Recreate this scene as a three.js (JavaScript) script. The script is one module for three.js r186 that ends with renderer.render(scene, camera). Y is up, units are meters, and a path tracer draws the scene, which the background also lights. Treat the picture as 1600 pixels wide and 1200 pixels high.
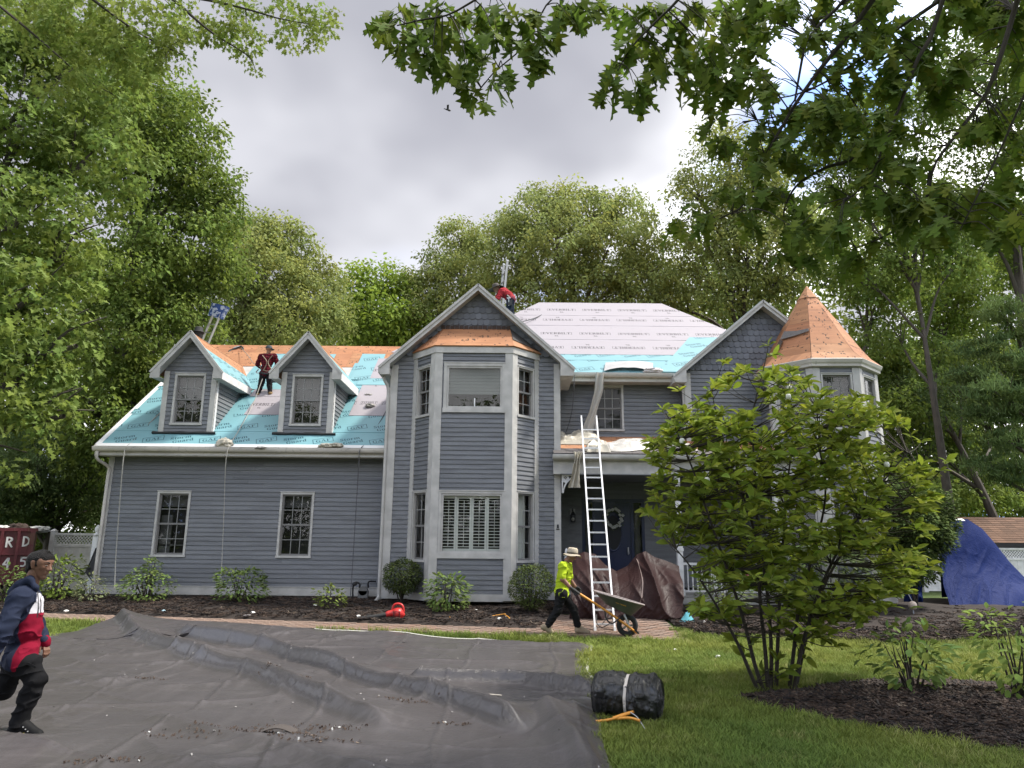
import * as THREE from 'three';
import { mergeGeometries, mergeVertices } from 'three/addons/utils/BufferGeometryUtils.js';
import { MarchingCubes } from 'three/addons/objects/MarchingCubes.js';

// ---------------------------------------------------------------- camera, sky, sun, exposure
const scene = new THREE.Scene();
const renderer = new THREE.WebGLRenderer({ antialias: true });
renderer.setSize(1024, 768);
renderer.toneMapping = THREE.LinearToneMapping;
renderer.toneMappingExposure = 2.75;
renderer.shadowMap.enabled = true;

const FPX = 1109, EYE = 1.65, PITCH = 12.6 * Math.PI / 180, ROLL = 0.5 * Math.PI / 180;
const camera = new THREE.PerspectiveCamera(2 * Math.atan(600 / FPX) * 180 / Math.PI, 4 / 3, 0.1, 400);
camera.position.set(0, EYE, 0);
camera.rotation.order = 'YXZ';
camera.rotation.set(PITCH, 0, ROLL);
scene.add(camera);

const V3 = (x, y, z) => new THREE.Vector3(x, y, z);
const SUN_DIR = V3(0.56, 0.83, -0.06).normalize();
const sun = new THREE.DirectionalLight(new THREE.Color(1, 0.95, 0.86), 2.5);
sun.position.copy(SUN_DIR).multiplyScalar(60).add(V3(0, 0, -12));
sun.target.position.set(0, 0, -12);
sun.castShadow = true;
sun.shadow.radius = 16;
sun.shadow.mapSize.set(4096, 4096);
Object.assign(sun.shadow.camera, { left: -32, right: 32, top: 30, bottom: -30, near: 1, far: 140 });
scene.add(sun, sun.target);

// ---------------------------------------------------------------- numbers
function rng(s) {
  return () => {
    s = (s + 0x6D2B79F5) | 0;
    let t = Math.imul(s ^ (s >>> 15), 1 | s);
    t = (t + Math.imul(t ^ (t >>> 7), 61 | t)) ^ t;
    return ((t ^ (t >>> 14)) >>> 0) / 4294967296;
  };
}
const R0 = rng(11);
const lerp = (a, b, t) => a + (b - a) * t, clamp = (x, a = 0, b = 1) => Math.min(b, Math.max(a, x));
const smooth = (a, b, x) => { const t = clamp((x - a) / (b - a)); return t * t * (3 - 2 * t); };
function hash3(x, y, z) {
  let h = Math.imul(x, 374761393) ^ Math.imul(y, 668265263) ^ Math.imul(z, 2147483647 ^ 1274126177);
  h = Math.imul(h ^ (h >>> 13), 1274126177);
  return ((h ^ (h >>> 16)) >>> 0) / 4294967296;
}
function vnoise(x, y, z = 0, px = 0, py = 0) {      // value noise, 0..1; px, py: lattice period
  const xi = Math.floor(x), yi = Math.floor(y), zi = Math.floor(z);
  const f = (t) => t * t * (3 - 2 * t), u = f(x - xi), v = f(y - yi), w = f(z - zi);
  const m = (a, p) => p ? ((a % p) + p) % p : a;
  const h = (i, j, k) => hash3(m(xi + i, px), m(yi + j, py), zi + k);
  return lerp(lerp(lerp(h(0, 0, 0), h(1, 0, 0), u), lerp(h(0, 1, 0), h(1, 1, 0), u), v), lerp(lerp(h(0, 0, 1), h(1, 0, 1), u), lerp(h(0, 1, 1), h(1, 1, 1), u), v), w);
}
function fbm(x, y, z = 0, oct = 4, px = 0, py = 0) {
  let s = 0, a = 0.5, n = 0;
  for (let i = 0; i < oct; i++) { s += a * vnoise(x, y, z + i * 7.3, px, py); n += a; a *= 0.5; x *= 2; y *= 2; z *= 2; px *= 2; py *= 2; }
  return s / n;
}

// the sky: a grey cloud deck, thinner and broken towards the right, with blue between
{
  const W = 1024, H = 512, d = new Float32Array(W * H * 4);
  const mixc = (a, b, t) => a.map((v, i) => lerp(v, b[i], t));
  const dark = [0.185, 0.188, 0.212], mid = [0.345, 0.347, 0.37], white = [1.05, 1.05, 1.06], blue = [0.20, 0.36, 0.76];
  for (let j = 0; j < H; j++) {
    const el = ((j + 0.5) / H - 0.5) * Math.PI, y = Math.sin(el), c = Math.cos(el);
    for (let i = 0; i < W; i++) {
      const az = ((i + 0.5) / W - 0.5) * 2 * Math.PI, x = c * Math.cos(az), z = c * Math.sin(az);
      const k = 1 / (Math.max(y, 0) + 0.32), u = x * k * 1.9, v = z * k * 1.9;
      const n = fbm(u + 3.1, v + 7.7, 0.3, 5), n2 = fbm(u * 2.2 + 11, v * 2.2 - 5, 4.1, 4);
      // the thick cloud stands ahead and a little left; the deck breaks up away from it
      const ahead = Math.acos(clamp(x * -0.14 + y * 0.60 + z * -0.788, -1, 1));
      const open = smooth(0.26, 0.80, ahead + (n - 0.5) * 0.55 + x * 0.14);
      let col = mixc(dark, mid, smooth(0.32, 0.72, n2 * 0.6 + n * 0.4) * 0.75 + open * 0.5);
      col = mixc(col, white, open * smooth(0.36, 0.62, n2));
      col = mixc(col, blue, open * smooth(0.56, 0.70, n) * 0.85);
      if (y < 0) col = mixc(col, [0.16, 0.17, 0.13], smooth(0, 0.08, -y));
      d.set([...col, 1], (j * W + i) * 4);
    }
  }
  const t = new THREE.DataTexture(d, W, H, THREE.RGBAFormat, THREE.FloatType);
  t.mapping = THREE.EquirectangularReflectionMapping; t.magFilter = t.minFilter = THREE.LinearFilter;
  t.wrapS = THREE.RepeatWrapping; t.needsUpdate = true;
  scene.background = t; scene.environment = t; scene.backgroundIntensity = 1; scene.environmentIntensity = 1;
}

// ---------------------------------------------------------------- helpers
const used = new Map(), baseOf = new WeakMap();
function numbered(n) { const k = used.get(n) || 0; used.set(n, k + 1); return k ? n + '_' + String(k).padStart(3, '0') : n; }
function tag(o, label, category, group, kind) {
  if (label) o.userData.label = label;
  if (category) o.userData.category = category;
  if (group) o.userData.group = group;
  if (kind) o.userData.kind = kind;
  return o;
}
function thing(name, label, category, base = [0, 0, 0], group) {
  const o = new THREE.Group();
  o.name = numbered(name); o.position.set(...base); baseOf.set(o, V3(...base)); scene.add(o);
  return tag(o, label, category, group);
}
const flat = (g) => {
  const h = g.index ? g.toNonIndexed() : g;
  for (const k of Object.keys(h.attributes)) if (!['position', 'normal', 'uv', 'color'].includes(k)) h.deleteAttribute(k);
  if (!h.attributes.normal) h.computeVertexNormals();
  if (!h.attributes.uv) h.setAttribute('uv', new THREE.BufferAttribute(new Float32Array(h.attributes.position.count * 2), 2));
  return h;
};
function merge(gs) {
  gs = (Array.isArray(gs) ? gs : [gs]).map(flat);
  if (gs.some((g) => !g.attributes.color)) gs.forEach((g) => g.deleteAttribute('color'));
  return gs.length === 1 ? gs[0] : mergeGeometries(gs);
}
function planar(g) {                                  // uv in metres from the way each face points
  const p = g.attributes.position, n = g.attributes.normal, uv = g.attributes.uv;
  for (let i = 0; i < p.count; i++) {
    const ax = Math.abs(n.getX(i)), ay = Math.abs(n.getY(i)), az = Math.abs(n.getZ(i));
    if (az >= ax && az >= ay) uv.setXY(i, p.getX(i), p.getY(i));
    else if (ax >= ay) uv.setXY(i, p.getZ(i), p.getY(i));
    else uv.setXY(i, p.getX(i), p.getZ(i));
  }
  return g;
}
// world-space geometry becomes one mesh under parent (or the scene)
function part(parent, name, gs, mat, { label, kind, uv, category, group } = {}) {
  let g = merge(gs);
  if (!uv) planar(g);
  const b = parent && baseOf.get(parent);
  if (b) { g = g.clone(); g.translate(-b.x, -b.y, -b.z); }
  const m = new THREE.Mesh(g, mat);
  m.name = parent ? name : numbered(name); m.castShadow = m.receiveShadow = true;
  (parent || scene).add(m);
  if (b) baseOf.set(m, b);
  return tag(m, label, category, group, kind);
}
// one shared geometry set at a place in the world, under parent
function placed(parent, name, g, mat, pos, rotY = 0, scl = [1, 1, 1], quat) {
  const m = new THREE.Mesh(g, mat), b = baseOf.get(parent);
  m.name = name; m.position.set(...pos).sub(b); m.scale.set(...scl);
  if (quat) m.quaternion.copy(quat); else m.rotation.y = rotY;
  m.castShadow = m.receiveShadow = true; parent.add(m);
  return m;
}
function copies(parent, name, g, mat, list, { label, kind, category, group, colors } = {}) {   // list of world Matrix4
  const m = new THREE.InstancedMesh(g, mat, list.length), b = parent && baseOf.get(parent), q = new THREE.Matrix4();
  if (b) q.makeTranslation(-b.x, -b.y, -b.z);
  list.forEach((x, i) => m.setMatrixAt(i, b ? q.clone().multiply(x) : x));
  if (colors) colors.forEach((c, i) => m.setColorAt(i, c));
  m.name = parent ? name : numbered(name); m.castShadow = m.receiveShadow = true;
  (parent || scene).add(m);
  return tag(m, label, category, group, kind);
}
function box(x0, x1, y0, y1, z0, z1) {
  const g = new THREE.BoxGeometry(Math.abs(x1 - x0), Math.abs(y1 - y0), Math.abs(z1 - z0));
  return g.translate((x0 + x1) / 2, (y0 + y1) / 2, (z0 + z1) / 2);
}
function bar(a, b, w, h, up = V3(0, 1, 0)) {           // a box from a to b, w wide, h high
  const d = b.clone().sub(a), L = d.length(); d.normalize();
  let x = up.clone().cross(d); if (x.lengthSq() < 1e-8) x = V3(1, 0, 0).cross(d); x.normalize();
  const y = d.clone().cross(x), g = new THREE.BoxGeometry(w, h, L);
  g.applyMatrix4(new THREE.Matrix4().makeBasis(x, y, d).setPosition(a.clone().add(b).multiplyScalar(0.5)));
  return g;
}
function tube(pts, r, seg = 8, r1 = r, radial = 7) {   // a tapered tube through points
  const c = new THREE.CatmullRomCurve3(pts.map((p) => p.isVector3 ? p : V3(...p)), false, 'centripetal');
  const g = new THREE.TubeGeometry(c, Math.max(seg, 1), 1, radial, false), p = g.attributes.position, ring = radial + 1;
  for (let i = 0; i <= Math.max(seg, 1); i++) {
    const t = i / Math.max(seg, 1), o = c.getPointAt(t), rr = lerp(r, r1, t);
    for (let k = 0; k < ring; k++) { const n = i * ring + k; p.setXYZ(n, o.x + (p.getX(n) - o.x) * rr, o.y + (p.getY(n) - o.y) * rr, o.z + (p.getZ(n) - o.z) * rr); }
  }
  g.computeVertexNormals();
  return g;
}
function cyl(a, b, r0, r1 = r0, n = 12, open = false) {
  const d = b.clone().sub(a), g = new THREE.CylinderGeometry(r1, r0, d.length(), n, 1, open);
  g.applyQuaternion(new THREE.Quaternion().setFromUnitVectors(V3(0, 1, 0), d.clone().normalize()));
  return g.translate((a.x + b.x) / 2, (a.y + b.y) / 2, (a.z + b.z) / 2);
}
function ball(x, y, z, r, n = 10, sy = 1, sx = 1, sz = 1) { return new THREE.SphereGeometry(r, n * 1.5 | 0, n).scale(sx, sy, sz).translate(x, y, z); }
function poly(tris) {                                  // list of [a, b, c] points
  const g = new THREE.BufferGeometry(), a = [];
  for (const t of tris) for (const p of t) a.push(...(p.isVector3 ? p.toArray() : p));
  g.setAttribute('position', new THREE.Float32BufferAttribute(a, 3)); g.computeVertexNormals();
  return g;
}
function slab(pts, th) {                               // a convex planar polygon (counter-clockwise seen from outside) with thickness behind it
  const P = pts.map((p) => p.isVector3 ? p : V3(...p)), n = P[1].clone().sub(P[0]).cross(P[2].clone().sub(P[0])).normalize();
  const Q = P.map((p) => p.clone().addScaledVector(n, -th)), t = [];
  for (let i = 1; i < P.length - 1; i++) { t.push([P[0], P[i], P[i + 1]], [Q[0], Q[i + 1], Q[i]]); }
  for (let i = 0; i < P.length; i++) { const j = (i + 1) % P.length; t.push([P[i], Q[i], Q[j]], [P[i], Q[j], P[j]]); }
  return poly(t);
}
function prism(shape, depth, bevel = 0) {
  return new THREE.ExtrudeGeometry(shape, { depth, bevelEnabled: bevel > 0, bevelSize: bevel, bevelThickness: bevel, bevelSegments: 1, curveSegments: 10 });
}
function grid(nu, nv, f) {                             // a surface f(u, v) -> [x, y, z], u and v in 0..1
  const g = new THREE.PlaneGeometry(1, 1, nu, nv), p = g.attributes.position, uv = g.attributes.uv;
  for (let i = 0; i < p.count; i++) { const q = f(uv.getX(i), uv.getY(i)); p.setXYZ(i, q[0], q[1], q[2]); }
  g.computeVertexNormals();
  return g;
}

// ---------------------------------------------------------------- textures and materials
function tex(w, h, f, srgb = true, rep = 1) {
  const d = new Uint8Array(w * h * 4);
  for (let y = 0; y < h; y++) for (let x = 0; x < w; x++) {
    const c = f(x / w, y / h), o = (y * w + x) * 4;
    for (let k = 0; k < 3; k++) d[o + k] = clamp(Array.isArray(c) ? c[k] : c) * 255;
    d[o + 3] = 255;
  }
  const t = new THREE.DataTexture(d, w, h);
  t.wrapS = t.wrapT = THREE.RepeatWrapping; t.magFilter = t.minFilter = THREE.LinearFilter;
  if (srgb) t.colorSpace = THREE.SRGBColorSpace;
  t.repeat.set(rep, rep); t.needsUpdate = true;
  return t;
}
const again = (t, rx, ry = rx, ox = 0, oy = 0) => { const c = t.clone(); c.repeat.set(rx, ry); c.offset.set(ox, oy); c.needsUpdate = true; return c; };
const S = (c) => c <= 0.0031308 ? c * 12.92 : 1.055 * Math.pow(c, 1 / 2.4) - 0.055;
const col = (r, g, b) => new THREE.Color().setRGB(r, g, b);
const mat = (c, rough = 0.7, o = {}) => new THREE.MeshStandardMaterial({ color: Array.isArray(c) ? col(...c) : c, roughness: rough, side: THREE.DoubleSide, ...o });
const phys = (c, rough = 0.7, o = {}) => new THREE.MeshPhysicalMaterial({ color: Array.isArray(c) ? col(...c) : c, roughness: rough, side: THREE.DoubleSide, ...o });

const grainT = tex(256, 256, (u, v) => { const n = fbm(u * 8, v * 8, 1, 5, 8, 8); return 0.80 + 0.20 * n; });           // faint patchiness, multiplies a colour
const roughT = tex(256, 256, (u, v) => fbm(u * 16, v * 16, 2, 4, 16, 16), false);
const stainT = tex(512, 512, (u, v) => { const n = fbm(u * 4, v * 10, 3, 5, 4, 10), s = fbm(u * 60, v * 60, 9, 2, 60, 60); return 0.90 + 0.10 * smooth(0.3, 0.6, n) - 0.10 * smooth(0.74, 0.8, s); });
const M = {};
M.trim = mat([0.53, 0.515, 0.49], 0.55, { map: again(grainT, 0.9) });
M.trimWhite = mat([0.78, 0.77, 0.76], 0.5, { map: again(grainT, 1.3) });
M.gutter = mat([0.55, 0.515, 0.47], 0.45, { map: again(stainT, 0.4) });
M.siding = [1, 0.93, 1.06, 0.97].map((k, i) => mat([0.142 * k, 0.148 * k, 0.160 * k], 0.5, { map: again(stainT, 0.6, 2.1, i * 0.23, i * 0.31), bumpMap: again(roughT, 1.5, 9), bumpScale: 0.002 }));
M.sheath = mat([0.10, 0.10, 0.11], 0.9);
M.shingle = [1, 0.86, 1.14].map((k) => mat([0.135 * k, 0.143 * k, 0.165 * k], 0.75, { map: again(stainT, 1.7), bumpMap: again(roughT, 3, 14), bumpScale: 0.003 }));
M.concrete = mat([0.30, 0.29, 0.27], 0.9, { map: again(stainT, 0.8), bumpMap: again(roughT, 3), bumpScale: 0.006 });
M.sash = mat([0.16, 0.155, 0.15], 0.5);
M.sashLight = mat([0.30, 0.30, 0.29], 0.5);
M.muntin = mat([0.22, 0.22, 0.215], 0.6);
M.dark = mat([0.02, 0.02, 0.022], 0.8);
M.pane = phys([1, 1, 1], 0.02, { transmission: 1, thickness: 0, ior: 1.5 });
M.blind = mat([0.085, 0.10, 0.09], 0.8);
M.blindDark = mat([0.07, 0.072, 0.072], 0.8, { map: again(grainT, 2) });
M.shutter = mat([0.40, 0.42, 0.38], 0.55);
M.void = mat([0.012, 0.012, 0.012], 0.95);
M.screen = mat([0.05, 0.05, 0.05], 0.8);
M.alu = mat([0.62, 0.62, 0.63], 0.38, { metalness: 0.75 });
M.aluDull = mat([0.42, 0.42, 0.43], 0.5, { metalness: 0.6 });
M.white = mat([0.78, 0.78, 0.79], 0.45);
M.tarPaper = mat([0.055, 0.05, 0.048], 0.85, { map: again(grainT, 2), bumpMap: again(roughT, 5), bumpScale: 0.006 });
M.tornShingle = mat([0.075, 0.05, 0.042], 0.95, { map: again(grainT, 4), bumpMap: again(roughT, 8), bumpScale: 0.01 });
M.oldShingle = mat([0.16, 0.145, 0.14], 0.95, { map: again(grainT, 5), bumpMap: again(roughT, 9), bumpScale: 0.006 });
M.black = mat([0.012, 0.012, 0.013], 0.55);
M.blackRubber = mat([0.02, 0.02, 0.02], 0.8);
M.rope = mat([0.30, 0.29, 0.26], 0.9);
M.ropeDark = mat([0.08, 0.08, 0.085], 0.9);

// sheathing plywood: streaked orange veneer with knots, nail heads and stains
const plyT = tex(512, 512, (u, v) => {
  const g = fbm(u * 3 + fbm(u * 4, v * 4, 5, 3, 4, 4) * 0.4, v * 40, 2, 4, 3, 40), b = fbm(u * 4, v * 4, 8, 4, 4, 4), s = fbm(u * 34, v * 34, 3, 2, 34, 34);
  let r = [S(0.42), S(0.205), S(0.098)], k = 0.80 + 0.22 * g + 0.24 * (b - 0.5);
  if (s > 0.765) k *= 0.42;
  return [r[0] * k, r[1] * k * (0.95 + 0.1 * b), r[2] * k * (0.9 + 0.2 * b)];
});
M.ply = [0, 1, 2, 3].map((i) => mat([1, 0.97 - 0.03 * i, 0.95 - 0.03 * i].map((x) => x * (0.94 + 0.05 * (i % 3))), 0.8, { map: again(plyT, 0.5, 0.5, i * 0.29, i * 0.41), bumpMap: again(roughT, 1, 8), bumpScale: 0.003 }));

// printed underlayment, drawn on canvases: a pale felt and a blue-green membrane
function canvasTex(w, h, draw) {
  const c = document.createElement('canvas'); c.width = w; c.height = h;
  draw(c.getContext('2d'), w, h);
  const t = new THREE.CanvasTexture(c); t.colorSpace = THREE.SRGBColorSpace; t.wrapS = t.wrapT = THREE.RepeatWrapping;
  return t;
}
const speck = (g, w, h, n, seed, cs) => { const r = rng(seed); for (let i = 0; i < n; i++) { g.fillStyle = cs[i % cs.length]; g.fillRect(r() * w, r() * h, 1 + r() * 3, 1 + r() * 2); } };
function blotch(g, w, h, n, seed, a) {                 // uneven dirt, with outlines of its own
  const r = rng(seed);
  for (let i = 0; i < n; i++) { g.strokeStyle = `rgba(90,80,90,${a * r()})`; g.lineWidth = 1 + r() * 2; g.beginPath(); let x = r() * w, y = r() * h; g.moveTo(x, y); for (let k = 0; k < 4; k++) { x += (r() - 0.5) * 60; y += (r() - 0.5) * 14; g.lineTo(x, y); } g.stroke(); }
}
const feltT = canvasTex(1024, 512, (g, w, h) => {       // 2.0 m by 1.0 m
  g.fillStyle = 'rgb(212,205,210)'; g.fillRect(0, 0, w, h);
  blotch(g, w, h, 90, 5, 0.32); speck(g, w, h, 1400, 6, ['rgba(120,110,120,.4)', 'rgba(240,235,240,.5)']);
  g.fillStyle = 'rgb(66,58,66)'; g.textAlign = 'center'; g.textBaseline = 'middle';
  for (const x of [256, 768]) {
    g.font = 'bold 96px serif'; g.fillText('EVERBILT', x, 236, 370);
    g.fillRect(x - 205, 200, 5, 76); g.fillRect(x - 205, 200, 22, 5); g.fillRect(x - 205, 271, 22, 5);
    g.fillRect(x + 200, 200, 5, 76); g.fillRect(x + 183, 200, 22, 5); g.fillRect(x + 183, 271, 22, 5);
    g.font = 'bold 52px sans-serif'; g.fillText('5L', x, 330, 60);
  }
});
const membraneT = canvasTex(1024, 1024, (g, w, h) => {   // 1.9 m by 1.9 m
  g.fillStyle = 'rgb(134,186,197)'; g.fillRect(0, 0, w, h);
  blotch(g, w, h, 90, 15, 0.25); speck(g, w, h, 1500, 16, ['rgba(40,110,125,.4)', 'rgba(170,225,230,.4)']);
  g.textAlign = 'center'; g.textBaseline = 'middle';
  for (let j = 0; j < 4; j++) for (let i = -1; i < 5; i++) {
    g.save(); g.translate(i * 256 + (j % 2 ? 128 : 0) + 60, j * 256 + 110); g.rotate(-0.32);
    g.fillStyle = 'rgb(34,84,98)'; g.strokeStyle = 'rgb(34,84,98)'; g.lineWidth = 6;
    if ((i + j) & 1) { g.font = 'bold 64px serif'; g.fillText('Storm', -8, -32, 180); g.fillText('Guard', 12, 30, 180); }
    else { g.strokeRect(-88, -36, 176, 74); g.font = 'bold 62px serif'; g.fillText('GAF', 0, 3, 150); }
    g.restore();
  }
});
// ---------------------------------------------------------------- ground, walk, beds
const gh = (x, z) => 0.32 * clamp((-z - 12.3) / 4.1);
const onG = (x, z, up = 0) => V3(x, gh(x, z) + up, z);
const lawnT = tex(512, 512, (u, v) => {
  const n = fbm(u * 6, v * 6, 1, 4, 6, 6), f = fbm(u * 90, v * 90, 4, 3, 90, 90), k = 0.62 + 0.5 * n + 0.5 * (f - 0.5);
  return [S(0.060 * k + 0.02 * n * n), S(0.105 * k), S(0.014 * k)];
});
M.lawn = mat([1, 1, 1], 0.95, { map: again(lawnT, 0.5), bumpMap: again(roughT, 6), bumpScale: 0.02 });
{
  const s = (t) => Math.sign(t) * Math.pow(Math.abs(t), 2.2);
  const g = grid(150, 150, (u, v) => { const x = s(u * 2 - 1) * 170, z = -12 - s(v * 2 - 1) * 170; return [x, gh(x, z) - 0.004, z]; });
  part(null, 'lawn', g, M.lawn, { kind: 'structure', label: 'mown green lawn in front of the house' });
}
const walkF = (x) => 13.1 - 0.114 * (x + 0.0) + (x < -9 ? 0 : 0);      // distance of the walk's front edge
const walkB = (x) => walkF(x) + (x < 0.5 ? 0.62 : x > 0.9 ? 2.1 - Math.max(0, x - 2.6) * 0.9 : lerp(0.62, 2.1, (x - 0.5) / 0.4));
{
  const brick = tex(256, 256, (u, v) => { const n = fbm(u * 6, v * 6, 2, 4, 6, 6), f = fbm(u * 50, v * 50, 7, 2, 50, 50); const k = 0.75 + 0.3 * n + 0.35 * (f - 0.5); return [S(0.25 * k), S(0.175 * k), S(0.135 * k)]; });
  M.brick = [[1, 1, 1], [0.85, 0.83, 0.82], [1.1, 1.0, 0.95], [1.0, 0.92, 0.86], [0.93, 0.97, 1.0]].map((c, i) => mat(c, 0.9, { map: again(brick, 1.7, 1.7, i * 0.3, i * 0.2), bumpMap: again(roughT, 4), bumpScale: 0.004 }));
  const bed = mat([0.17, 0.145, 0.115], 0.95, { map: again(grainT, 3), bumpMap: again(roughT, 8), bumpScale: 0.01 });
  const walk = part(null, 'walk', grid(90, 8, (u, v) => { const x = lerp(-16, 3.05, u), z = -lerp(walkF(x), walkB(x), v); return [x, gh(x, z) + 0.006, z]; }), bed, { kind: 'structure', label: 'narrow walk of small reddish pavers along the planting bed' });
  baseOf.set(walk, V3(0, 0, 0));
  const gs = [0, 1, 2].map((k) => { const s = new THREE.Shape(); const a = 0.098, b = 0.048, c = 0.006 + k * 0.002; s.moveTo(-a + c, -b); s.lineTo(a - c, -b); s.lineTo(a, -b + c); s.lineTo(a, b - c); s.lineTo(a - c, b); s.lineTo(-a + c, b); s.lineTo(-a, b - c); s.lineTo(-a, -b + c); return planar(flat(prism(s, 0.03, 0.003).rotateX(-Math.PI / 2))); });
  const list = [], r = rng(3), rot = Math.atan(0.114);
  for (let j = 0; j < 22; j++) for (let i = 0; i < 96; i++) {
    const x = -15.9 + i * 0.2035 + (j % 2) * 0.1, t = 0.052 + j * 0.1;
    if (x > 2.95 || t > walkB(x) - walkF(x) - 0.04) continue;
    list.push({ x, z: -(walkF(x) + t), k: r(), y: (r() - 0.5) * 0.006, a: (r() - 0.5) * 0.03 });
  }
  list.sort((a, b) => Math.hypot(a.x, a.z) - Math.hypot(b.x, b.z));
  const rest = [];
  list.forEach((p, n) => {
    const g = gs[n % 3], y = gh(p.x, p.z) - 0.012 + p.y;
    if (n < 300) { const m = placed(walk, 'paver', g, M.brick[p.k * 5 | 0], [p.x, y, p.z], rot + p.a); m.rotation.x = 0; }
    else rest.push(g.clone().rotateY(rot + p.a).translate(p.x, y, p.z));
  });
  part(walk, 'pavers', rest, M.brick[0], { kind: 'stuff' });
}
const mulchT = tex(512, 512, (u, v) => {
  const n = fbm(u * 5, v * 5, 1, 3, 5, 5), f = fbm(u * 70, v * 40, 3, 3, 70, 40), k = 0.30 + 0.28 * n + 0.8 * (f - 0.4);
  const w = smooth(0.74, 0.80, fbm(u * 50, v * 50, 8, 2, 50, 50)) * 0.5;
  return [S(clamp(0.035 * k, 0.004) + 0.10 * w), S(clamp(0.022 * k, 0.003) + 0.075 * w), S(clamp(0.016 * k, 0.002) + 0.055 * w)];
});
M.mulch = mat([1, 1, 1], 0.95, { map: again(mulchT, 0.8), bumpMap: again(mulchT, 1.6), bumpScale: 0.03 });
const chipG = merge([0, 1, 2, 3, 4, 5, 6].map((i) => { const r = rng(40 + i); return new THREE.BoxGeometry(0.03 + r() * 0.045, 0.005 + r() * 0.006, 0.008 + r() * 0.014).rotateY(r() * 6).rotateX((r() - 0.5) * 0.9).rotateZ((r() - 0.5) * 0.9).translate((r() - 0.5) * 0.12, r() * 0.012, (r() - 0.5) * 0.12); }));
M.chip = mat([1, 1, 1], 0.9);
function chips(name, spots, label) {
  const r = rng(spots.length), cs = [[0.034, 0.020, 0.013], [0.019, 0.012, 0.009], [0.058, 0.036, 0.024], [0.010, 0.007, 0.006], [0.09, 0.068, 0.05]];
  copies(null, name, chipG, M.chip, spots.map((p) => new THREE.Matrix4().compose(p, new THREE.Quaternion().setFromEuler(new THREE.Euler((r() - 0.5) * 0.4, r() * 6.3, (r() - 0.5) * 0.4)), V3(1, 1, 1).multiplyScalar(0.7 + r() * 0.6))), { kind: 'stuff', label, category: 'mulch', colors: spots.map(() => { const t = r(); return col(...cs[t < 0.4 ? 0 : t < 0.68 ? 1 : t < 0.84 ? 2 : t < 0.97 ? 3 : 4]); }) });
}
const mound = (x, z) => 0.05 * fbm(x * 1.3 + 9, z * 1.3, 2, 3);
const bedEdge = [[3.1, 13.9], [3.4, 13.25], [4.9, 13.0], [6.5, 12.55], [8.1, 12.95], [10.2, 13.45], [15, 13.9]];
const rightF = (x) => { for (let i = 1; i < bedEdge.length; i++) if (x <= bedEdge[i][0]) { const [a, b] = bedEdge[i - 1], [c, d] = bedEdge[i]; return lerp(b, d, (x - a) / (c - a)); } return 13.9; };
{
  const f = (x) => x < 0.6 ? walkB(x) + 0.02 : lerp(walkB(0.6), 15.2, clamp((x - 0.6) / 0.3));
  part(null, 'planting_bed', grid(120, 14, (u, v) => { const x = lerp(-13, 1.4, u), z = -lerp(f(x), 17.4, v), e = Math.min(1, v * 6); return [x, gh(x, z) + 0.01 + e * (0.03 + mound(x, z)), z]; }), M.mulch, { kind: 'structure', label: 'bed of dark brown mulch between the walk and the grey siding' });
  part(null, 'planting_bed', grid(100, 14, (u, v) => { const x = lerp(3.1, 15, u), z = -lerp(rightF(x), 18.5, v), e = Math.min(1, v * 6); return [x, gh(x, z) + 0.01 + e * (0.03 + mound(x, z)), z]; }), M.mulch, { kind: 'structure', label: 'bed of dark mulch in front of the porch and the blue tarp' });
  const r = rng(8), sp = [];
  for (let i = 0; i < 5200; i++) { const right = r() < 0.42, x = right ? lerp(3.15, 13, r()) : lerp(-11.5, 1.2, r()), d = right ? lerp(rightF(x), rightF(x) + 3, r() * r()) : lerp(f(x), 17, r()); sp.push(V3(x, gh(x, -d) + 0.045 + mound(x, -d), -d)); }
  chips('mulch_chips', sp, 'brown wood chips strewn over the beds along the house');
}
// the island bed on the right
const island = [[2.42, 8.2], [2.55, 8.45], [3.1, 8.62], [3.75, 9.05], [4.4, 9.4], [5.15, 9.42], [6.3, 9.2], [8.4, 8.9], [10, 8.3], [10, 6.6], [7.4, 5.75], [5.6, 5.85], [4.26, 6.18], [3.63, 6.68], [3.08, 7.27], [2.6, 7.9]];
const inIsland = (x, z) => { let c = false; for (let i = 0, j = island.length - 1; i < island.length; j = i++) { const [xi, zi] = island[i], [xj, zj] = island[j]; if ((zi > -z) !== (zj > -z) && x < (xj - xi) * (-z - zi) / (zj - zi) + xi) c = !c; } return c; };
const islandH = (x, z) => { let d = 9; for (let i = 0, j = island.length - 1; i < island.length; j = i++) { const [ax, az] = island[j], [bx, bz] = island[i], t = clamp(((x - ax) * (bx - ax) + (-z - az) * (bz - az)) / ((bx - ax) ** 2 + (bz - az) ** 2)); d = Math.min(d, Math.hypot(x - lerp(ax, bx, t), -z - lerp(az, bz, t))); } return 0.004 + 0.13 * smooth(0, 1.3, d) + Math.min(1, d * 5) * 0.04 * fbm(x * 3, z * 3, 4, 3); };
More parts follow.
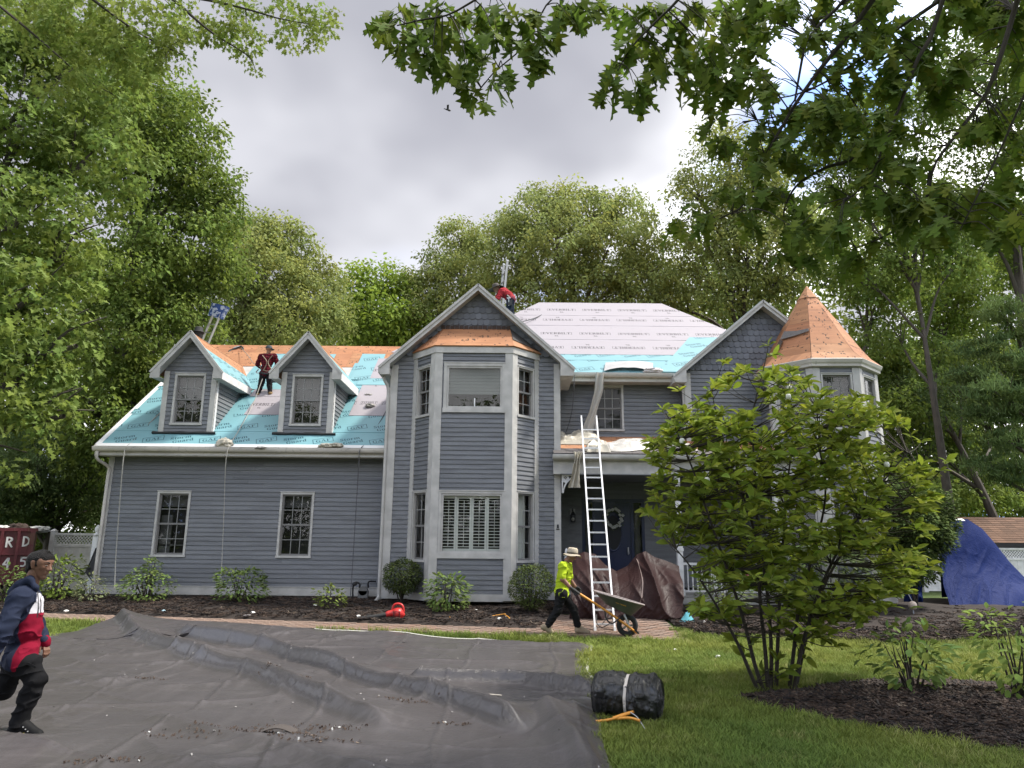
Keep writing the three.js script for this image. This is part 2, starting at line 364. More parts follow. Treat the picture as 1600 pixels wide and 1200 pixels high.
{
  const c = new THREE.CatmullRomCurve3(island.map(([x, d]) => V3(x, 0, -d)), true), B = c.getPoints(160);
  const g = grid(160, 22, (u, v) => { const b = B[Math.round(u * 160) % 160], x = lerp(b.x, 6.3, v), z = lerp(b.z, -7.6, v); return [x, v < 0.001 ? 0.002 : islandH(x, z) + (v > 0.02 ? 0 : -0.005), z]; });
  part(null, 'island_bed', g, M.mulch, { kind: 'structure', label: 'dark mulched island bed in the lawn on the right' });
  const r = rng(18), sp = [];
  for (let i = 0; i < 21000; i++) { const x = lerp(2.4, 8.5, r()), z = -lerp(5.7, 9.5, r()); if (inIsland(x, z)) sp.push(V3(x, islandH(x, z) + 0.006, z)); }
  chips('mulch_chips', sp, 'dark wood chips covering the island bed on the right');
}
// ---------------------------------------------------------------- the house
const house = thing('house', 'two-storey slate grey clapboard house with its roof stripped, turret on the right', 'house', [-1, 0.3, -17]);
const frame = (x, z, ry) => ({ o: V3(x, 0, z), ry, d: V3(Math.cos(ry), 0, -Math.sin(ry)), n: V3(Math.sin(ry), 0, Math.cos(ry)) });
const fp = (f, u, y, w = 0) => f.o.clone().addScaledVector(f.d, u).addScaledVector(f.n, w).setY(y);
function fbox(f, u0, u1, y0, y1, w0, w1) { return box(u0, u1, y0, y1, w0, w1).applyMatrix4(new THREE.Matrix4().makeRotationY(f.ry).setPosition(f.o)); }
const EXP = 0.103, BOARDS = [], SCALES = [];
const boardG = (() => {                               // one clapboard, 1 m long: thick at the butt, lapped at the top
  const a = [[0, 0, 0.026], [0, EXP + 0.012, 0.004], [0, EXP + 0.012, 0], [0, 0, 0]], b = a.map(([, y, z]) => [1, y, z]), t = [];
  for (let i = 0; i < 4; i++) { const j = (i + 1) % 4; t.push([a[i], b[i], b[j]], [a[i], b[j], a[j]]); }
  t.push([a[0], a[1], a[2]], [a[0], a[2], a[3]], [b[0], b[2], b[1]], [b[0], b[3], b[2]]);
  return planar(flat(poly(t)));
})();
const boardGs = [0, 1, 2, 3, 4, 5].map((k) => { const g = boardG.clone(), uv = g.attributes.uv; for (let i = 0; i < uv.count; i++) uv.setXY(i, uv.getX(i) * 1.6 + k * 0.37, uv.getY(i) + k * 0.171); return g; });
function wall(name, f, L, y0, y1, { holes = [], clip, label } = {}) {
  const gs = [], segs = [];
  const rows = Math.ceil((y1 - y0) / EXP - 0.01);
  for (let k = 0; k < rows; k++) {
    const yb = y0 + k * EXP, yt = Math.min(yb + EXP, y1), [a, b] = clip ? clip((yb + yt) / 2) : [0, L];
    if (b - a < 0.03) continue;
    const hs = holes.filter((h) => h[2] < yt - 0.001 && h[3] > yb + 0.001).sort((p, q) => p[0] - q[0]);
    let u = a;
    for (const [h0, h1, hb, ht] of hs) {
      if (h0 > u) segs.push([u, Math.min(h0, b), yb, yt]);
      if (hb > yb + 0.012) segs.push([Math.max(a, h0), Math.min(b, h1), yb, hb]);
      if (ht < yt - 0.012) segs.push([Math.max(a, h0), Math.min(b, h1), ht, yt]);
      u = Math.max(u, h1);
    }
    if (b > u + 0.01) segs.push([u, b, yb, yt]);
  }
  for (const [u0, u1, b, t] of segs) if (u1 > u0) gs.push(fbox(f, u0, u1, b, t, -0.11, -0.002));
  const w = part(house, name, gs, M.sheath, { label });
  const jr = rng(segs.length + rows); for (const s of [...segs]) if (s[1] - s[0] > 4) { const c = lerp(s[0], s[1], 0.25 + 0.5 * jr()); segs.push([c + 0.003, s[1], s[2], s[3]]); s[1] = c; }
  for (const [u0, u1, b, t] of segs) if (u1 - u0 > 0.02) BOARDS.push({ w, p: fp(f, u0, b), ry: f.ry, len: u1 - u0, h: (t - b) / EXP });
  return w;
}
function finishBoards() {
  const size = (b) => b.len * b.h / Math.hypot(b.p.x, b.p.z);
  BOARDS.sort((a, b) => size(b) - size(a));
  const r = rng(77), rest = [];
  BOARDS.forEach((b, n) => {
    const g = boardGs[n % 6];
    if (n < 300) placed(b.w, 'clapboard', g, M.siding[r() * 4 | 0], b.p.toArray(), b.ry, [b.len, b.h, 1]);
    else rest.push(flat(g.clone()).scale(b.len, b.h, 1).rotateY(b.ry).translate(b.p.x, b.p.y, b.p.z));
  });
  if (rest.length) part(house, 'clapboards', rest, M.siding[0], { kind: 'stuff', uv: true });
}
// scalloped shingles
const scaleG = (() => { const w = 0.072, s = new THREE.Shape(); s.moveTo(-w, 0.2); s.lineTo(-w, 0.045); s.absellipse(0, 0.045, w, 0.045, Math.PI, 2 * Math.PI, false, 0); s.lineTo(w, 0.2); return planar(flat(new THREE.ExtrudeGeometry(s, { depth: 0.018, bevelEnabled: false, curveSegments: 8 }))); })();
function scales(parent, f, y0, y1, clip, skip) {
  const r = rng(31);
  for (let k = 0, y = y0; y < y1; y += 0.155, k++) {
    const [a, b] = clip(y + 0.05); if (b - a < 0.05) continue;
    const n = Math.ceil((b - a) / 0.148) + 1;
    for (let i = 0; i < n; i++) {
      const u = a + (i + (k % 2) * 0.5 - 0.25) * 0.148; if (u < a - 0.03 || u > b + 0.03 || (skip && skip(u, y))) continue;
      const q = new THREE.Quaternion().setFromEuler(new THREE.Euler(-0.11, f.ry, (r() - 0.5) * 0.025));
      placed(parent, 'scallop_shingle', scaleG, M.shingle[r() * 3 | 0], fp(f, u, y - 0.01, 0.012 + r() * 0.003).toArray(), 0, [1, 1, 1], q);
    }
  }
}
const paneG = new THREE.PlaneGeometry(1, 1);
// a window in a wall frame: outer size with casing; kind 'double' (two sashes) or 'picture'
function win(f, u0, u1, y0, y1, { kind = 'double', cw = 0.05, cols = 3, rows = 2, sill = 0.05, label, screen = false, muntin = M.muntin, sashM = M.sash, trim = M.trim, upper = true } = {}) {
  const a = u0 + cw, b = u1 - cw, c = y0 + sill, d = y1 - cw, gs = [];
  gs.push(fbox(f, u0, a, y0 + sill * 0.6, y1, -0.1, 0.034), fbox(f, b, u1, y0 + sill * 0.6, y1, -0.1, 0.034), fbox(f, a, b, d, y1, -0.1, 0.032), fbox(f, u0 - 0.012, u1 + 0.012, y0, c, -0.1, 0.05), fbox(f, u0 - 0.01, u1 + 0.01, y1, y1 + 0.018, -0.05, 0.046));
  const w = part(house, 'window', gs, trim, { label });
  const pane = (p0, p1, q0, q1, wz) => placed(w, 'pane', paneG, M.pane, fp(f, (p0 + p1) / 2, (q0 + q1) / 2, wz).toArray(), f.ry, [p1 - p0, q1 - q0, 1]);
  part(w, 'dark_backing', fbox(f, u0 - 0.1, u1 + 0.1, y0 - 0.1, y1 + 0.1, -0.37, -0.34), M.void);  // near-black panel added behind the glass, standing in for the unlit room
  if (kind === 'picture') {
    const s = 0.045;
    part(w, 'sash', [fbox(f, a, a + s, c, d, -0.06, 0.012), fbox(f, b - s, b, c, d, -0.06, 0.012), fbox(f, a + s, b - s, d - s, d, -0.06, 0.011), fbox(f, a + s, b - s, c, c + s, -0.06, 0.011)], trim);
    pane(a + s, b - s, c + s, d - s, -0.02);
    return { w, a: a + s, b: b - s, c: c + s, d: d - s };
  }
  const mid = (c + d) / 2, s = 0.038;
  for (const [lo, hi, wz, nm] of [[mid - 0.02, d, -0.022, 'upper_sash'], [c, mid + 0.02, -0.05, 'lower_sash']]) {
    part(w, nm, [fbox(f, a, a + s, lo, hi, wz - 0.026, wz), fbox(f, b - s, b, lo, hi, wz - 0.026, wz), fbox(f, a + s, b - s, hi - s, hi, wz - 0.026, wz - 0.001), fbox(f, a + s, b - s, lo, lo + s * 1.1, wz - 0.026, wz - 0.001)], sashM);
    const x0 = a + s, x1 = b - s, z0 = lo + s, z1 = hi - s, mg = [];
    if (nm === 'upper_sash' && !upper) { pane(x0, x1, z0, z1, wz - 0.014); continue; }
    for (let i = 1; i < cols; i++) { const x = lerp(x0, x1, i / cols); mg.push(fbox(f, x - 0.007, x + 0.007, z0, z1, wz - 0.018, wz - 0.006)); }
    for (let j = 1; j < rows; j++) { const y = lerp(z0, z1, j / rows); mg.push(fbox(f, x0, x1, y - 0.007, y + 0.007, wz - 0.017, wz - 0.0065)); }
    part(w, 'muntins', mg, muntin);
    for (let i = 0; i < cols; i++) for (let j = 0; j < rows; j++) pane(lerp(x0, x1, i / cols) + 0.006, lerp(x0, x1, (i + 1) / cols) - 0.006, lerp(z0, z1, j / rows) + 0.006, lerp(z0, z1, (j + 1) / rows) - 0.006, wz - 0.014);
  }
  return { w, a, b, c, d };
}
const trimBoard = (name, f, u0, u1, y0, y1, w = 0.03, m = M.trim, w0 = -0.02) => part(house, name, fbox(f, u0, u1, y0, y1, w0, w), m);

// -- roof planes: a frame with u across, v up the slope
function roofFrame(o, U, up) { const V = up.clone().normalize(), N = U.clone().cross(V).normalize(); return { o, U, V, N }; }
const rp = (F, u, v, l = 0) => F.o.clone().addScaledVector(F.U, u).addScaledVector(F.V, v).addScaledVector(F.N, l);
// a thin lapped sheet between four corners, with slight wrinkles
function sheet(parent, name, A, B, C, D, lift, m, [su, sv] = [2, 1], [ou, ov] = [0, 0], flip = false, seed = 1, amp = 0.006) {
  const n = B.clone().sub(A).cross(D.clone().sub(A)).normalize(), w = A.distanceTo(B), h = A.distanceTo(D), W = (u, v) => lift + amp * (fbm(u * w * 2.2 + seed * 3, v * h * 3.1, seed, 3) - 0.2);
  const nu = Math.max(4, Math.ceil(w * 5)), nv = Math.max(3, Math.ceil(h * 6)), top = [], p = (u, v, l) => A.clone().lerp(B, u).lerp(D.clone().lerp(C, u), v).addScaledVector(n, l);
  const g = grid(nu, nv, (u, v) => p(u, v, W(u, v)).toArray()), uv = g.attributes.uv, uc = u0 => (u0 - A.clone().dot(B.clone().sub(A).normalize()));
  const ex = B.clone().sub(A).normalize(), ey = n.clone().cross(ex), pos = g.attributes.position;
  for (let i = 0; i < uv.count; i++) { const q = V3().fromBufferAttribute(pos, i).sub(A); let x = q.dot(ex) / su + ou, y = q.dot(ey) / sv + ov; if (flip) { x = -x; y = 1 - y; } uv.setXY(i, x, y); }
  const e = grid(nu, 1, (u, v) => p(u, 0, v < 0.5 ? 0.0005 : W(u, 0)).toArray());
  const s1 = grid(1, nv, (u, v) => p(0, v, u < 0.5 ? 0.0005 : W(0, v)).toArray()), s2 = grid(1, nv, (u, v) => p(1, v, u > 0.5 ? 0.0005 : W(1, v)).toArray());
  for (const q of [e, s1, s2]) for (let i = 0; i < q.attributes.uv.count; i++) q.attributes.uv.setXY(i, 0.02, 0.05);
  return part(parent, name, [g, e, s1, s2], m, { uv: true });
}
M.felt = mat([0.43, 0.425, 0.435], 0.62, { map: feltT });
M.membrane = mat([0.64, 0.64, 0.63], 0.5, { map: membraneT });
M.membraneLight = mat([0.68, 0.65, 0.63], 0.5, { map: membraneT });
M.drip = mat([0.64, 0.64, 0.64], 0.4);

// ---- the garage wing
const WX0 = -9.6, WX1 = -2.8, WZ = -17, SL = 0.78, EZ = -16.6, EY = 3.80;
const wingY = (z) => EY + SL * (-z + EZ);
{
  const f = frame(WX0, WZ, 0), wins = [[-8.36, -7.57], [-5.45, -4.65]];
  wall('wing_wall', f, WX1 - WX0, 0.60, 3.60, { holes: wins.map(([a, b]) => [a - WX0 + 0.03, b - WX0 - 0.03, 1.28, 2.74]) });
  wins.forEach(([a, b], i) => {
    const w = win(f, a - WX0, b - WX0, 1.26, 2.77, { label: i ? 'dark double-hung window in the wing, nearest the tall gable' : 'double-hung window near the far left corner of the wing' });
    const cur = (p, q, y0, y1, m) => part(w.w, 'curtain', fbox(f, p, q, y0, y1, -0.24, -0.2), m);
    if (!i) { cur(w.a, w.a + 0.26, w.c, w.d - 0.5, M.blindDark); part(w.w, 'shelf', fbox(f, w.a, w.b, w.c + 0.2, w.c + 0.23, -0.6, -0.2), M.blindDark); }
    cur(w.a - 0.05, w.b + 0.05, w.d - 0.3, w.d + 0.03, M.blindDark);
  });
  trimBoard('corner_board', f, -0.01, 0.115, 0.42, 3.60, 0.034);
  part(house, 'base_board', [fbox(f, 0.1, WX1 - WX0, 0.42, 0.605, -0.1, 0.022), fbox(f, 0.1, WX1 - WX0, 0.60, 0.618, -0.02, 0.034)], M.trim);
  part(house, 'foundation', [box(WX0 + 0.06, WX1, -0.2, 0.43, -17.2, -17.05), box(-2.8, 1.1, -0.2, 0.45, -16.75, -16.6), box(WX0 + 0.06, WX0 + 0.2, -0.2, 0.43, -26, -17.05)], M.concrete);
  // side and back walls close the wing
  part(house, 'wing_side_wall', [slab([[WX0, 0.4, -26.2], [WX0, 0.4, WZ], [WX0, 3.5, WZ], [WX0, 7.5, -21.5], [WX0, 3.5, -26.2]], 0.12), box(WX0, WX1, 0.3, 3.6, -26.2, -26.05), box(WX0 + 0.1, WX1, 0.36, 0.42, -26, -17.15)], M.siding[0]);
  // roof deck, eave box and gutter
  const xl = WX0 - 0.17, xr = WX1 + 0.02, yr = wingY(-21.5);
  const deck = part(house, 'wing_roof', [slab([[xl, EY, EZ], [xr, EY, EZ], [xr, yr, -21.5], [xl, yr, -21.5]], 0.10), slab([[xl, yr, -21.5], [xr, yr, -21.5], [xr, EY, -26.4], [xl, EY, -26.4]], 0.10)], M.trim, {});
  part(house, 'soffit', box(xl + 0.02, xr, 3.575, 3.595, WZ, EZ + 0.03), M.trim);
  part(house, 'fascia', [box(xl + 0.01, xr, 3.56, 3.74, EZ - 0.02, EZ + 0.012), box(xl, xl + 0.03, 3.6, 3.75, EZ - 0.4, EZ)], M.gutter);
  part(house, 'rake_board', [bar(V3(xl + 0.01, EY - 0.11, EZ + 0.01), V3(xl + 0.01, yr - 0.11, -21.5), 0.03, 0.2)], M.trim);
  const gs = new THREE.Shape(); gs.moveTo(0, 0); gs.lineTo(0.07, 0); gs.quadraticCurveTo(0.12, 0.03, 0.12, 0.11); gs.lineTo(0.105, 0.11); gs.quadraticCurveTo(0.1, 0.04, 0.06, 0.012); gs.lineTo(0.012, 0.012); gs.lineTo(0.012, 0.1); gs.lineTo(0, 0.1);
  const gutter = (x0, x1, y, z) => prism(gs, x1 - x0).rotateY(Math.PI / 2).applyMatrix4(new THREE.Matrix4().makeScale(1, 1, -1)).translate(x0, y, z);
  globalThis.gutterGeo = (x0, x1, y, z) => { const g = prism(gs, x1 - x0); g.applyMatrix4(new THREE.Matrix4().makeBasis(V3(0, 0, 1), V3(0, 1, 0), V3(-1, 0, 0))); return g.translate(x1, y, z); };
  part(house, 'gutter', gutterGeo(xl, xr, 3.655, EZ + 0.014), M.gutter);
  part(house, 'downspout', [tube([V3(xl + 0.1, 3.66, EZ + 0.07), V3(xl + 0.1, 3.5, EZ + 0.05), V3(WX0 + 0.04, 3.3, WZ + 0.09), V3(WX0 + 0.04, 3.1, WZ + 0.08)], 0.038, 14), cyl(V3(WX0 + 0.04, 3.12, WZ + 0.08), V3(WX0 + 0.04, 0.55, WZ + 0.08), 0.036)], M.gutter);
  // sheets on the deck
  const F = roofFrame(V3(xl, EY, EZ), V3(1, 0, 0), V3(0, SL, -1)), W = xr - xl;
  const q = (u0, u1, v0, v1) => [rp(F, u0, v0), rp(F, u1, v0), rp(F, u1, v1), rp(F, u0, v1)];
  let n = 0;
  const lay = (name, u0, u1, v0, v1, lift, m, s, o, flip) => sheet(deck, name, ...q(u0, u1, v0, v1), lift, m, s, o, flip, ++n);
  const mem = (u0, u1, v0, v1, lift, o = [0, 0], m = M.membrane) => lay('membrane_sheet', u0, u1, v0, v1, lift, m, [2.7, 2.7], o);
  for (let k = 0, u = 0; u < W; u += 1.22, k++) part(deck, 'plywood_panel', slab([rp(F, u + 0.003, 4.6, 0.012), rp(F, Math.min(W, u + 1.217), 4.6, 0.012), rp(F, Math.min(W, u + 1.217), 5.66, 0.012), rp(F, u + 0.003, 5.66, 0.012)], 0.011), M.ply[k % 4]);
  for (let k = 0, u = -0.6; u < W; u += 1.22, k++) part(deck, 'plywood_panel', slab([rp(F, Math.max(0, u + 0.003), 5.665, 0.012), rp(F, Math.min(W, u + 1.217), 5.665, 0.012), rp(F, Math.min(W, u + 1.217), 6.21, 0.012), rp(F, Math.max(0, u + 0.003), 6.21, 0.012)], 0.011), M.ply[(k + 2) % 4]);
  mem(0.05, W, 0.03, 0.74, 0.006, [0, 0.04]); mem(0.05, W, 0.70, 1.60, 0.013, [0.37, 0.3]);
  mem(0.05, 1.6, 1.56, 3.2, 0.018, [0.2, 0.1]);
  mem(2.2, 3.0, 1.5, 5.55, 0.010, [0.55, 0.2]); mem(5.1, 5.75, 1.5, 5.55, 0.010, [0.1, 0.3]);
  for (const [a, b, c] of [[2.95, 4.15, 0], [5.62, W, 1]]) { lay('felt_sheet', a, b, 1.56, c ? 3.42 : 2.62, 0.022, M.felt, c ? [1.1, 1.3] : [1.75, 1.05], [0.1 + c * 0.3, 0]); }
  lay('felt_sheet', 2.75, 4.15, 2.6, 3.08, 0.027, M.felt, [1.9, 1], [0.4, 0.62]);
  mem(2.4, 4.4, 3.02, 5.5, 0.030, [0.3, 0.7], M.membraneLight); mem(5.45, W, 3.36, 3.82, 0.030, [0.2, 0.5], M.membraneLight);
  mem(5.2, 5.9, 3.7, 5.55, 0.031, [0.8, 0.1], M.membraneLight);
  lay('felt_sheet', 5.75, W, 3.78, 5.2, 0.034, M.felt, [1.75, 1.05], [0.55, 0.02]);
  for (let k = 0; k < 2; k++) part(deck, 'felt_scrap', slab([rp(F, W - 0.95 + k * 0.1, 5.72 + k * 0.1, 0.02), rp(F, W - 0.55, 5.7, 0.03), rp(F, W - 0.5, 5.9, 0.02), rp(F, W - 0.8, 5.95, 0.03)], 0.004), M.felt);
  part(deck, 'drip_edge', [slab([rp(F, 0, -0.035, 0.012), rp(F, W, -0.035, 0.012), rp(F, W, 0.085, 0.014), rp(F, 0, 0.085, 0.014)], 0.006), bar(rp(F, 0, -0.035, -0.02), rp(F, W, -0.035, -0.02), 0.006, 0.075)], M.drip);
  part(deck, 'drip_edge', [slab([rp(F, -0.012, 0, 0.02), rp(F, 0.11, 0.09, 0.02), rp(F, 0.11, 6.2, 0.02), rp(F, -0.012, 6.2, 0.02)], 0.006), bar(rp(F, -0.012, 0, -0.02), rp(F, -0.012, 6.2, -0.02), 0.006, 0.08)], M.drip);
  house.userData.wing = undefined; delete house.userData.wing;
  globalThis.wingF = F;
}
// ---- two dormers
for (const [i, cx] of [[0, -7.93], [1, -5.03]]) {
  const hw = 0.64, zf = -17.1, yb = 4.17, ye = 5.60, f = frame(cx - hw, zf, 0), ho = 0.85, yE = 5.66, yP = 6.66, sl = (yP - yE) / ho;
  const clip = (y) => { const k = y < ye ? hw : Math.max(0, (yP - 0.06 - y) / sl); return [hw - Math.min(hw, k), hw + Math.min(hw, k)]; };
  wall('dormer_wall', f, hw * 2, yb + 0.02, yP - 0.1, { clip, holes: [[0.29, 0.99, 4.40, 5.63]] });
  const w = win(f, 0.26, 1.02, 4.375, 5.66, { label: i ? 'dark screened window of the right dormer' : 'dark screened window of the left dormer', upper: true });
  part(w.w, 'curtain', fbox(f, w.a, w.b, 5.02, w.d, -0.2, -0.17), M.blindDark);
  for (const [a, b] of [[-0.012, 0.115], [hw * 2 - 0.115, hw * 2 + 0.012]]) trimBoard('corner_board', f, a, b, yb, ye + 0.12, 0.03);
  const roofZ = (y) => -(16.6 + (y - 3.8) / SL);
  for (const s of [-1, 1]) {                         // cheek walls, cut along the roof
    const fc = s > 0 ? frame(cx + hw, zf, Math.PI / 2) : frame(cx - hw, zf, -Math.PI / 2), Lc = -roofZ(ye) + zf;
    wall('dormer_cheek', s > 0 ? fc : frame(cx - hw, roofZ(ye), -Math.PI / 2), Lc, yb + 0.02, ye, { clip: (y) => s > 0 ? [0, zf - roofZ(y)] : [Lc - (zf - roofZ(y)), Lc] });
    if (s > 0) trimBoard('corner_board', fc, 0.0, 0.10, yb + 0.03, ye, 0.03, M.trimWhite);
    const x1 = cx + s * ho, zr = zf + 0.28, P = [[cx, yP, zr], [cx, yP, roofZ(yP)], [x1, yE, roofZ(yE)], [x1, yE, zr]].map((a) => V3(...a));
    const rf = part(house, 'dormer_roof', slab(s > 0 ? [P[3], P[2], P[1], P[0]] : P, 0.05), M.ply[i]);
    if (s > 0) {
      const q = (u, v) => P[3].clone().lerp(P[2], u).lerp(P[0].clone().lerp(P[1], u), v);
      sheet(rf, 'membrane_sheet', q(0.0, 0.02), q(1, 0.02), q(1, 0.5), q(0, 0.62), 0.012, M.membraneLight, [1.9, 1.9], [0.2 + i * 0.4, 0.1], false, 60 + i);
      part(rf, 'fascia', [bar(V3(x1 + 0.012, yE - 0.085, zr), V3(x1 + 0.012, yE - 0.085, roofZ(yE - 0.1) + 0.05), 0.02, 0.19)], M.trimWhite);
    }
    part(rf, 'soffit', slab([[cx + s * hw, yE - 0.16, zr], [x1, yE - 0.16, zr], [x1, yE - 0.16, roofZ(yE - 0.16)], [cx + s * hw, yE - 0.16, roofZ(yE - 0.16)]], 0.015), M.trim);
    // rake boards on the front, with a return at the eave
    const sh = new THREE.Shape(), t = 0.02; sh.moveTo(cx, yP + t); sh.lineTo(x1 + s * 0.03, yE + t - 0.035); sh.lineTo(x1 + s * 0.03, yE - 0.17); sh.lineTo(cx + s * (hw + 0.01), yE - 0.17); sh.lineTo(cx + s * (hw + 0.01), yP - 0.145 - (hw + 0.01) * sl); sh.lineTo(cx, yP - 0.145); sh.closePath();
    part(rf, 'rake_board', [prism(sh, 0.03).translate(0, 0, zr - 0.02), bar(V3(cx - s * 0.004, yP + 0.018, zr + 0.012), V3(x1 + s * 0.035, yE - 0.03, zr + 0.012), 0.035, 0.05)], M.trim);
    part(rf, 'rake_soffit', slab([[cx, yP - 0.09, zf], [x1, yE - 0.1, zf], [x1, yE - 0.1, zr], [cx, yP - 0.09, zr]], 0.01), M.trim);
  }
  // torn tar paper along the sill of the dormer
  const r = rng(90 + i);
  part(house, 'flashing_strip', grid(30, 4, (u, v) => [cx - hw - 0.12 + u * (hw * 2 + 0.26), yb - 0.02 + (v - 0.3) * 0.075 + 0.02 * vnoise(u * 9, v, i), zf + 0.05 + 0.06 * Math.sin(v * 3.1) + 0.015 * vnoise(u * 14, v * 2, 3 + i)]), M.black);
}
// ---- gables
function gable(name, cx, hw, xl, xr, yE, yP, zr, zw, yBase, opts) {
  const sl = (yP - yE) / hw, f = frame(xl, zw, 0), L = xr - xl, yS = 5.98;
  const clip = (y) => { const k = (yP - 0.12 - y) / sl; return [Math.max(0, cx - k - xl), Math.min(L, cx + k - xl)]; };
  const w = wall(name, f, L, yBase, yS, { clip, holes: opts.holes });
  const back = part(w, 'gable_panel', prism((() => { const s = new THREE.Shape(), k = (yP - 0.14 - yS + 0.01) / sl; s.moveTo(cx - k, yS - 0.01); s.lineTo(cx + k, yS - 0.01); s.lineTo(cx, yP - 0.14); s.closePath(); return s; })(), 0.1).translate(0, 0, zw - 0.105), M.sheath);
  scales(w, f, yS, yP - 0.2, clip, opts.skip);
  for (const [a, b] of opts.corners) trimBoard('corner_board', f, a - xl, b - xl, yBase - 0.18, Math.min(5.9, yP - 0.2 - Math.abs((a + b) / 2 - cx) * sl), 0.034);
  // roof
  const zb = opts.zb, planes = [];
  for (const s of [-1, 1]) {
    const x1 = cx + s * hw, P = [[cx, yP, zr], [cx, yP, zb], [x1, yE, opts.zEave], [x1, yE, zr]].map((a) => V3(...a));
    const rf = part(house, 'gable_roof', slab(s > 0 ? [P[3], P[2], P[1], P[0]] : P, 0.06), M.trim);
    const q = (u, v) => P[3].clone().lerp(P[2], u).lerp(P[0].clone().lerp(P[1], u), v);
    const a = s > 0 ? [q(0, 0), q(1, 0), q(1, 0.98), q(0, 0.98)] : [q(1, 0), q(0, 0), q(0, 0.98), q(1, 0.98)];
    sheet(rf, 'membrane_sheet', ...a, 0.008, M.membrane, [1.9, 1.9], [0.1, 0.2], false, 70 + s);
    const sh = new THREE.Shape(), t = -0.015, rw = 0.165, xc = s > 0 ? Math.max(cx + 0.3, xr + 0.01) : xl - 0.01;
    sh.moveTo(cx, yP + t); sh.lineTo(x1 + s * 0.02, yE + t); sh.lineTo(x1 + s * 0.02, yE - 0.08);
    if (opts.ret[s > 0 ? 1 : 0]) { sh.lineTo(x1 - s * 0.03, yE - 0.2); sh.lineTo(xc, yE - 0.2); sh.lineTo(xc, yP - rw - Math.abs(xc - cx) * sl); } else sh.lineTo(x1, yE - rw);
    sh.lineTo(cx, yP - rw); sh.closePath();
    part(rf, 'rake_board', [prism(sh, 0.03).translate(0, 0, zr - 0.025), bar(V3(cx - s * 0.004, yP - 0.028, zr + 0.015), V3(x1 + s * 0.025, yE - 0.045, zr + 0.015), 0.04, 0.055)], M.trim);
    part(rf, 'rake_soffit', slab([[cx, yP - rw + 0.03, zw], [x1, yE - rw + 0.03, zw], [x1, yE - rw + 0.03, zr - 0.02], [cx, yP - rw + 0.03, zr - 0.02]], 0.012), M.trim);
    if (opts.ret[s > 0 ? 1 : 0]) part(rf, 'eave_box', [box(Math.min(xc, x1), Math.max(xc, x1), yE - 0.2, yE - 0.03, zw + 0.01 - (zw - opts.zEave), zr - 0.03)], M.trim);
  }
  return w;
}
const bayCx = -0.87;
const mainGable = gable('front_gable_wall', -0.83, 2.27, -2.85, 1.12, 5.66, 7.71, -16.1, -16.4, 0.60, {
  corners: [[-2.86, -2.70], [0.99, 1.13]], ret: [true, true], zb: -20.1, zEave: -17.75, holes: [[0.62, 3.4, 1.0, 5.95]],
  skip: (u, y) => { const x = u - 2.85; return y < 6.55 - Math.max(0, Math.abs(x - bayCx) - 0.78) * 0.75 && Math.abs(x - bayCx) < 1.45 && y > 5.9; },
});
{
  const f = frame(-2.85, -16.4, 0);
  for (const [a, b] of [[0, 0.6], [3.4, 3.97]]) part(house, 'base_board', fbox(f, a, b, 0.42, 0.6, -0.1, 0.025), M.trim);
  part(house, 'gable_side_wall', [box(-2.86, -2.8, 0.4, 5.7, -17.6, -16.5), box(1.04, 1.12, 0.4, 5.7, -18.1, -16.5)], M.siding[1]);
  for (const g of [box(1.115, 1.14, 0.5, 5.45, -16.55, -16.37), box(-2.875, -2.845, 0.4, 5.6, -16.55, -16.37)]) part(house, 'corner_board', g, M.trim);
  part(house, 'downspout', [tube([V3(-3.02, 5.52, -16.3), V3(-3.02, 5.40, -16.3), V3(-2.93, 5.22, -16.36), V3(-2.91, 5.0, -16.37)], 0.04, 12), cyl(V3(-2.91, 5.02, -16.37), V3(-2.91, 0.55, -16.37), 0.04), tube([V3(-2.91, 0.56, -16.37), V3(-2.91, 0.45, -16.35), V3(-2.95, 0.36, -16.2)], 0.04, 6)], M.trim);
  part(house, 'gutter_end', [box(-3.13, -2.98, 5.5, 5.62, -16.5, -16.12)], M.trim);
}
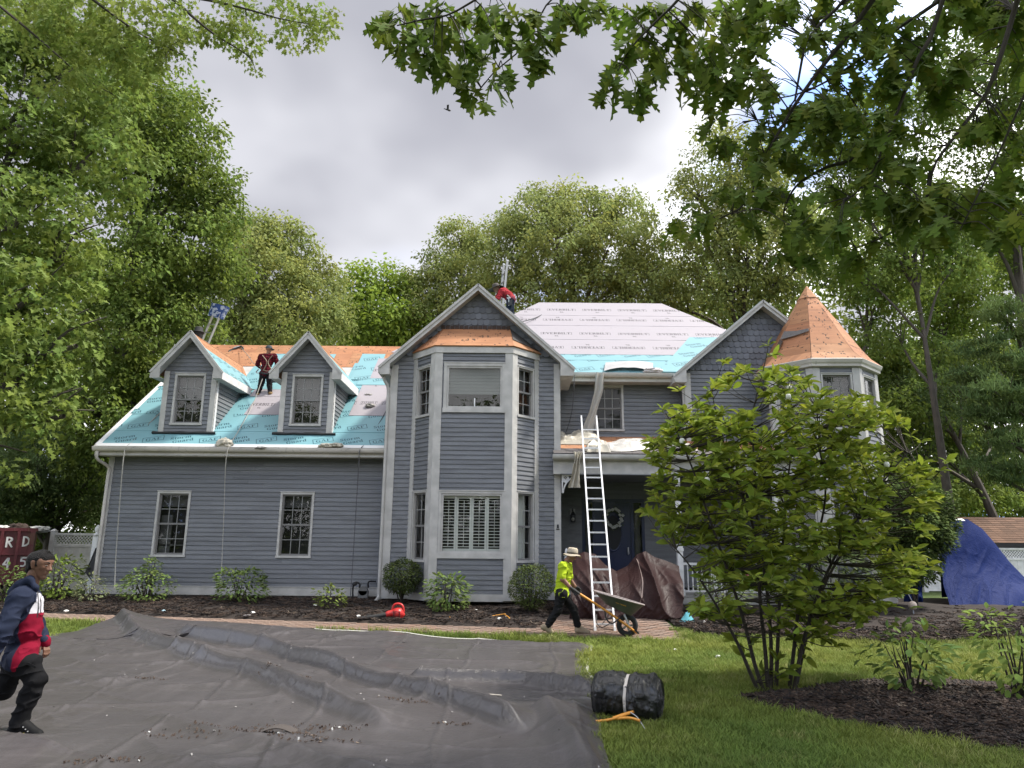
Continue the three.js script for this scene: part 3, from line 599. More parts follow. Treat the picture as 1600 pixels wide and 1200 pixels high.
// ---- the two-storey bay
{
  const A = V3(-2.30, 0, -16.4), B = V3(-1.74, 0, -15.75), C = V3(0.0, 0, -15.75), D = V3(0.60, 0, -16.4);
  const fr = (p, q) => { const d = q.clone().sub(p); return [frame(p.x, p.z, Math.atan2(-d.z, d.x)), d.length()]; };
  const [fl, Ll] = fr(A, B), [fc, Lc] = fr(B, C), [fr2, Lr] = fr(C, D);
  const yb = 0.56, yt = 5.90;
  const side = [[0.15, Ll - 0.16], [0.16, Lr - 0.15]];
  wall('bay_wall', fl, Ll, yb, yt, { holes: [[side[0][0] + 0.02, side[0][1] - 0.02, 1.24, 2.73], [side[0][0] + 0.02, side[0][1] - 0.02, 4.46, 5.60]] });
  wall('bay_wall', fr2, Lr, yb, yt, { holes: [[side[1][0] + 0.02, side[1][1] - 0.02, 1.24, 2.73], [side[1][0] + 0.02, side[1][1] - 0.02, 4.46, 5.60]] });
  wall('bay_wall', fc, Lc, yb, yt, { holes: [[0.19, 1.57, 1.34, 2.72], [0.22, 1.56, 4.53, 5.62]] });
  for (const [f, L, s] of [[fl, Ll, 0], [fr2, Lr, 1]]) for (const [y0, y1, t] of [[1.22, 2.76, 'lower'], [4.44, 5.63, 'upper']]) {
    const w = win(f, side[s][0], side[s][1], y0, y1, { cols: 2, cw: 0.035, label: `narrow double-hung window on the ${s ? 'right' : 'left'} face of the bay, ${t} floor`, muntin: M.sashLight });
    part(w.w, 'curtain', fbox(f, w.a + 0.2, w.b - 0.04, y0 < 2 ? w.c : (w.c + w.d) / 2, w.d, -0.2, -0.17), y0 < 2 ? M.shutter : M.blindDark);
  }
  // big picture windows: a roller blind above, plantation shutters below
  const up = win(fc, 0.19, 1.59, 4.50, 5.65, { kind: 'picture', cw: 0.07, sill: 0.10, label: 'wide upper picture window of the bay with a half-drawn blind' });
  part(up.w, 'blind', [...Array(8)].map((_, k) => fbox(fc, up.a - 0.02, up.b + 0.02, up.d - 0.075 * (k + 1) + 0.006, up.d - 0.075 * k, -0.10 - (k % 2) * 0.008, -0.085)), M.blind);
  part(up.w, 'window_latch', fbox(fc, (up.a + up.b) / 2 - 0.012, (up.a + up.b) / 2 + 0.012, up.c, up.c + 0.22, -0.16, -0.14), M.white);
  const lo = win(fc, 0.16, 1.60, 1.31, 2.75, { kind: 'picture', cw: 0.055, sill: 0.11, label: 'wide lower picture window of the bay with white plantation shutters' });
  const st = 0.042, n = 4, wS = (lo.b - lo.a + 0.1) / n;
  for (let k = 0; k < n; k++) {
    const a = lo.a - 0.05 + k * wS, b = a + wS - 0.004;
    const fr = part(lo.w, 'shutter_frame', [fbox(fc, a, a + st, lo.c, lo.d, -0.12, -0.085), fbox(fc, b - st, b, lo.c, lo.d, -0.12, -0.085), fbox(fc, a + st, b - st, lo.c, lo.c + 0.05, -0.118, -0.087), fbox(fc, a + st, b - st, lo.d - 0.06, lo.d, -0.118, -0.087), fbox(fc, (a + b) / 2 - 0.006, (a + b) / 2 + 0.006, lo.c + 0.1, lo.d - 0.1, -0.075, -0.062)], M.shutter);
    const nl = 16;
    for (let j = 0; j < nl; j++) { const y = lerp(lo.c + 0.09, lo.d - 0.1, j / (nl - 1)); placed(lo.w, 'shutter_slat', slatG(b - a - 2 * st), M.shutter, fp(fc, (a + b) / 2, y, -0.103).toArray(), 0, [1, 1, 1], new THREE.Quaternion().setFromEuler(new THREE.Euler(0.12 + 0.1 * (y < 1.9), fc.ry, 0))); }
  }
  // posts at the corners, frieze, base board
  const post = (f, u0, u1, y0 = yb - 0.12, y1 = yt) => fbox(f, u0, u1, y0, y1, -0.05, 0.036);
  part(house, 'corner_post', [post(fl, Ll - 0.15, Ll + 0.02), post(fc, -0.017, 0.155)], M.trim);
  part(house, 'corner_post', [post(fc, Lc - 0.155, Lc + 0.017), post(fr2, -0.02, 0.15)], M.trim);
  part(house, 'corner_board', post(fl, -0.02, 0.13), M.trim); part(house, 'corner_board', post(fr2, Lr - 0.13, Lr + 0.02), M.trim);
  part(house, 'frieze_board', [fbox(fl, -0.06, Ll + 0.022, 5.885, 6.045, -0.06, 0.055), fbox(fc, -0.022, Lc + 0.022, 5.886, 6.046, -0.06, 0.055), fbox(fr2, -0.022, Lr + 0.06, 5.885, 6.045, -0.06, 0.055)], M.trim);
  part(house, 'base_board', [fbox(fl, 0.12, Ll - 0.1, 0.42, 0.57, -0.1, 0.026), fbox(fc, 0.15, Lc - 0.15, 0.42, 0.57, -0.1, 0.026), fbox(fr2, 0.1, Lr - 0.12, 0.42, 0.57, -0.1, 0.026), slab([[-2.3, 0.43, -16.4], [-1.74, 0.43, -15.78], [0, 0.43, -15.78], [0.6, 0.43, -16.4]], 0.02)], M.trim);
  // little hipped roof of bare plywood, the right hip still papered
  const e = 6.05, za = -15.66, R1 = V3(-1.66, 6.66, -16.38), R2 = V3(-0.06, 6.66, -16.38), a1 = V3(-2.40, e, -16.38), b1 = V3(-1.78, e, za), c1 = V3(0.04, e, za), d1 = V3(0.71, e, -16.38);
  part(house, 'bay_roof', slab([b1, c1, R2, R1], 0.03), M.ply[1], { label: 'orange plywood front of the small bay roof' });
  part(house, 'bay_roof', slab([a1, b1, R1], 0.03), M.ply[2]);
  const rr = part(house, 'bay_roof', slab([c1, d1, R2], 0.03), M.ply[0]);
  const L = (a, b, t) => a.clone().lerp(b, t), nn = V3(0.012, 0.01, 0.012);
  part(rr, 'tar_paper', slab([L(c1, R2, 0.34).add(nn), L(d1, R2, 0.10).add(nn), R2.clone().add(nn)], 0.006), M.tarPaper);
  const r = rng(4);
  for (let k = 0; k < 15; k++) part(house, 'torn_shingle', slab([[-1.72 + k * 0.112, 6.63 + r() * 0.03, -16.36], [-1.62 + k * 0.112, 6.63 + r() * 0.03, -16.36], [-1.62 + k * 0.112, 6.75, -16.37], [-1.72 + k * 0.112, 6.75 - r() * 0.03, -16.37]], 0.012), M.tornShingle);
}
function slatG(len) { const key = len.toFixed(3); slatG.m = slatG.m || {}; return slatG.m[key] = slatG.m[key] || planar(flat(new THREE.CylinderGeometry(0.008, 0.008, len, 6).rotateZ(Math.PI / 2).scale(1, 1, 4.4))); }
// ---- main roof
const MZ = -17.65, MY = 5.90, MS = 0.754, RZ = -22.2, RY = MY + MS * (-RZ + MZ);
{
  const xl = -3.0, xr = 8.25, rl = 0.86, rr = 4.9, zb = 2 * RZ - MZ;
  const deck = part(house, 'main_roof', [slab([[xl, MY, MZ], [xr, MY, MZ], [rr, RY, RZ], [rl, RY, RZ]], 0.1), slab([[xr, MY, zb], [xl, MY, zb], [rl, RY, RZ], [rr, RY, RZ]], 0.1), slab([[xr, MY, MZ], [xr, MY, zb], [rr, RY, RZ]], 0.1), slab([[xl, MY, zb], [xl, MY, MZ], [rl, RY, RZ]], 0.1)], M.ply[2]);
  const F = roofFrame(V3(0, MY, MZ), V3(1, 0, 0), V3(0, MS, -1)), VL = 5.70;
  const uL = (v) => lerp(xl, rl, v / VL), uR = (v) => lerp(xr, rr, v / VL);
  const lay = (name, a, b, v0, v1, lift, m, s, o, flip, n) => sheet(deck, name, rp(F, a(v0), v0), rp(F, b(v0), v0), rp(F, b(v1), v1), rp(F, a(v1), v1), lift, m, s, o, flip, n, 0.008);
  lay('membrane_sheet', uL, uR, 0.02, 0.88, 0.006, M.membraneLight, [2.7, 2.7], [0.13, 0.06], false, 21);
  lay('membrane_sheet', uL, uR, 0.84, 1.30, 0.012, M.membraneLight, [2.7, 2.7], [0.6, 0.5], false, 22);
  const ed = [1.23, 2.35, 3.51, 4.42, 5.70];
  for (let k = 0; k < 4; k++) lay('felt_sheet', uL, uR, ed[k], ed[k + 1] + (k < 3 ? 0.03 : 0), 0.018 + k * 0.006, M.felt, [2.26, k > 2 ? 1.3 : 1.15], [0.36 + (k % 2) * 0.2, k % 2 ? 0.12 : 0.02], k % 2 === 0, 30 + k);
  // the valley strip beside the right gable
  sheet(deck, 'membrane_sheet', rp(F, 3.75, 0.03), rp(F, 5.6, 0.03), rp(F, 6.6, 2.55), rp(F, 5.1, 2.55), 0.046, M.membraneLight, [2.7, 2.7], [0.3, 0.2], false, 40);
  part(house, 'gutter', gutterGeo(1.45, 4.12, 5.78, MZ + 0.012), M.gutter);
  part(house, 'fascia', box(1.1, 4.4, 5.68, 5.87, MZ - 0.03, MZ + 0.01), M.gutter);
  part(house, 'soffit', box(1.1, 4.4, 5.685, 5.70, -18.05, MZ - 0.02), M.trim);
  part(house, 'main_body_wall', [box(-2.9, 8.2, 0.3, 5.8, zb + 0.4, zb + 0.55), box(8.05, 8.2, 0.3, 5.8, zb + 0.4, -18.2), box(-2.9, -2.8, 3.6, 5.8, zb + 0.4, -17.8), box(-2.9, 8.2, 0.3, 0.36, zb + 0.4, -17.3), box(-2.85, 8.1, 2.95, 3.05, zb + 0.5, -18.5)], M.siding[1]);
  globalThis.mainF = F;
}
// ---- recessed wall above the porch, the right gable
{
  const f = frame(1.12, -18.05, 0);
  wall('recessed_wall', f, 3.3, 4.30, 5.70, { holes: [[1.04, 1.74, 4.5, 5.62]] });
  const w = win(f, 1.01, 1.77, 4.46, 5.66, { label: 'dark double-hung window above the porch roof, behind the ladder', muntin: M.sashLight });
  part(w.w, 'curtain', fbox(f, w.a, w.b, w.c, w.d, -0.3, -0.27), M.screen);
  gable('right_gable_wall', 6.42, 2.36, 4.38, 8.35, 5.80, 7.79, -17.3, -17.58, 4.12, { corners: [[4.37, 4.53]], ret: [true, false], zb: -20.2, zEave: -18.0 });
  part(house, 'gable_side_wall', box(4.37, 4.43, 4.1, 5.75, -18.2, -17.63), M.siding[1]);
  part(house, 'downspout', [tube([V3(4.12, 5.78, -17.55), V3(4.13, 5.66, -17.5), V3(4.33, 5.5, -17.6), V3(4.36, 5.3, -17.63)], 0.04, 12), cyl(V3(4.36, 5.32, -17.63), V3(4.36, 4.25, -17.63), 0.04)], M.trim);
}
// ---- porch: roof, beam, posts, railing, door
{
  const z0 = -16.1, y0 = 3.65, s = 0.34, x0 = 0.96, x1 = 6.6, Y = (z) => y0 + s * (-z + z0);
  const deck = part(house, 'porch_roof', [slab([[x0, y0, z0], [x1, y0, z0], [x1, Y(-18.1), -18.1], [x0, Y(-18.1), -18.1]], 0.06)], M.sheath);
  const F = roofFrame(V3(x0, y0, z0), V3(1, 0, 0), V3(0, s, -1)), L = x1 - x0;
  for (let k = 0, u = 0; u < L; u += 1.22, k++) part(deck, 'plywood_panel', slab([rp(F, u + 0.003, 0.5, 0.012), rp(F, Math.min(L, u + 1.217), 0.5, 0.012), rp(F, Math.min(L, u + 1.217), 2.12, 0.012), rp(F, u + 0.003, 2.12, 0.012)], 0.011), M.ply[(k + 1) % 4]);
  for (let j = 0; j < 4; j++) for (let k = 0; k < 19; k++) part(deck, 'roof_shingle', slab([rp(F, k * 0.3, 0.14 * j - 0.02, 0.012), rp(F, k * 0.3 + 0.294, 0.14 * j - 0.02, 0.012), rp(F, k * 0.3 + 0.294, 0.14 * j + 0.16, 0.004), rp(F, k * 0.3, 0.14 * j + 0.16, 0.004)], 0.01), M.oldShingle);
  part(house, 'gutter', gutterGeo(x0 - 0.02, x1, y0 - 0.15, z0 + 0.01), M.trim);
  part(house, 'fascia', [box(x0 - 0.01, x1, y0 - 0.17, y0 - 0.02, z0 - 0.03, z0 + 0.006), box(x0 - 0.012, x0 + 0.02, y0 - 0.16, y0 - 0.01, -16.36, z0 - 0.03)], M.trim);
  part(house, 'porch_ceiling', box(x0 + 0.16, x1, 3.17, 3.19, -18.35, -16.15), M.siding[0]);
  part(house, 'porch_beam', [box(x0, x1, 3.18, 3.49, -16.34, -16.16)], M.trim);
  const f = frame(1.12, -18.3, 0);
  wall('porch_wall', f, 6.4, 0.6, 3.17, { holes: [[0.68, 2.26, 0.55, 2.76]] });
  part(house, 'porch_floor', [box(1.1, 7.0, 0.47, 0.55, -18.3, -16.1)], M.concrete);
  part(house, 'porch_skirt', [box(3.72, 6.6, 0.38, 0.50, -16.2, -16.08)], M.trim);
  part(house, 'lattice_panel', lattice(3.75, 6.5, 0.14, 0.38, -16.14, 0.10), M.trimWhite); part(house, 'lattice_panel', lattice(1.15, 2.0, 0.14, 0.42, -16.1, 0.10), M.trimWhite);
  for (const [x, c] of [[3.77, 0], [6.0, 1]]) part(house, 'porch_post', [box(x - 0.06, x + 0.06, 0.55, 3.18, -16.31, -16.19), box(x - 0.075, x + 0.075, 1.5, 1.56, -16.325, -16.175), box(x - 0.075, x + 0.075, 0.55, 0.68, -16.325, -16.175)], M.trimWhite);
  const rail = part(house, 'porch_railing', [box(3.83, 5.94, 1.20, 1.25, -16.285, -16.215), box(3.83, 5.94, 0.62, 0.66, -16.275, -16.225)], M.trimWhite);
  const bal = new THREE.LatheGeometry([[0.016, 0], [0.017, 0.1], [0.011, 0.13], [0.017, 0.22], [0.013, 0.36], [0.010, 0.44], [0.017, 0.46], [0.016, 0.56]].map(([x, y]) => new THREE.Vector2(x, y)), 8);
  for (let i = 0; i < 20; i++) placed(rail, 'baluster', planar(flat(bal)), M.trimWhite, [3.93 + i * 0.105, 0.65, -16.25]);
  part(rail, 'newel_post', [box(4.48, 4.56, 0.55, 1.32, -16.29, -16.21), box(4.465, 4.575, 1.32, 1.345, -16.305, -16.195), ball(4.52, 1.39, -16.25, 0.045, 8)], M.trimWhite);
  part(house, 'newel_post', [box(1.19, 1.27, 0.4, 1.38, -16.1, -16.02), box(1.175, 1.285, 1.38, 1.405, -16.115, -16.005), new THREE.LatheGeometry([[0, 0.14], [0.012, 0.13], [0.03, 0.09], [0.038, 0.05], [0.02, 0.02], [0.028, 0]].map(([x, y]) => new THREE.Vector2(x, y)), 10).translate(1.23, 1.405, -16.06)], M.trimWhite);
  // fretwork bracket under the beam
  const b = new THREE.Shape(); b.moveTo(0, 0); b.lineTo(0.40, 0); b.lineTo(0.40, -0.035); b.quadraticCurveTo(0.08, -0.10, 0.045, -0.42); b.lineTo(0, -0.42); b.closePath();
  const h1 = new THREE.Path(); h1.moveTo(0.16, -0.03); h1.lineTo(0.30, -0.03); h1.quadraticCurveTo(0.22, -0.06, 0.17, -0.10); h1.closePath();
  const h2 = new THREE.Path(); h2.moveTo(0.03, -0.17); h2.lineTo(0.085, -0.19); h2.quadraticCurveTo(0.045, -0.26, 0.03, -0.34); h2.closePath();
  b.holes.push(h1, h2); for (const [x, y] of [[0.06, -0.075], [0.11, -0.075], [0.085, -0.05], [0.085, -0.1]]) { const c = new THREE.Path(); c.absellipse(x, y, 0.015, 0.015, 0, 7, true); b.holes.push(c); }
  part(house, 'bracket', [prism(b, 0.03).translate(1.15, 3.18, -16.27)], M.trimWhite);
  // the front door, with sidelights
  const nd = phys([0.012, 0.02, 0.062], 0.35, { clearcoat: 0.3 }), u = 0.68;
  const door = part(house, 'front_door', [fbox(f, u + 0.34, u + 1.24, 0.58, 2.66, -0.06, -0.02), ...[[0.42, 0.74], [0.84, 1.16]].flatMap(([a, c]) => [[0.7, 1.02], [1.1, 1.3]].map(([p, q]) => fbox(f, u + a, u + c, p, q, -0.02, -0.008)))], nd, { label: 'navy blue front door with an oval glass' });
  part(door, 'oval_glass', [new THREE.CylinderGeometry(0.21, 0.21, 0.02, 28).rotateX(Math.PI / 2).scale(1, 2.1, 1).translate(1.12 + u + 0.79, 1.92, -18.316)], M.dark);
  part(door, 'oval_moulding', [new THREE.TorusGeometry(0.215, 0.016, 8, 36).scale(1, 2.1, 1).translate(1.12 + u + 0.79, 1.92, -18.31)], nd);
  part(door, 'handle', [box(2.94, 2.97, 1.38, 1.56, -18.31, -18.27), ball(2.955, 1.42, -18.255, 0.025, 6)], M.aluDull);
  part(house, 'door_frame', [fbox(f, u, u + 0.07, 0.55, 2.76, -0.08, 0.03), fbox(f, u + 0.27, u + 0.34, 0.55, 2.68, -0.08, 0.02), fbox(f, u + 1.24, u + 1.31, 0.55, 2.68, -0.08, 0.02), fbox(f, u + 1.51, u + 1.58, 0.55, 2.76, -0.08, 0.03), fbox(f, u + 0.07, u + 1.51, 2.66, 2.76, -0.08, 0.025)], nd);
  for (const a of [0.07, 1.31]) { const sl = part(house, 'sidelight', [fbox(f, u + a, u + a + 0.2, 0.55, 1.1, -0.06, -0.02), fbox(f, u + a, u + a + 0.2, 1.1, 2.66, -0.3, -0.28)], nd); placed(sl, 'pane', paneG, M.pane, fp(f, u + a + 0.1, 1.88, -0.03).toArray(), 0, [0.2, 1.56, 1]); part(sl, 'sheer_curtain', fbox(f, u + a + 0.03, u + a + 0.17, 1.1, 2.5, -0.1, -0.09), M.blindDark); }
  part(house, 'doorbell', [box(1.045, 1.085, 1.98, 2.06, -16.37, -16.352), box(1.03, 1.10, 1.945, 1.965, -16.368, -16.352)], M.black);
}
function lattice(x0, x1, y0, y1, z, st) {               // diagonal slats between a top and a bottom rail
  const g = [box(x0, x1, y0, y0 + 0.02, z - 0.012, z + 0.012), box(x0, x1, y1 - 0.02, y1, z - 0.012, z + 0.012)], H = y1 - y0;
  for (let x = x0 - H; x < x1; x += st) for (const s of [1, -1]) {
    let a = V3(x, s > 0 ? y0 : y1, z + s * 0.004), b = V3(x + H, s > 0 ? y1 : y0, z + s * 0.004), t0 = Math.max(0, (x0 - x) / H), t1 = Math.min(1, (x1 - x) / H);
    if (t1 > t0) g.push(bar(a.clone().lerp(b, t0), a.clone().lerp(b, t1), 0.022, 0.007, V3(0, 0, 1)));
  }
  return g;
}
// ---- the turret
{
  const cx = 7.53, cz = -17.2, ap = 1.25, h = ap * Math.tan(Math.PI / 8), L = 2 * h, tilt = -0.04;
  for (let k = -2; k <= 3; k++) {
    const ph = k * Math.PI / 4 + tilt, n = V3(Math.sin(ph), 0, Math.cos(ph)), d = V3(Math.cos(ph), 0, -Math.sin(ph)), o = V3(cx, 0, cz).addScaledVector(n, ap).addScaledVector(d, -h), f = frame(o.x, o.z, ph);
    const hasWin = k > -2 && k < 3;
    wall('turret_wall', f, L, 0.62, 5.66, { holes: hasWin ? [[0.19, L - 0.19, 4.25, 5.50], [0.19, L - 0.19, 1.3, 2.65]] : [] });
    if (hasWin) for (const [y0, y1] of [[4.22, 5.53], [1.27, 2.68]]) {
      const w = win(f, 0.165, L - 0.165, y0, y1, { cw: 0.035, label: y0 > 3 && k >= -1 && k <= 1 ? `dark upper window on the turret's ${['left', 'front', 'right'][k + 1]} face` : undefined, rows: 2, cols: 3, muntin: M.sash });
      part(w.w, 'curtain', [...Array(12)].map((_, j) => fbox(f, w.a, w.b, lerp(w.c, w.d, 0.45) + j * 0.055, lerp(w.c, w.d, 0.45) + j * 0.055 + 0.045, -0.13, -0.12)), M.blindDark);
    }
    part(house, 'corner_board', [fbox(f, -0.012, 0.15, 0.5, 5.66, -0.06, 0.033)], M.trim); part(house, 'corner_board', [fbox(f, L - 0.15, L + 0.012, 0.5, 5.66, -0.06, 0.033)], M.trim);
    part(house, 'base_board', fbox(f, 0.14, L - 0.14, 0.42, 0.63, -0.1, 0.022), M.trim);
  }
  part(house, 'foundation', new THREE.CylinderGeometry(1.28, 1.28, 0.6, 8).rotateY(Math.PI / 8 + tilt).translate(cx, 0.14, cz), M.concrete);
  const oct = (r, y) => [...Array(8)].map((_, i) => { const a = (i - 0.5) * Math.PI / 4 + tilt, R = r / Math.cos(Math.PI / 8); return V3(cx + Math.sin(a) * R, y, cz + Math.cos(a) * R); });
  const band = (prof) => { const t = []; for (let j = 0; j + 1 < prof.length; j++) { const A = oct(...prof[j]), B = oct(...prof[j + 1]); for (let i = 0; i < 8; i++) { const q = (i + 1) % 8; t.push([A[i], A[q], B[q]], [A[i], B[q], B[i]]); } } return poly(t); };
  part(house, 'turret_eave', band([[1.20, 5.66], [1.35, 5.69], [1.355, 5.74], [1.385, 5.78], [1.41, 5.85], [1.40, 5.865], [1.2, 5.87]]), M.gutter);
  const prof = [[1.395, 5.862], [1.20, 6.06], [1.03, 6.32], [0.66, 6.99], [0.22, 7.76], [0.0, 8.06]];
  const inner = part(house, 'turret_roof', band(prof.map(([r, y]) => [Math.max(0.001, r - 0.02), y - 0.03])), M.sheath);
  for (let i = 0; i < 8; i++) for (const [a, b] of [[0, 2], [2, 3], [3, 4]]) {
    const tr = [];
    for (let j = a; j < b; j++) { const A = oct(...prof[j]), B = oct(...prof[j + 1]), q = (i + 1) % 8, s = (p, o) => p.clone().lerp(o, 0.006); const P = [s(A[i], A[q]), s(A[q], A[i]), s(B[q], B[i]), s(B[i], B[q])]; if (j === a) { P[0].y += 0.004; P[1].y += 0.004; } tr.push([P[0], P[1], P[2]], [P[0], P[2], P[3]]); }
    part(inner, 'plywood_panel', poly(tr), M.ply[(i * 3 + a) % 4]);
  }
  const cap = band([[0.235, 7.74], [0.245, 7.75], [0.235, 7.77], [0.19, 7.83], [0.03, 8.10], [0.0, 8.14]]);
  part(inner, 'turret_cap', cap, M.ply[0]);
  // old roofing left on the facet next to the gable, and along the hips
  const A = oct(1.05, 6.32), B = oct(0.68, 6.99), lift = (p) => p.clone().add(V3(-0.02, 0.015, 0.03));
  const on = (u, v) => lift(A[7].clone().lerp(A[0], u).lerp(B[7].clone().lerp(B[0], u), v));
  part(inner, 'torn_shingle', slab([on(0.02, 0.38), on(0.5, 0.42), on(0.98, 0.5), on(0.98, 0.62), on(0.55, 0.62), on(0.03, 0.72)], 0.01), M.oldShingle);
  part(inner, 'torn_shingle', slab([on(0.0, -0.1), on(0.12, -0.06), on(0.14, 0.3), on(0.0, 0.4)], 0.01), M.tornShingle);
  const r = rng(61);
  for (let k = 0; k < 46; k++) {                       // scraps and nail clusters
    const i = [7, 0, 0, 0, 1][k % 5], v = Math.pow(r(), 1.3), j = v < 0.12 ? 0 : 2 + (v * 2 | 0), P = oct(...prof[j]), Q = oct(...prof[j + 1]), u = r(), w = r(), q = P[i].clone().lerp(P[(i + 1) % 8], u).lerp(Q[i].clone().lerp(Q[(i + 1) % 8], u), w), n = V3(q.x - cx, 0.7, q.z - cz).normalize();
    const sz = 0.008 + r() * 0.02; part(inner, 'scrap', slab([q.clone().addScaledVector(n, 0.006), q.clone().addScaledVector(n, 0.006).add(V3(sz, 0.005, 0)), q.clone().addScaledVector(n, 0.008).add(V3(sz * 0.8, sz, -sz * 0.6)), q.clone().addScaledVector(n, 0.008).add(V3(0, sz * 0.9, -sz * 0.6))], 0.003), M.tornShingle);
  }
}
finishBoards();
// ---------------------------------------------------------------- soft shapes
// one continuous surface round a set of tapered bones: [a, b, radius at a, radius at b, flatten]
function field(bones, { res = 64, pad = 0, k = 0.03, color, cut, bound, wrinkle = 0 } = {}) {
  const lo = V3(1e9, 1e9, 1e9), hi = V3(-1e9, -1e9, -1e9);
  for (const [a, b, ra, rb] of bones) { const m = Math.max(ra, rb) + pad + 0.02; for (const p of [a, b]) { lo.min(p.clone().addScalar(-m)); hi.max(p.clone().addScalar(m)); } }
  if (bound) { lo.max(bound[0]); hi.min(bound[1]); }
  const mc = new MarchingCubes(res, undefined, false, false, 400000), c = lo.clone().add(hi).multiplyScalar(0.5), h = hi.clone().sub(lo).multiplyScalar(0.5 * res / (res - 5)), hs = res / 2;
  mc.isolation = 0;
  const B = bones.map(([a, b, ra, rb]) => { const d = b.clone().sub(a); return [a.x, a.y, a.z, d.x, d.y, d.z, 1 / Math.max(1e-9, d.lengthSq()), ra + pad, rb + pad]; });
  const F = mc.field;
  for (let z = 0; z < res; z++) for (let y = 0; y < res; y++) for (let x = 0; x < res; x++) {
    const px = c.x + h.x * (x - hs) / hs, py = c.y + h.y * (y - hs) / hs, pz = c.z + h.z * (z - hs) / hs;
    let d = 1e3;
    for (const q of B) {
      const ax = px - q[0], ay = py - q[1], az = pz - q[2]; let t = (ax * q[3] + ay * q[4] + az * q[5]) * q[6]; t = t < 0 ? 0 : t > 1 ? 1 : t;
      const e = Math.hypot(ax - q[3] * t, ay - q[4] * t, az - q[5] * t) - (q[7] + (q[8] - q[7]) * t);
      if (e > d + k) continue; if (e < d - k) { d = e; continue; }
      const m = Math.max(k - Math.abs(e - d), 0) / k; d = Math.min(e, d) - m * m * k * 0.25;
    }
    if (wrinkle && Math.abs(d) < 0.04) d += wrinkle * (0.6 - Math.pow(1 - Math.abs(2 * vnoise(px * 9 + py * 4, py * 17 - px * 5, pz * 9) - 1), 3) - 0.5 * vnoise(px * 24, py * 24, pz * 24));
    if (cut) d = Math.max(d, cut(px, py, pz));
    F[x + y * res + z * res * res] = -d;
  }
  mc.update();
  const n = mc.count ?? mc.geometry.drawRange.count, P = mc.positionArray.slice(0, n * 3);
  for (let i = 0; i < n; i++) { P[i * 3] = c.x + h.x * P[i * 3]; P[i * 3 + 1] = c.y + h.y * P[i * 3 + 1]; P[i * 3 + 2] = c.z + h.z * P[i * 3 + 2]; }
  let g = new THREE.BufferGeometry(); g.setAttribute('position', new THREE.BufferAttribute(P, 3));
  g = mergeVertices(g, 1e-5); g.computeVertexNormals();
  const p = g.attributes.position;
  if (color) { const C = new Float32Array(p.count * 3); for (let i = 0; i < p.count; i++) C.set(color(p.getX(i), p.getY(i), p.getZ(i)), i * 3); g.setAttribute('color', new THREE.BufferAttribute(C, 3)); }
  return g;
}
const field0 = (b) => field(b.map(([p, q, r]) => [p, q, r, r]), { res: 56, k: 0.03 });
// ---------------------------------------------------------------- pixels to places
const camM = new THREE.Matrix4().makeRotationFromEuler(camera.rotation);
function at(px, py, D) {                                // the point D metres ahead that the photograph shows at a pixel
  const d = V3((px - 800) / FPX, -(py - 600) / FPX, -1).applyMatrix4(camM);
  return d.multiplyScalar(D / -d.z).add(V3(0, EYE, 0));
}
const pxm = (p) => -V3().copy(p).sub(V3(0, EYE, 0)).applyMatrix4(camM.clone().invert()).z / FPX;   // metres per pixel there
const Q = (x, y, z) => new THREE.Quaternion().setFromEuler(new THREE.Euler(x, y, z));
const segDist = (x, z, a, b) => { const dx = b[0] - a[0], dz = b[1] - a[1], t = clamp(((x - a[0]) * dx + (z - a[1]) * dz) / (dx * dx + dz * dz)); return [Math.hypot(x - a[0] - dx * t, z - a[1] - dz * t), t, Math.sign(dx * (z - a[1]) - dz * (x - a[0]))]; };

// ---- the great black tarp on the lawn
const tarpX0 = (d) => d > 12.3 ? lerp(-8.3, -7.5, smooth(12.2, 12.9, d)) : -8.6 - (12.3 - d) * 0.02;
const tarpX1 = (d) => 1.26 - (12.15 - d) * 0.085 + 0.05 * Math.sin(d * 1.7) + (d < 9.2 ? 0.06 : 0);
const tarpFar = (x) => lerp(14.5, 12.1, clamp((x + 7.5) / 8.76)) + 0.05 * Math.sin(x * 2.3);
const folds = [ // polyline in x, distance; height; width; skew
  { p: [[-7.5, 14.3], [-6.2, 12.4], [-4.7, 10.6], [-3.2, 9.2], [-1.8, 7.6], [-0.9, 6.6]], h: 0.22, e: 0.17, w: 0.36, sk: 0.32 },
  { p: [[-5.6, 12.6], [-3.4, 10.9], [-1.9, 9.0], [-0.4, 7.4], [0.2, 6.6]], h: 0.20, e: 0.20, w: 0.27, sk: 0.36 },
  { p: [[-1.2, 9.2], [0.2, 8.9], [1.0, 8.2]], h: 0.12, e: 0.16, w: 0.22, sk: 0.35 },
  { p: [[-7.9, 9.6], [-5.6, 9.2], [-4.3, 8.6]], h: 0.10, e: 0.06, w: 0.35, sk: 0.8 },
  { p: [[0.35, 7.4], [0.62, 5.8], [0.6, 4.4]], h: 0.12, e: 0.10, w: 0.25, sk: 0.8 },
  { p: [[-8.4, 6.9], [-5.0, 6.4], [-3.3, 6.0]], h: 0.05, e: 0.05, w: 0.3, sk: 0.8 },
  { p: [[-3.3, 7.1], [-2.0, 6.2], [-0.6, 5.2]], h: 0.07, e: 0.06, w: 0.22, sk: 0.7 },
];
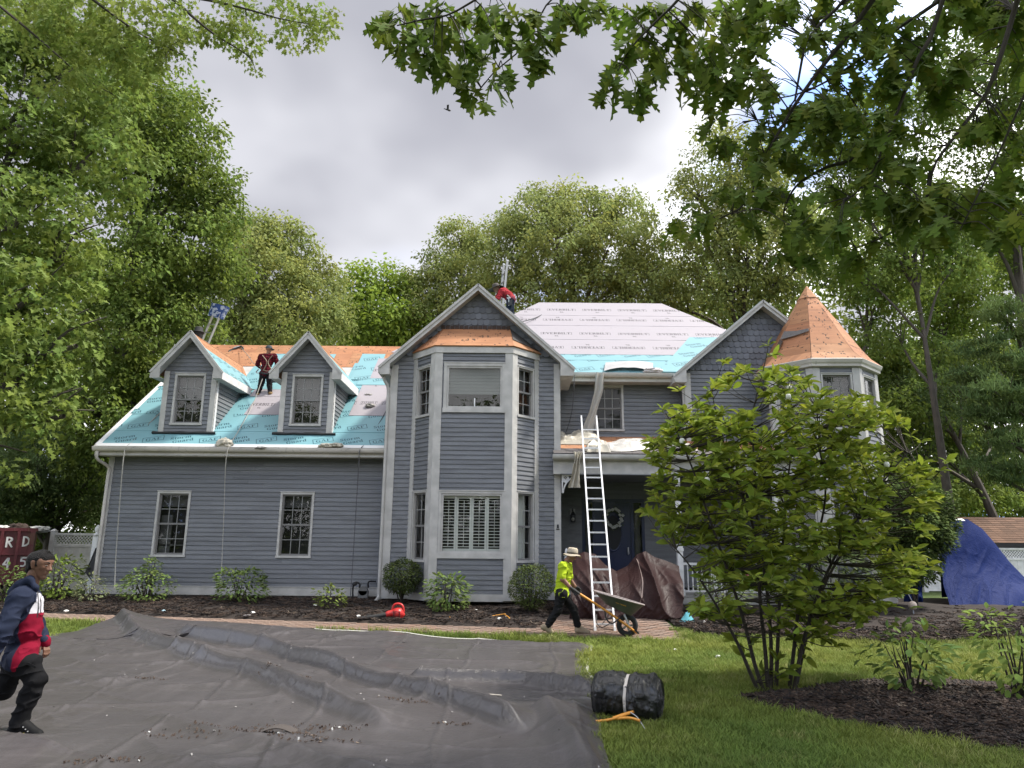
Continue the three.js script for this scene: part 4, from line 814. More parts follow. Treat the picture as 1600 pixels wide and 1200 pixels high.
function tarpH(x, d) {
  let h = 0;
  for (const f of folds) {
    let best = 9, T = 0, side = 1; const n = f.p.length - 1;
    for (let i = 0; i < n; i++) { const [q, t, s] = segDist(x, d, f.p[i], f.p[i + 1]); if (q < best) { best = q; T = (i + t) / n; side = s; } }
    const w = f.w * (side > 0 ? 1.25 : f.sk) * (0.9 + 0.3 * vnoise(x * 1.3, d * 1.3, 4)), hh = lerp(f.h, f.e, T) * (0.8 + 0.4 * vnoise(T * 7, f.h * 40, 2)) * smooth(0, 0.06, T + 0.02) * (1 - smooth(0.9, 1.0, T));
    h = Math.max(h, hh * Math.exp(-Math.pow(best / w, side > 0 ? 1.1 : 1.8) * 1.6));
  }
  const rid = (a, b, z) => 1 - Math.abs(2 * vnoise(a, b, z) - 1);
  const wx = x + 0.5 * vnoise(x * 0.6, d * 0.6, 33), wd = d + 0.5 * vnoise(x * 0.6, d * 0.7, 35), patch = smooth(0.42, 0.7, vnoise(x * 0.45, d * 0.6, 41));
  h += 0.10 * (fbm(x * 0.35, d * 0.55, 51, 2) - 0.3);                                        // the uneven lawn and air below
  h += 0.055 * Math.pow(rid(wx * 0.32, wd * 0.75 + wx * 0.35, 3), 5) + 0.040 * Math.pow(rid(wx * 0.5 + wd * 0.3, wd * 1.15 - wx * 0.45, 7), 6);
  h += (0.45 + 0.55 * patch) * (0.030 * Math.pow(rid(wx * 0.9, wd * 2.4 + wx * 0.8, 9), 6) + 0.014 * Math.pow(rid(wx * 1.5 - wd * 0.5, wd * 1.7 - wx * 1.2, 14), 7));
  h += patch * 0.006 * Math.pow(rid(wx * 3, wd * 7 - wx * 2, 18), 4);
  const s = ((x + 0.08 * Math.sin(d * 0.9) + 0.05 * Math.sin(d * 2.3) + 12.4) % 1.24) / 1.24;                // seams between the strips
  h += 0.014 * Math.exp(-(((s - 0.5) * 1.24 / 0.024) ** 2));
  return h;
}
{
  const t = tex(1024, 1024, (u, v) => {
    const n = fbm(u * 5, v * 5, 1, 4, 5, 5), f = fbm(u * 34, v * 5, 3, 3, 34, 5), g = fbm(u * 6, v * 60, 6, 3, 6, 60), wv = vnoise(u * 500, v * 500, 3, 500, 500);
    const k = 0.058 + 0.012 * (n - 0.4) + 0.012 * smooth(0.5, 0.85, f) + 0.010 * smooth(0.55, 0.85, g) + 0.004 * (wv - 0.5);
    return [S(k * 1.06), S(k * 0.96), S(k * 0.97)];
  });
  const m = mat([1, 1, 1], 0.33, { map: again(t, 0.35, 0.35), bumpMap: again(roughT, 2.5), bumpScale: 0.003 });
  const g = grid(520, 430, (u, v) => { const vv = v, dn = 4.1, x0 = lerp(-8.9, 1.3, u); let d = lerp(dn, tarpFar(x0), vv); const x = lerp(tarpX0(d), tarpX1(d), u); d = lerp(dn, tarpFar(x), vv); const e = Math.min(1, Math.min(1 - u, 1 - vv, u + 0.2) * 40); return [x, gh(x, -d) + 0.022 + tarpH(x, d) * lerp(0.35, 1, e), -d]; });
  const o = tag(part(null, 'ground_tarp', g, m), 'huge wrinkled black tarp spread over the lawn', 'tarp');
  baseOf.set(o, V3(0, 0, 0));
  const hem = (f, n, wd) => grid(n, 1, (u, v) => { const [x, d, nx, nd] = f(u), k = (v - 0.3) * wd, X = x + nx * k, Dd = d + nd * k; return [X, gh(X, -Dd) + 0.027 + tarpH(x, d) * 0.36, -Dd]; });
  const pale = mat([0.42, 0.41, 0.38], 0.7);
  part(o, 'hem', hem((u) => { const d = lerp(7.6, 12.1, u); return [tarpX1(d), d, 1, 0]; }, 60, 0.035), pale);
  part(o, 'hem', hem((u) => { const x = lerp(-3.5, 1.2, u); return [x, tarpFar(x), 0, 1]; }, 60, 0.05), pale);
  // scraps of old roofing and dirt left on it
  const r = rng(303), ms = [], cs = [], dirt = [[-2.35, 6.55, 0.5], [-1.75, 6.75, 0.35], [-4.5, 6.15, 0.22], [-1.55, 6.2, 0.25], [-3.0, 5.75, 0.2], [-0.5, 6.9, 0.12], [-4.2, 8.9, 0.12], [-2.6, 8.7, 0.2], [-1.0, 7.6, 0.2]];
  for (const [x, d, R] of dirt) for (let i = 0; i < 330 * R; i++) { const a = r() * 6.3, k = Math.sqrt(r()) * R, X = x + Math.cos(a) * k * 1.6, Dd = d + Math.sin(a) * k * 0.4; ms.push(new THREE.Matrix4().compose(V3(X, gh(X, -Dd) + 0.03 + tarpH(X, Dd), -Dd), Q(r(), r() * 6, r()), V3(1, 1, 1).multiplyScalar(0.12 + r() * 0.36))); cs.push(r() < 0.95 ? col(0.05, 0.032, 0.022) : r() < 0.6 ? col(0.16, 0.12, 0.09) : col(0.5, 0.5, 0.48)); }
  for (let i = 0; i < 200; i++) { const X = -7 + r() * 8, Dd = 5 + r() * 7; ms.push(new THREE.Matrix4().compose(V3(X, gh(X, -Dd) + 0.03 + tarpH(X, Dd), -Dd), Q(r() * 0.5, r() * 6, r() * 0.5), V3(1, 1, 1).multiplyScalar(0.12 + r() * 0.3))); const v = r() < 0.3 ? 0.3 : 0.04; cs.push(col(v, v * 0.95, v * 0.9)); }
  copies(null, 'roofing_debris', new THREE.BoxGeometry(0.05, 0.006, 0.03), mat([1, 1, 1], 0.9), ms, { kind: 'stuff', label: 'crumbs of old shingle and dirt scattered on the black tarp', category: 'debris', colors: cs });
  for (const [x, d, l, w, lab, c] of [[-0.25, 8.05, 0.34, 0.05, 'pale splinter lying on the tarp near its right half', [0.42, 0.38, 0.32]], [-1.95, 6.5, 0.30, 0.14, 'bent piece of dark old shingle on the dirt heap on the tarp', [0.06, 0.05, 0.045]], [-5.05, 6.05, 0.12, 0.08, 'small dark shingle scrap on the tarp at lower left', [0.03, 0.03, 0.03]], [-3.65, 11.2, 0.12, 0.06, 'small black scrap on the tarp by the far seam', [0.012, 0.012, 0.012]]]) {
    const g2 = grid(8, 3, (u, v) => { const X = x + (u - 0.5) * l, Dd = d + (v - 0.5) * w; return [X, gh(X, -Dd) + 0.034 + tarpH(x, d) + 0.045 * Math.sin(u * 3.1) * (l > 0.2 && w > 0.1 ? 1 : 0.2), -Dd]; });
    tag(part(null, 'roofing_scrap', [g2, g2.clone().translate(0, -0.006, 0)], mat(c, 0.9)), lab, 'scrap');
  }
}
// ---- the rolled black tarp
{
  const a = V3(0.86, 0.22, -7.45), b = V3(1.43, 0.215, -7.22), o = thing('rolled_tarp', 'bulky black rolled tarp tied with a pale strap on the lawn', 'rolled tarp', [1.2, 0, -7.35]);
  const d = b.clone().sub(a), L = d.length(); d.normalize(); const s = d.clone().cross(V3(0, 1, 0)).normalize(), up = s.clone().cross(d);
  const R = (t, ph) => 0.212 * (1 + 0.05 * Math.sin(ph * 2 + t * 3)) + 0.020 * Math.pow(1 - Math.abs(2 * vnoise(t * 5 + ph * 0.8, ph * 2.4, 5) - 1), 3) + 0.010 * Math.pow(1 - Math.abs(2 * vnoise(t * 16, ph * 3.2, 8) - 1), 3) - 0.022 * Math.exp(-(((t - 0.52) / 0.05) ** 2)) - 0.05 * smooth(0.9, 1, t) - 0.03 * smooth(0.06, 0, t);
  const P = (t, ph, k = 1) => { const r = R(t, ph) * k; return a.clone().addScaledVector(d, t * L).addScaledVector(s, Math.cos(ph) * r).addScaledVector(up, Math.sin(ph) * r * 0.98); };
  const m = phys([0.010, 0.010, 0.011], 0.34, { clearcoat: 0.2, clearcoatRoughness: 0.3, bumpMap: again(roughT, 3), bumpScale: 0.006 });
  part(o, 'roll', grid(90, 90, (u, v) => P(u, v * 6.2832).toArray()), m);
  for (const t of [0, 1]) part(o, 'roll_end', grid(60, 24, (u, v) => { const ph = u * 6.2832, k = v, sp = 0.012 * Math.sin((k * 9 - u) * 6.2832); return P(t, ph, Math.max(0.01, k)).addScaledVector(d, (t ? 1 : -1) * ((1 - k) * 0.03 + sp)).toArray(); }), m);
  part(o, 'strap', grid(60, 1, (u, v) => { const ph = u * 6.2832; return P(0.50 + v * 0.045, ph, 1.018).toArray(); }), mat([0.50, 0.46, 0.42], 0.7));
}
// ---- orange handled tools
function tool(name, label, pts, hook, base) {
  const o = thing(name, label, 'hand tool', base), or_ = mat([0.62, 0.27, 0.035], 0.5);
  pts.forEach((p, i) => part(o, i ? 'fork' : 'handle', tube(p, 0.013, 14, 0.012, 7), or_));
  hook.forEach((p) => part(o, 'prong', tube(p, 0.005, 10, 0.004, 5), M.aluDull));
}
{
  const J = (x, y, d, h) => { const p = at(x, y, d); return V3(p.x, h, p.z); };
  tool('hand_tool', 'orange handled tool with a forked end lying against the rolled tarp', [[at(926, 1128, 7.05), at(955, 1124, 7.0), at(985, 1114, 6.95)], [at(962, 1123, 7.0), at(985, 1122, 6.9), at(1000, 1126, 6.85)], [at(958, 1122, 7.0), at(975, 1116, 7.0), at(990, 1112, 6.95)]], [[at(985, 1113, 6.95), at(995, 1120, 6.9), at(1008, 1139, 6.8)]], [1.2, 0, -7.2]);
  const K = (x, y, d) => at(x, y, d);
  tool('hand_tool', 'long orange handled tool lying on the mulch in front of the right clipped shrub', [[K(712, 970, 14.4), K(750, 966, 14.5), K(790, 959, 14.6)], [K(702, 964, 14.4), K(708, 968, 14.4), K(714, 970, 14.4)], [K(788, 960, 14.6), K(794, 964, 14.4), K(801, 972, 14.2)]], [[K(790, 959, 14.6), K(792, 968, 14.3), K(800, 972, 14.2)]], [-0.6, 0.2, -14.4]);
}
// ---- leaf blower and a loose nozzle
{
  const o = thing('leaf_blower', 'red leaf blower with a long black tube lying on the bed', 'leaf blower', [-2.3, 0.2, -14.5]);
  const red = mat([0.46, 0.022, 0.02], 0.4), c = at(620, 964, 14.4).add(V3(0, 0.05, 0)), x = (a, b, e = 0) => c.clone().add(V3(a, b, e));
  part(o, 'housing', field0([[x(0.02, 0.02, 0), x(0.02, 0.02, 0.05), 0.105], [x(-0.02, 0.045, 0.03), x(-0.16, 0.005, 0.05), 0.062], [x(0.04, -0.05, 0.02), x(0.06, -0.085, 0.04), 0.07], [x(0.06, 0.06, 0.02), x(0.10, 0.0, 0.03), 0.06]]), red);
  part(o, 'base_foot', box(c.x - 0.08, c.x + 0.13, c.y - 0.12, c.y - 0.08, c.z - 0.08, c.z + 0.1), red);
  part(o, 'handle', tube([x(-0.09, 0.06, 0.03), x(-0.07, 0.16, 0.03), x(0.0, 0.20, 0.03), x(0.10, 0.17, 0.03), x(0.14, 0.05, 0.03)], 0.022, 18, 0.02, 8), red);
  part(o, 'grille', [...Array(5)].map((_, i) => box(c.x - 0.05 + i * 0.03, c.x - 0.04 + i * 0.03, c.y - 0.05, c.y + 0.07, c.z + 0.13, c.z + 0.15)), M.black);
  part(o, 'tube', [cyl(x(-0.15, 0.0, 0.05), x(-0.45, -0.045, 0.10), 0.045, 0.04, 14, true), cyl(x(-0.45, -0.045, 0.10), x(-0.78, -0.09, 0.15), 0.043, 0.038, 14, true)], M.blackRubber);
  const n = thing('tube_piece', 'short black tube lying left of the leaf blower', 'tube', [-3.3, 0.2, -14.5]), q = at(532, 968, 14.5);
  part(n, 'pipe', [cyl(q.clone().add(V3(-0.05, 0, 0.08)), q.clone().add(V3(0.14, 0.02, -0.05)), 0.062, 0.055, 16, true), cyl(q.clone().add(V3(-0.055, 0, 0.085)), q.clone().add(V3(-0.02, 0, 0.06)), 0.07, 0.068, 16, true)], M.blackRubber);
}
// ---- ladders
function ladder(name, label, a, b, half, across, nR, first, m, rung) {
  const o = thing(name, label, 'ladder', a.toArray()), d = b.clone().sub(a), nrm = across.clone().cross(d).normalize();
  for (const s of [-1, 1]) { const k = across.clone().multiplyScalar(s * half); part(o, 'rail', bar(a.clone().add(k), b.clone().add(k), 0.03, 0.065, nrm), m); part(o, 'rail_cap', bar(b.clone().add(k), b.clone().add(k).addScaledVector(d.clone().normalize(), 0.04), 0.036, 0.072, nrm), M.aluDull); if (rung) part(o, 'foot', [bar(a.clone().add(k).addScaledVector(d.clone().normalize(), -0.05), a.clone().add(k).addScaledVector(d.clone().normalize(), 0.06), 0.045, 0.09, nrm)], M.aluDull); }
  for (let i = 0; i < nR; i++) { const c = a.clone().lerp(b, first + i * (1 - first - 0.02) / nR); part(o, 'rung', bar(c.clone().addScaledVector(across, -half), c.clone().addScaledVector(across, half), 0.036, 0.03), m); }
  return o;
}
{
  const A = V3(1.72, 0.10, -13.5), B = V3(1.83, 4.56, -16.6);
  ladder('ladder', 'white aluminium ladder leaning on the porch eave', A, B, 0.18, V3(1, 0, 0), 18, 0.025, mat([0.74, 0.74, 0.75], 0.42, { metalness: 0.35 }), true);
  const o = thing('cord', 'thin dark cord looped around the foot of the white ladder', 'cord', [1.7, 0.1, -13.6]);
  part(o, 'loop', tube([at(932, 960, 13.55), at(933, 974, 13.4), at(940, 980, 13.3), at(950, 976, 13.3), at(958, 968, 13.4), at(950, 966, 13.5), at(941, 974, 13.45)], 0.008, 40, 0.008, 6), M.black);
  const T = at(341, 486, 22), Bm = V3(-12.4, 0.3, -22.4);
  ladder('ladder', 'grey ladder end with a blue cloth cover, rising behind the left dormer', Bm, T, 0.19, V3(0.82, -0.26, 0.5).normalize(), 30, 0.02, mat([0.38, 0.38, 0.36], 0.5, { metalness: 0.4 }));
  const c = thing('ladder_cover', 'blue and white cloth wrapped on the top of the ladder behind the left dormer', 'cloth', T.toArray());
  part(c, 'wrap', grid(28, 8, (u, v) => { const a = u * 6.2832, p = Bm.clone().lerp(T, 0.975 + v * 0.045), k = 0.23 + 0.05 * vnoise(u * 9, v * 3, 2) + 0.05 * v; return [p.x + Math.cos(a) * k, p.y - Math.cos(a) * 0.07 + 0.02 * vnoise(u * 12, v * 5, 5), p.z + Math.sin(a) * k * 0.6]; }), mat([1, 1, 1], 0.8, { map: tex(128, 128, (u, v) => { const n = fbm(u * 6, v * 6, 3, 3, 6, 6); return n > 0.56 ? [S(0.4), S(0.45), S(0.55)] : [S(0.025), S(0.06), S(0.2)]; }, true, 2.5) }));
  const bk = thing('bucket', 'black round-topped bucket just behind the left dormer peak', 'bucket', at(310, 520, 21).toArray()), q = at(310, 521, 21);
  part(bk, 'pail', new THREE.LatheGeometry([[0, 0.20], [0.10, 0.20], [0.125, 0.17], [0.13, 0.08], [0.17, 0.05], [0.17, 0.02], [0.13, 0.02], [0.125, -0.25], [0, -0.25]].map(([x, y]) => new THREE.Vector2(x, y)), 18).translate(q.x, q.y, q.z), M.blackRubber);
  part(bk, 'bracket', [bar(q.clone().add(V3(0, -0.25, 0)), V3(q.x - 0.05, q.y - 1.2, q.z), 0.04, 0.04)], M.aluDull);
  const b0 = V3(-0.45, 7.3, -20.2);
  ladder('ladder', 'grey ladder end standing up behind the bending roofer', b0, at(790, 411, 20.4), 0.16, V3(0.35, 0, 0.94), 9, 0.05, mat([0.25, 0.25, 0.25], 0.55, { metalness: 0.3 }));
  // a roof bracket left on the wing ridge
  const br = thing('roof_bracket', 'metal roof bracket hooked over the wing ridge left of the standing roofer', 'roof bracket', at(372, 546, 21.2).toArray());
  part(br, 'arm', [tube([at(358, 556, 21), at(358, 549, 21.1), at(366, 545, 21.2), at(377, 541, 21.3)], 0.03, 14, 0.03, 6)], M.black); part(br, 'hook', tube([at(377, 541, 21.3), at(380, 545, 21.2), at(376, 548, 21.2)], 0.03, 8, 0.02, 6), M.black); part(br, 'plate', bar(at(365, 544, 21.2), at(374, 541, 21.25), 0.10, 0.03), M.aluDull);
}
// ---- ropes
function rope(label, pts, m = M.rope, r = 0.010) { tag(part(null, 'rope', tube(pts, r, 60, r, 5), m), label, 'rope'); }
rope('rope over the wing eave at the far left, hanging down past the corner', [at(330, 574, 18.6), at(247, 648, 17.7), at(205, 692, 16.7), at(196, 700, 16.5), at(193, 716, 16.45), at(186, 800, 16.5), at(181, 870, 16.5), at(179, 920, 16.3)], M.rope, 0.013);
rope('rope from the standing roofer down the roof and the wall below him', [at(410, 592, 18.55), at(396, 630, 18.1), at(371, 676, 17.0), at(356, 702, 16.45), at(353, 720, 16.45), at(350, 800, 16.6), at(347, 870, 16.6), at(344, 926, 16.4)], M.rope);
rope('dark rope down the wing roof and wall beside the gable', [at(612, 610, 18.9), at(603, 642, 18.0), at(572, 692, 16.8), at(562, 704, 16.45), at(561, 720, 16.45), at(556, 800, 16.6), at(551, 880, 16.6), at(547, 938, 16.5)], M.ropeDark);
rope('thin rope hanging from the main eave onto the porch roof', [at(898, 582, 17.55), at(897, 600, 17.5), at(894, 640, 17.6), at(887, 668, 17.8), at(881, 682, 17.95)], M.ropeDark, 0.009);
rope('thin rope from the roof bracket to the standing roofer', [at(377, 544, 21.1), at(388, 556, 20.2), at(397, 568, 19.2), at(408, 574, 18.7)], M.rope, 0.009);
rope('dark rope curling over the pale main roof behind the gable', [at(855, 476, 22.1), at(850, 489, 21.4), at(838, 496, 20.9), at(822, 501, 20.5), at(808, 504, 20.2)], M.ropeDark, 0.016);
// ---- crumpled plastic and loose sheets on the roof
function crumple(name, label, c, w, h, d, seed, m, flatY = 1) {
  const r = rng(seed), g = new THREE.IcosahedronGeometry(1, 5), p = g.attributes.position, v = V3();
  for (let i = 0; i < p.count; i++) { v.fromBufferAttribute(p, i); const k = 0.62 + 0.55 * Math.pow(1 - Math.abs(2 * vnoise(v.x * 2.3 + seed, v.y * 2.3, v.z * 2.3) - 1), 2) + 0.22 * Math.pow(1 - Math.abs(2 * vnoise(v.x * 6 + seed, v.y * 6, v.z * 6) - 1), 2); p.setXYZ(i, v.x * w * k, v.y * h * k * flatY, v.z * d * k); }
  const mg = mergeVertices(g.deleteAttribute('normal').deleteAttribute('uv')); mg.computeVertexNormals();
  return tag(part(null, name, mg.translate(c.x, c.y, c.z), m), label, 'plastic sheet');
}
const plastic = phys([0.45, 0.415, 0.34], 0.5, { transmission: 0.12, thickness: 0 }), plasticW = phys([0.44, 0.415, 0.38], 0.5, { transmission: 0.12, thickness: 0 });
crumple('plastic_wad', 'crumpled cream plastic on the wing eave between the dormers', at(351, 694, 16.6), 0.17, 0.13, 0.12, 1, plastic);
crumple('plastic_wad', 'flat crumpled plastic on the wing eave under the right dormer', at(510, 697, 16.55), 0.17, 0.06, 0.10, 2, plastic);
crumple('plastic_wad', 'small crumple of plastic on the wing eave right of the right dormer', at(527, 696, 16.55), 0.13, 0.055, 0.09, 3, plastic);
crumple('plastic_wad', 'grey scrap of torn paper on the wing eave left of the right dormer', at(408, 700, 16.5), 0.14, 0.035, 0.08, 4, mat([0.2, 0.19, 0.18], 0.9));
crumple('plastic_wad', 'crumpled white scrap on the pale felt beside the gable', at(578, 634, 18.2), 0.12, 0.05, 0.10, 6, plasticW);
crumple('plastic_wad', 'thin white scrap high on the pale felt beside the gable', at(576, 617, 18.8), 0.12, 0.03, 0.08, 7, plasticW);
{
  const s = grid(34, 20, (u, v) => { const p = rp(mainF, lerp(2.35, 3.6, u), lerp(0.0, 0.55, v), 0.05), b = Math.sin(u * 3.14) * (1 - Math.abs(v - 0.35)) * 0.16 + 0.04 * vnoise(u * 6, v * 4, 3); return [p.x + 0.1 * v, p.y + b, p.z - b * 0.4]; });
  tag(part(null, 'felt_flap', s, mat([0.36, 0.35, 0.35], 0.7)), 'loose grey sheet lifted at the main eave above the window', 'roofing sheet');
  crumple('plastic_wad', 'pale crumple at the main eave right of the loose grey sheet', at(1020, 579, 17.6), 0.22, 0.07, 0.1, 8, mat([0.62, 0.56, 0.56], 0.7));
  // plastic over the porch roof, its tail, and a strip from the main eave
  const zY = (z) => 3.65 + 0.34 * (-z - 16.1), rid = (a, b, c) => Math.pow(1 - Math.abs(2 * vnoise(a, b, c) - 1), 2);
  const pl = (x0, x1, z0, z1, sd, amp) => grid(90, 60, (u, v) => { const x = lerp(x0, x1, u) + 0.12 * (vnoise(v * 5, sd) - 0.5), zz = lerp(z0(u), z1(u), v), e = Math.min(1, Math.min(u, 1 - u, v, 1 - v) * 9); return [x, zY(zz) + 0.03 + e * amp * (0.7 * vnoise(x * 2.2, zz * 2.2, sd) + 0.45 * rid(x * 4 + zz * 2, zz * 6 - x, sd) + 0.07 * rid(x * 12 + 3, zz * 12, sd + 2)), zz]; });
  const o = thing('plastic_sheet', 'crumpled cream plastic sheeting heaped on the porch roof behind the ladder', 'plastic sheet', [2.2, 3.9, -16.9]);
  part(o, 'heap', pl(1.13, 2.25, () => -16.95, (u) => -18.0 + 0.75 * smooth(0.55, 1, u), 3, 0.22), plastic);
  part(o, 'spread', pl(1.9, 4.3, (u) => -16.35 + 0.2 * Math.sin(u * 7) - 0.1 * u, (u) => -17.15 + 0.12 * Math.sin(u * 9), 8, 0.16), plasticW);
  part(o, 'tail', grid(22, 50, (u, v) => { const a = at(lerp(903, 897, v), lerp(706, 762, v), 15.92), w = (0.24 - 0.10 * Math.sin(v * 3.1) + 0.05 * v) * (v < 0.35 ? 0.6 + 1.4 * Math.abs(v - 0.2) : 1); return [a.x + (u - 0.5) * w, a.y, a.z + 0.05 * Math.sin(u * 14 + v * 3) + 0.04 * vnoise(u * 5, v * 9, 2)]; }), plastic);
  part(o, 'fold', pl(1.75, 2.3, () => -16.1, () => -16.75, 14, 0.2), plastic);
  const st = thing('plastic_strip', 'long strip of pale plastic hanging from the main eave beside the window', 'plastic strip', at(920, 640, 17.6).toArray());
  part(st, 'strip', grid(10, 70, (u, v) => { const q = curve2([[937, 582], [936, 610], [926, 645], [920, 665], [916, 692]], v), a = at(q[0], q[1], lerp(17.5, 17.7, v)); const w = 0.15 + 0.10 * vnoise(v * 4, 2) + 0.06 * v; return [a.x + (u - 0.5) * w, a.y, a.z + 0.04 * Math.sin(u * 9 + v * 5)]; }), plasticW);
}
function curve2(p, t) { const n = p.length - 1, k = Math.min(n - 1, Math.floor(t * n)), f = t * n - k; return [lerp(p[k][0], p[k + 1][0], f), lerp(p[k][1], p[k + 1][1], f)]; }
// ---- brown tarp over the porch steps
{
  const top = [[890, 874], [897, 868], [912, 862], [930, 866], [945, 882], [962, 892], [980, 884], [995, 866], [1008, 861], [1022, 870], [1040, 876], [1060, 884]];
  const rid = (a, b, c) => Math.pow(1 - Math.abs(2 * vnoise(a, b, c) - 1), 2);
  const o = thing('brown_tarp', 'dark brown tarp draped over the porch steps behind the ladder', 'tarp', [2.3, 0.15, -15]);
  const m = phys([0.030, 0.015, 0.0145], 0.5, { specularIntensity: 0.28, bumpMap: again(roughT, 3), bumpScale: 0.004 });
  const f = (u, v) => { const t = curve2(top, u), T = at(t[0], t[1], 15.75), bx = lerp(888, 1058, u), B = at(bx, 976 + 4 * Math.sin(u * 9), 14.75), p = B.clone().lerp(T, v); p.y = lerp(gh(B.x, B.z) + 0.02, T.y, v); const sw = u * 9 + 1.2 * Math.sin(v * 2.2 + u * 5), e = Math.min(1, (1 - v) * 3 + 0.2);
    p.z += e * (0.30 * rid(sw * 0.45, v * 0.9 + u * 1.5, 3) + 0.07 * rid(u * 11 + v * 4, v * 2 - u * 4, 6) + 0.012 * rid(u * 26 - v * 9, v * 9, 9)) + 0.5 * Math.sin(Math.min(1, v * 1.15) * 3.1) * 0.55; return [p.x, p.y, p.z]; };
  part(o, 'sheet', grid(170, 110, f), m);
  part(o, 'back', grid(60, 10, (u, v) => { const p = f(u, 1); return [p[0], p[1] - v * 0.35, p[2] - v * 0.25]; }), m);
  part(o, 'grommet_hem', grid(60, 1, (u, v) => { const p = f(0.62 + 0.04 * Math.sin(u * 3), 0.15 + u * 0.8); return [p[0] + v * 0.025, p[1], p[2] + 0.015]; }), mat([0.13, 0.09, 0.08], 0.5));
}
// ---- small things in the beds and on the walls
{
  const teal = mat([0.09, 0.36, 0.42], 0.45), c = at(1074, 978, 14.2);
  tag(part(null, 'membrane_offcut', grid(24, 20, (u, v) => { const a = (u - 0.5) * 2.2, k = lerp(0.06, 0.24, v), w = 0.10 * (1 - v); return [c.x + Math.sin(a) * k + w * 0.3, c.y - 0.02 + (1 - v) * 0.27 * Math.cos(a * 0.6) + 0.02 * vnoise(u * 5, v * 4, 2), c.z + Math.cos(a) * k * 0.7 - 0.1]; }), teal), 'curled teal offcut of roofing membrane by the porch shrub', 'offcut');
  const gm = thing('gas_meter', 'grey gas meter with pipes at the foot of the wing wall beside the gable', 'gas meter', [-3.3, 0.3, -16.6]), g = (x, y, z = 0) => V3(-3.32 + x, 0.42 + y, -16.72 + z);
  part(gm, 'case', [new THREE.CylinderGeometry(0.10, 0.10, 0.12, 18).rotateX(Math.PI / 2).translate(-3.32, 0.56, -16.68), box(-3.43, -3.21, 0.40, 0.56, -16.75, -16.62)], mat([0.11, 0.11, 0.11], 0.6));
  part(gm, 'pipe', tube([g(0.1, 0.2), g(0.1, 0.33), g(0.25, 0.34, -0.1)], 0.02, 14, 0.02, 7), M.black); part(gm, 'pipe', tube([g(-0.1, 0.2), g(-0.1, 0.30), g(-0.22, 0.31), g(-0.24, -0.1)], 0.02, 14, 0.02, 7), M.black); part(gm, 'regulator', ball(-3.53, 0.70, -16.7, 0.055, 8, 0.7), M.black);
  const lt = thing('wall_lantern', 'grey wall lantern left of the front door', 'lantern', [1.56, 2.2, -18.2]);
  part(lt, 'back_plate', [box(1.49, 1.63, 2.35, 2.50, -18.29, -18.26)], mat([0.3, 0.3, 0.29], 0.5)); part(lt, 'arm', tube([V3(1.56, 2.44, -18.26), V3(1.56, 2.5, -18.18), V3(1.56, 2.42, -18.12)], 0.012, 10, 0.012, 6), M.black);
  part(lt, 'cage', [new THREE.CylinderGeometry(0.03, 0.075, 0.08, 6).translate(1.56, 2.38, -18.12), new THREE.CylinderGeometry(0.07, 0.05, 0.02, 6).translate(1.56, 2.17, -18.12), ...[0, 1, 2, 3, 4, 5].map((i) => cyl(V3(1.56 + Math.cos(i * 1.047) * 0.068, 2.345, -18.12 + Math.sin(i * 1.047) * 0.068), V3(1.56 + Math.cos(i * 1.047) * 0.055, 2.18, -18.12 + Math.sin(i * 1.047) * 0.055), 0.006, 0.006, 5))], M.black); part(lt, 'glass_globe', ball(1.56, 2.24, -18.12, 0.045, 10), mat([0.5, 0.5, 0.48], 0.3));
  const wr = thing('wreath', 'wreath of white flowers on the front door', 'wreath', [2.6, 2.2, -18.2]), r = rng(12), w0 = V3(2.59, 2.27, -18.24);
  part(wr, 'ring', new THREE.TorusGeometry(0.20, 0.035, 8, 30).translate(w0.x, w0.y, w0.z), mat([0.05, 0.06, 0.03], 0.9));
  const fl = mat([0.42, 0.42, 0.39], 0.8); for (let i = 0; i < 22; i++) { const a = i * 0.2856 * 1.0 + (r() - 0.5) * 0.2, k = 0.18 + r() * 0.07; part(wr, 'blossom', [0, 1, 2, 3].map((j) => new THREE.SphereGeometry(0.028, 6, 5).scale(1, 0.7, 0.6).translate(w0.x + Math.cos(a) * k + Math.cos(j * 1.57) * 0.022, w0.y + Math.sin(a) * k + Math.sin(j * 1.57) * 0.022, w0.z + 0.04 + 0.01 * (j % 2))), fl); }
  part(wr, 'leaves', [...Array(60)].map(() => { const a = r() * 6.3, k = 0.15 + r() * 0.14; return new THREE.PlaneGeometry(0.02, 0.06).rotateZ(r() * 6).rotateX(r()).translate(w0.x + Math.cos(a) * k, w0.y + Math.sin(a) * k, w0.z + 0.03); }), mat([0.06, 0.085, 0.03], 0.8));
  const gl = thing('garden_light', 'small round pale garden light on a stake at the foot of the yew', 'garden light', at(1427, 960, 15.2).toArray()), q = at(1426, 946, 15.2);
  part(gl, 'globe', ball(q.x, q.y, q.z, 0.085, 12, 1.05), mat([0.40, 0.33, 0.28], 0.5)); part(gl, 'stake', [cyl(V3(q.x, q.y - 0.08, q.z), V3(q.x, q.y - 0.35, q.z), 0.012), cyl(V3(q.x, q.y + 0.08, q.z), V3(q.x - 0.12, q.y + 0.36, q.z - 0.02), 0.01)], mat([0.3, 0.32, 0.36], 0.5));
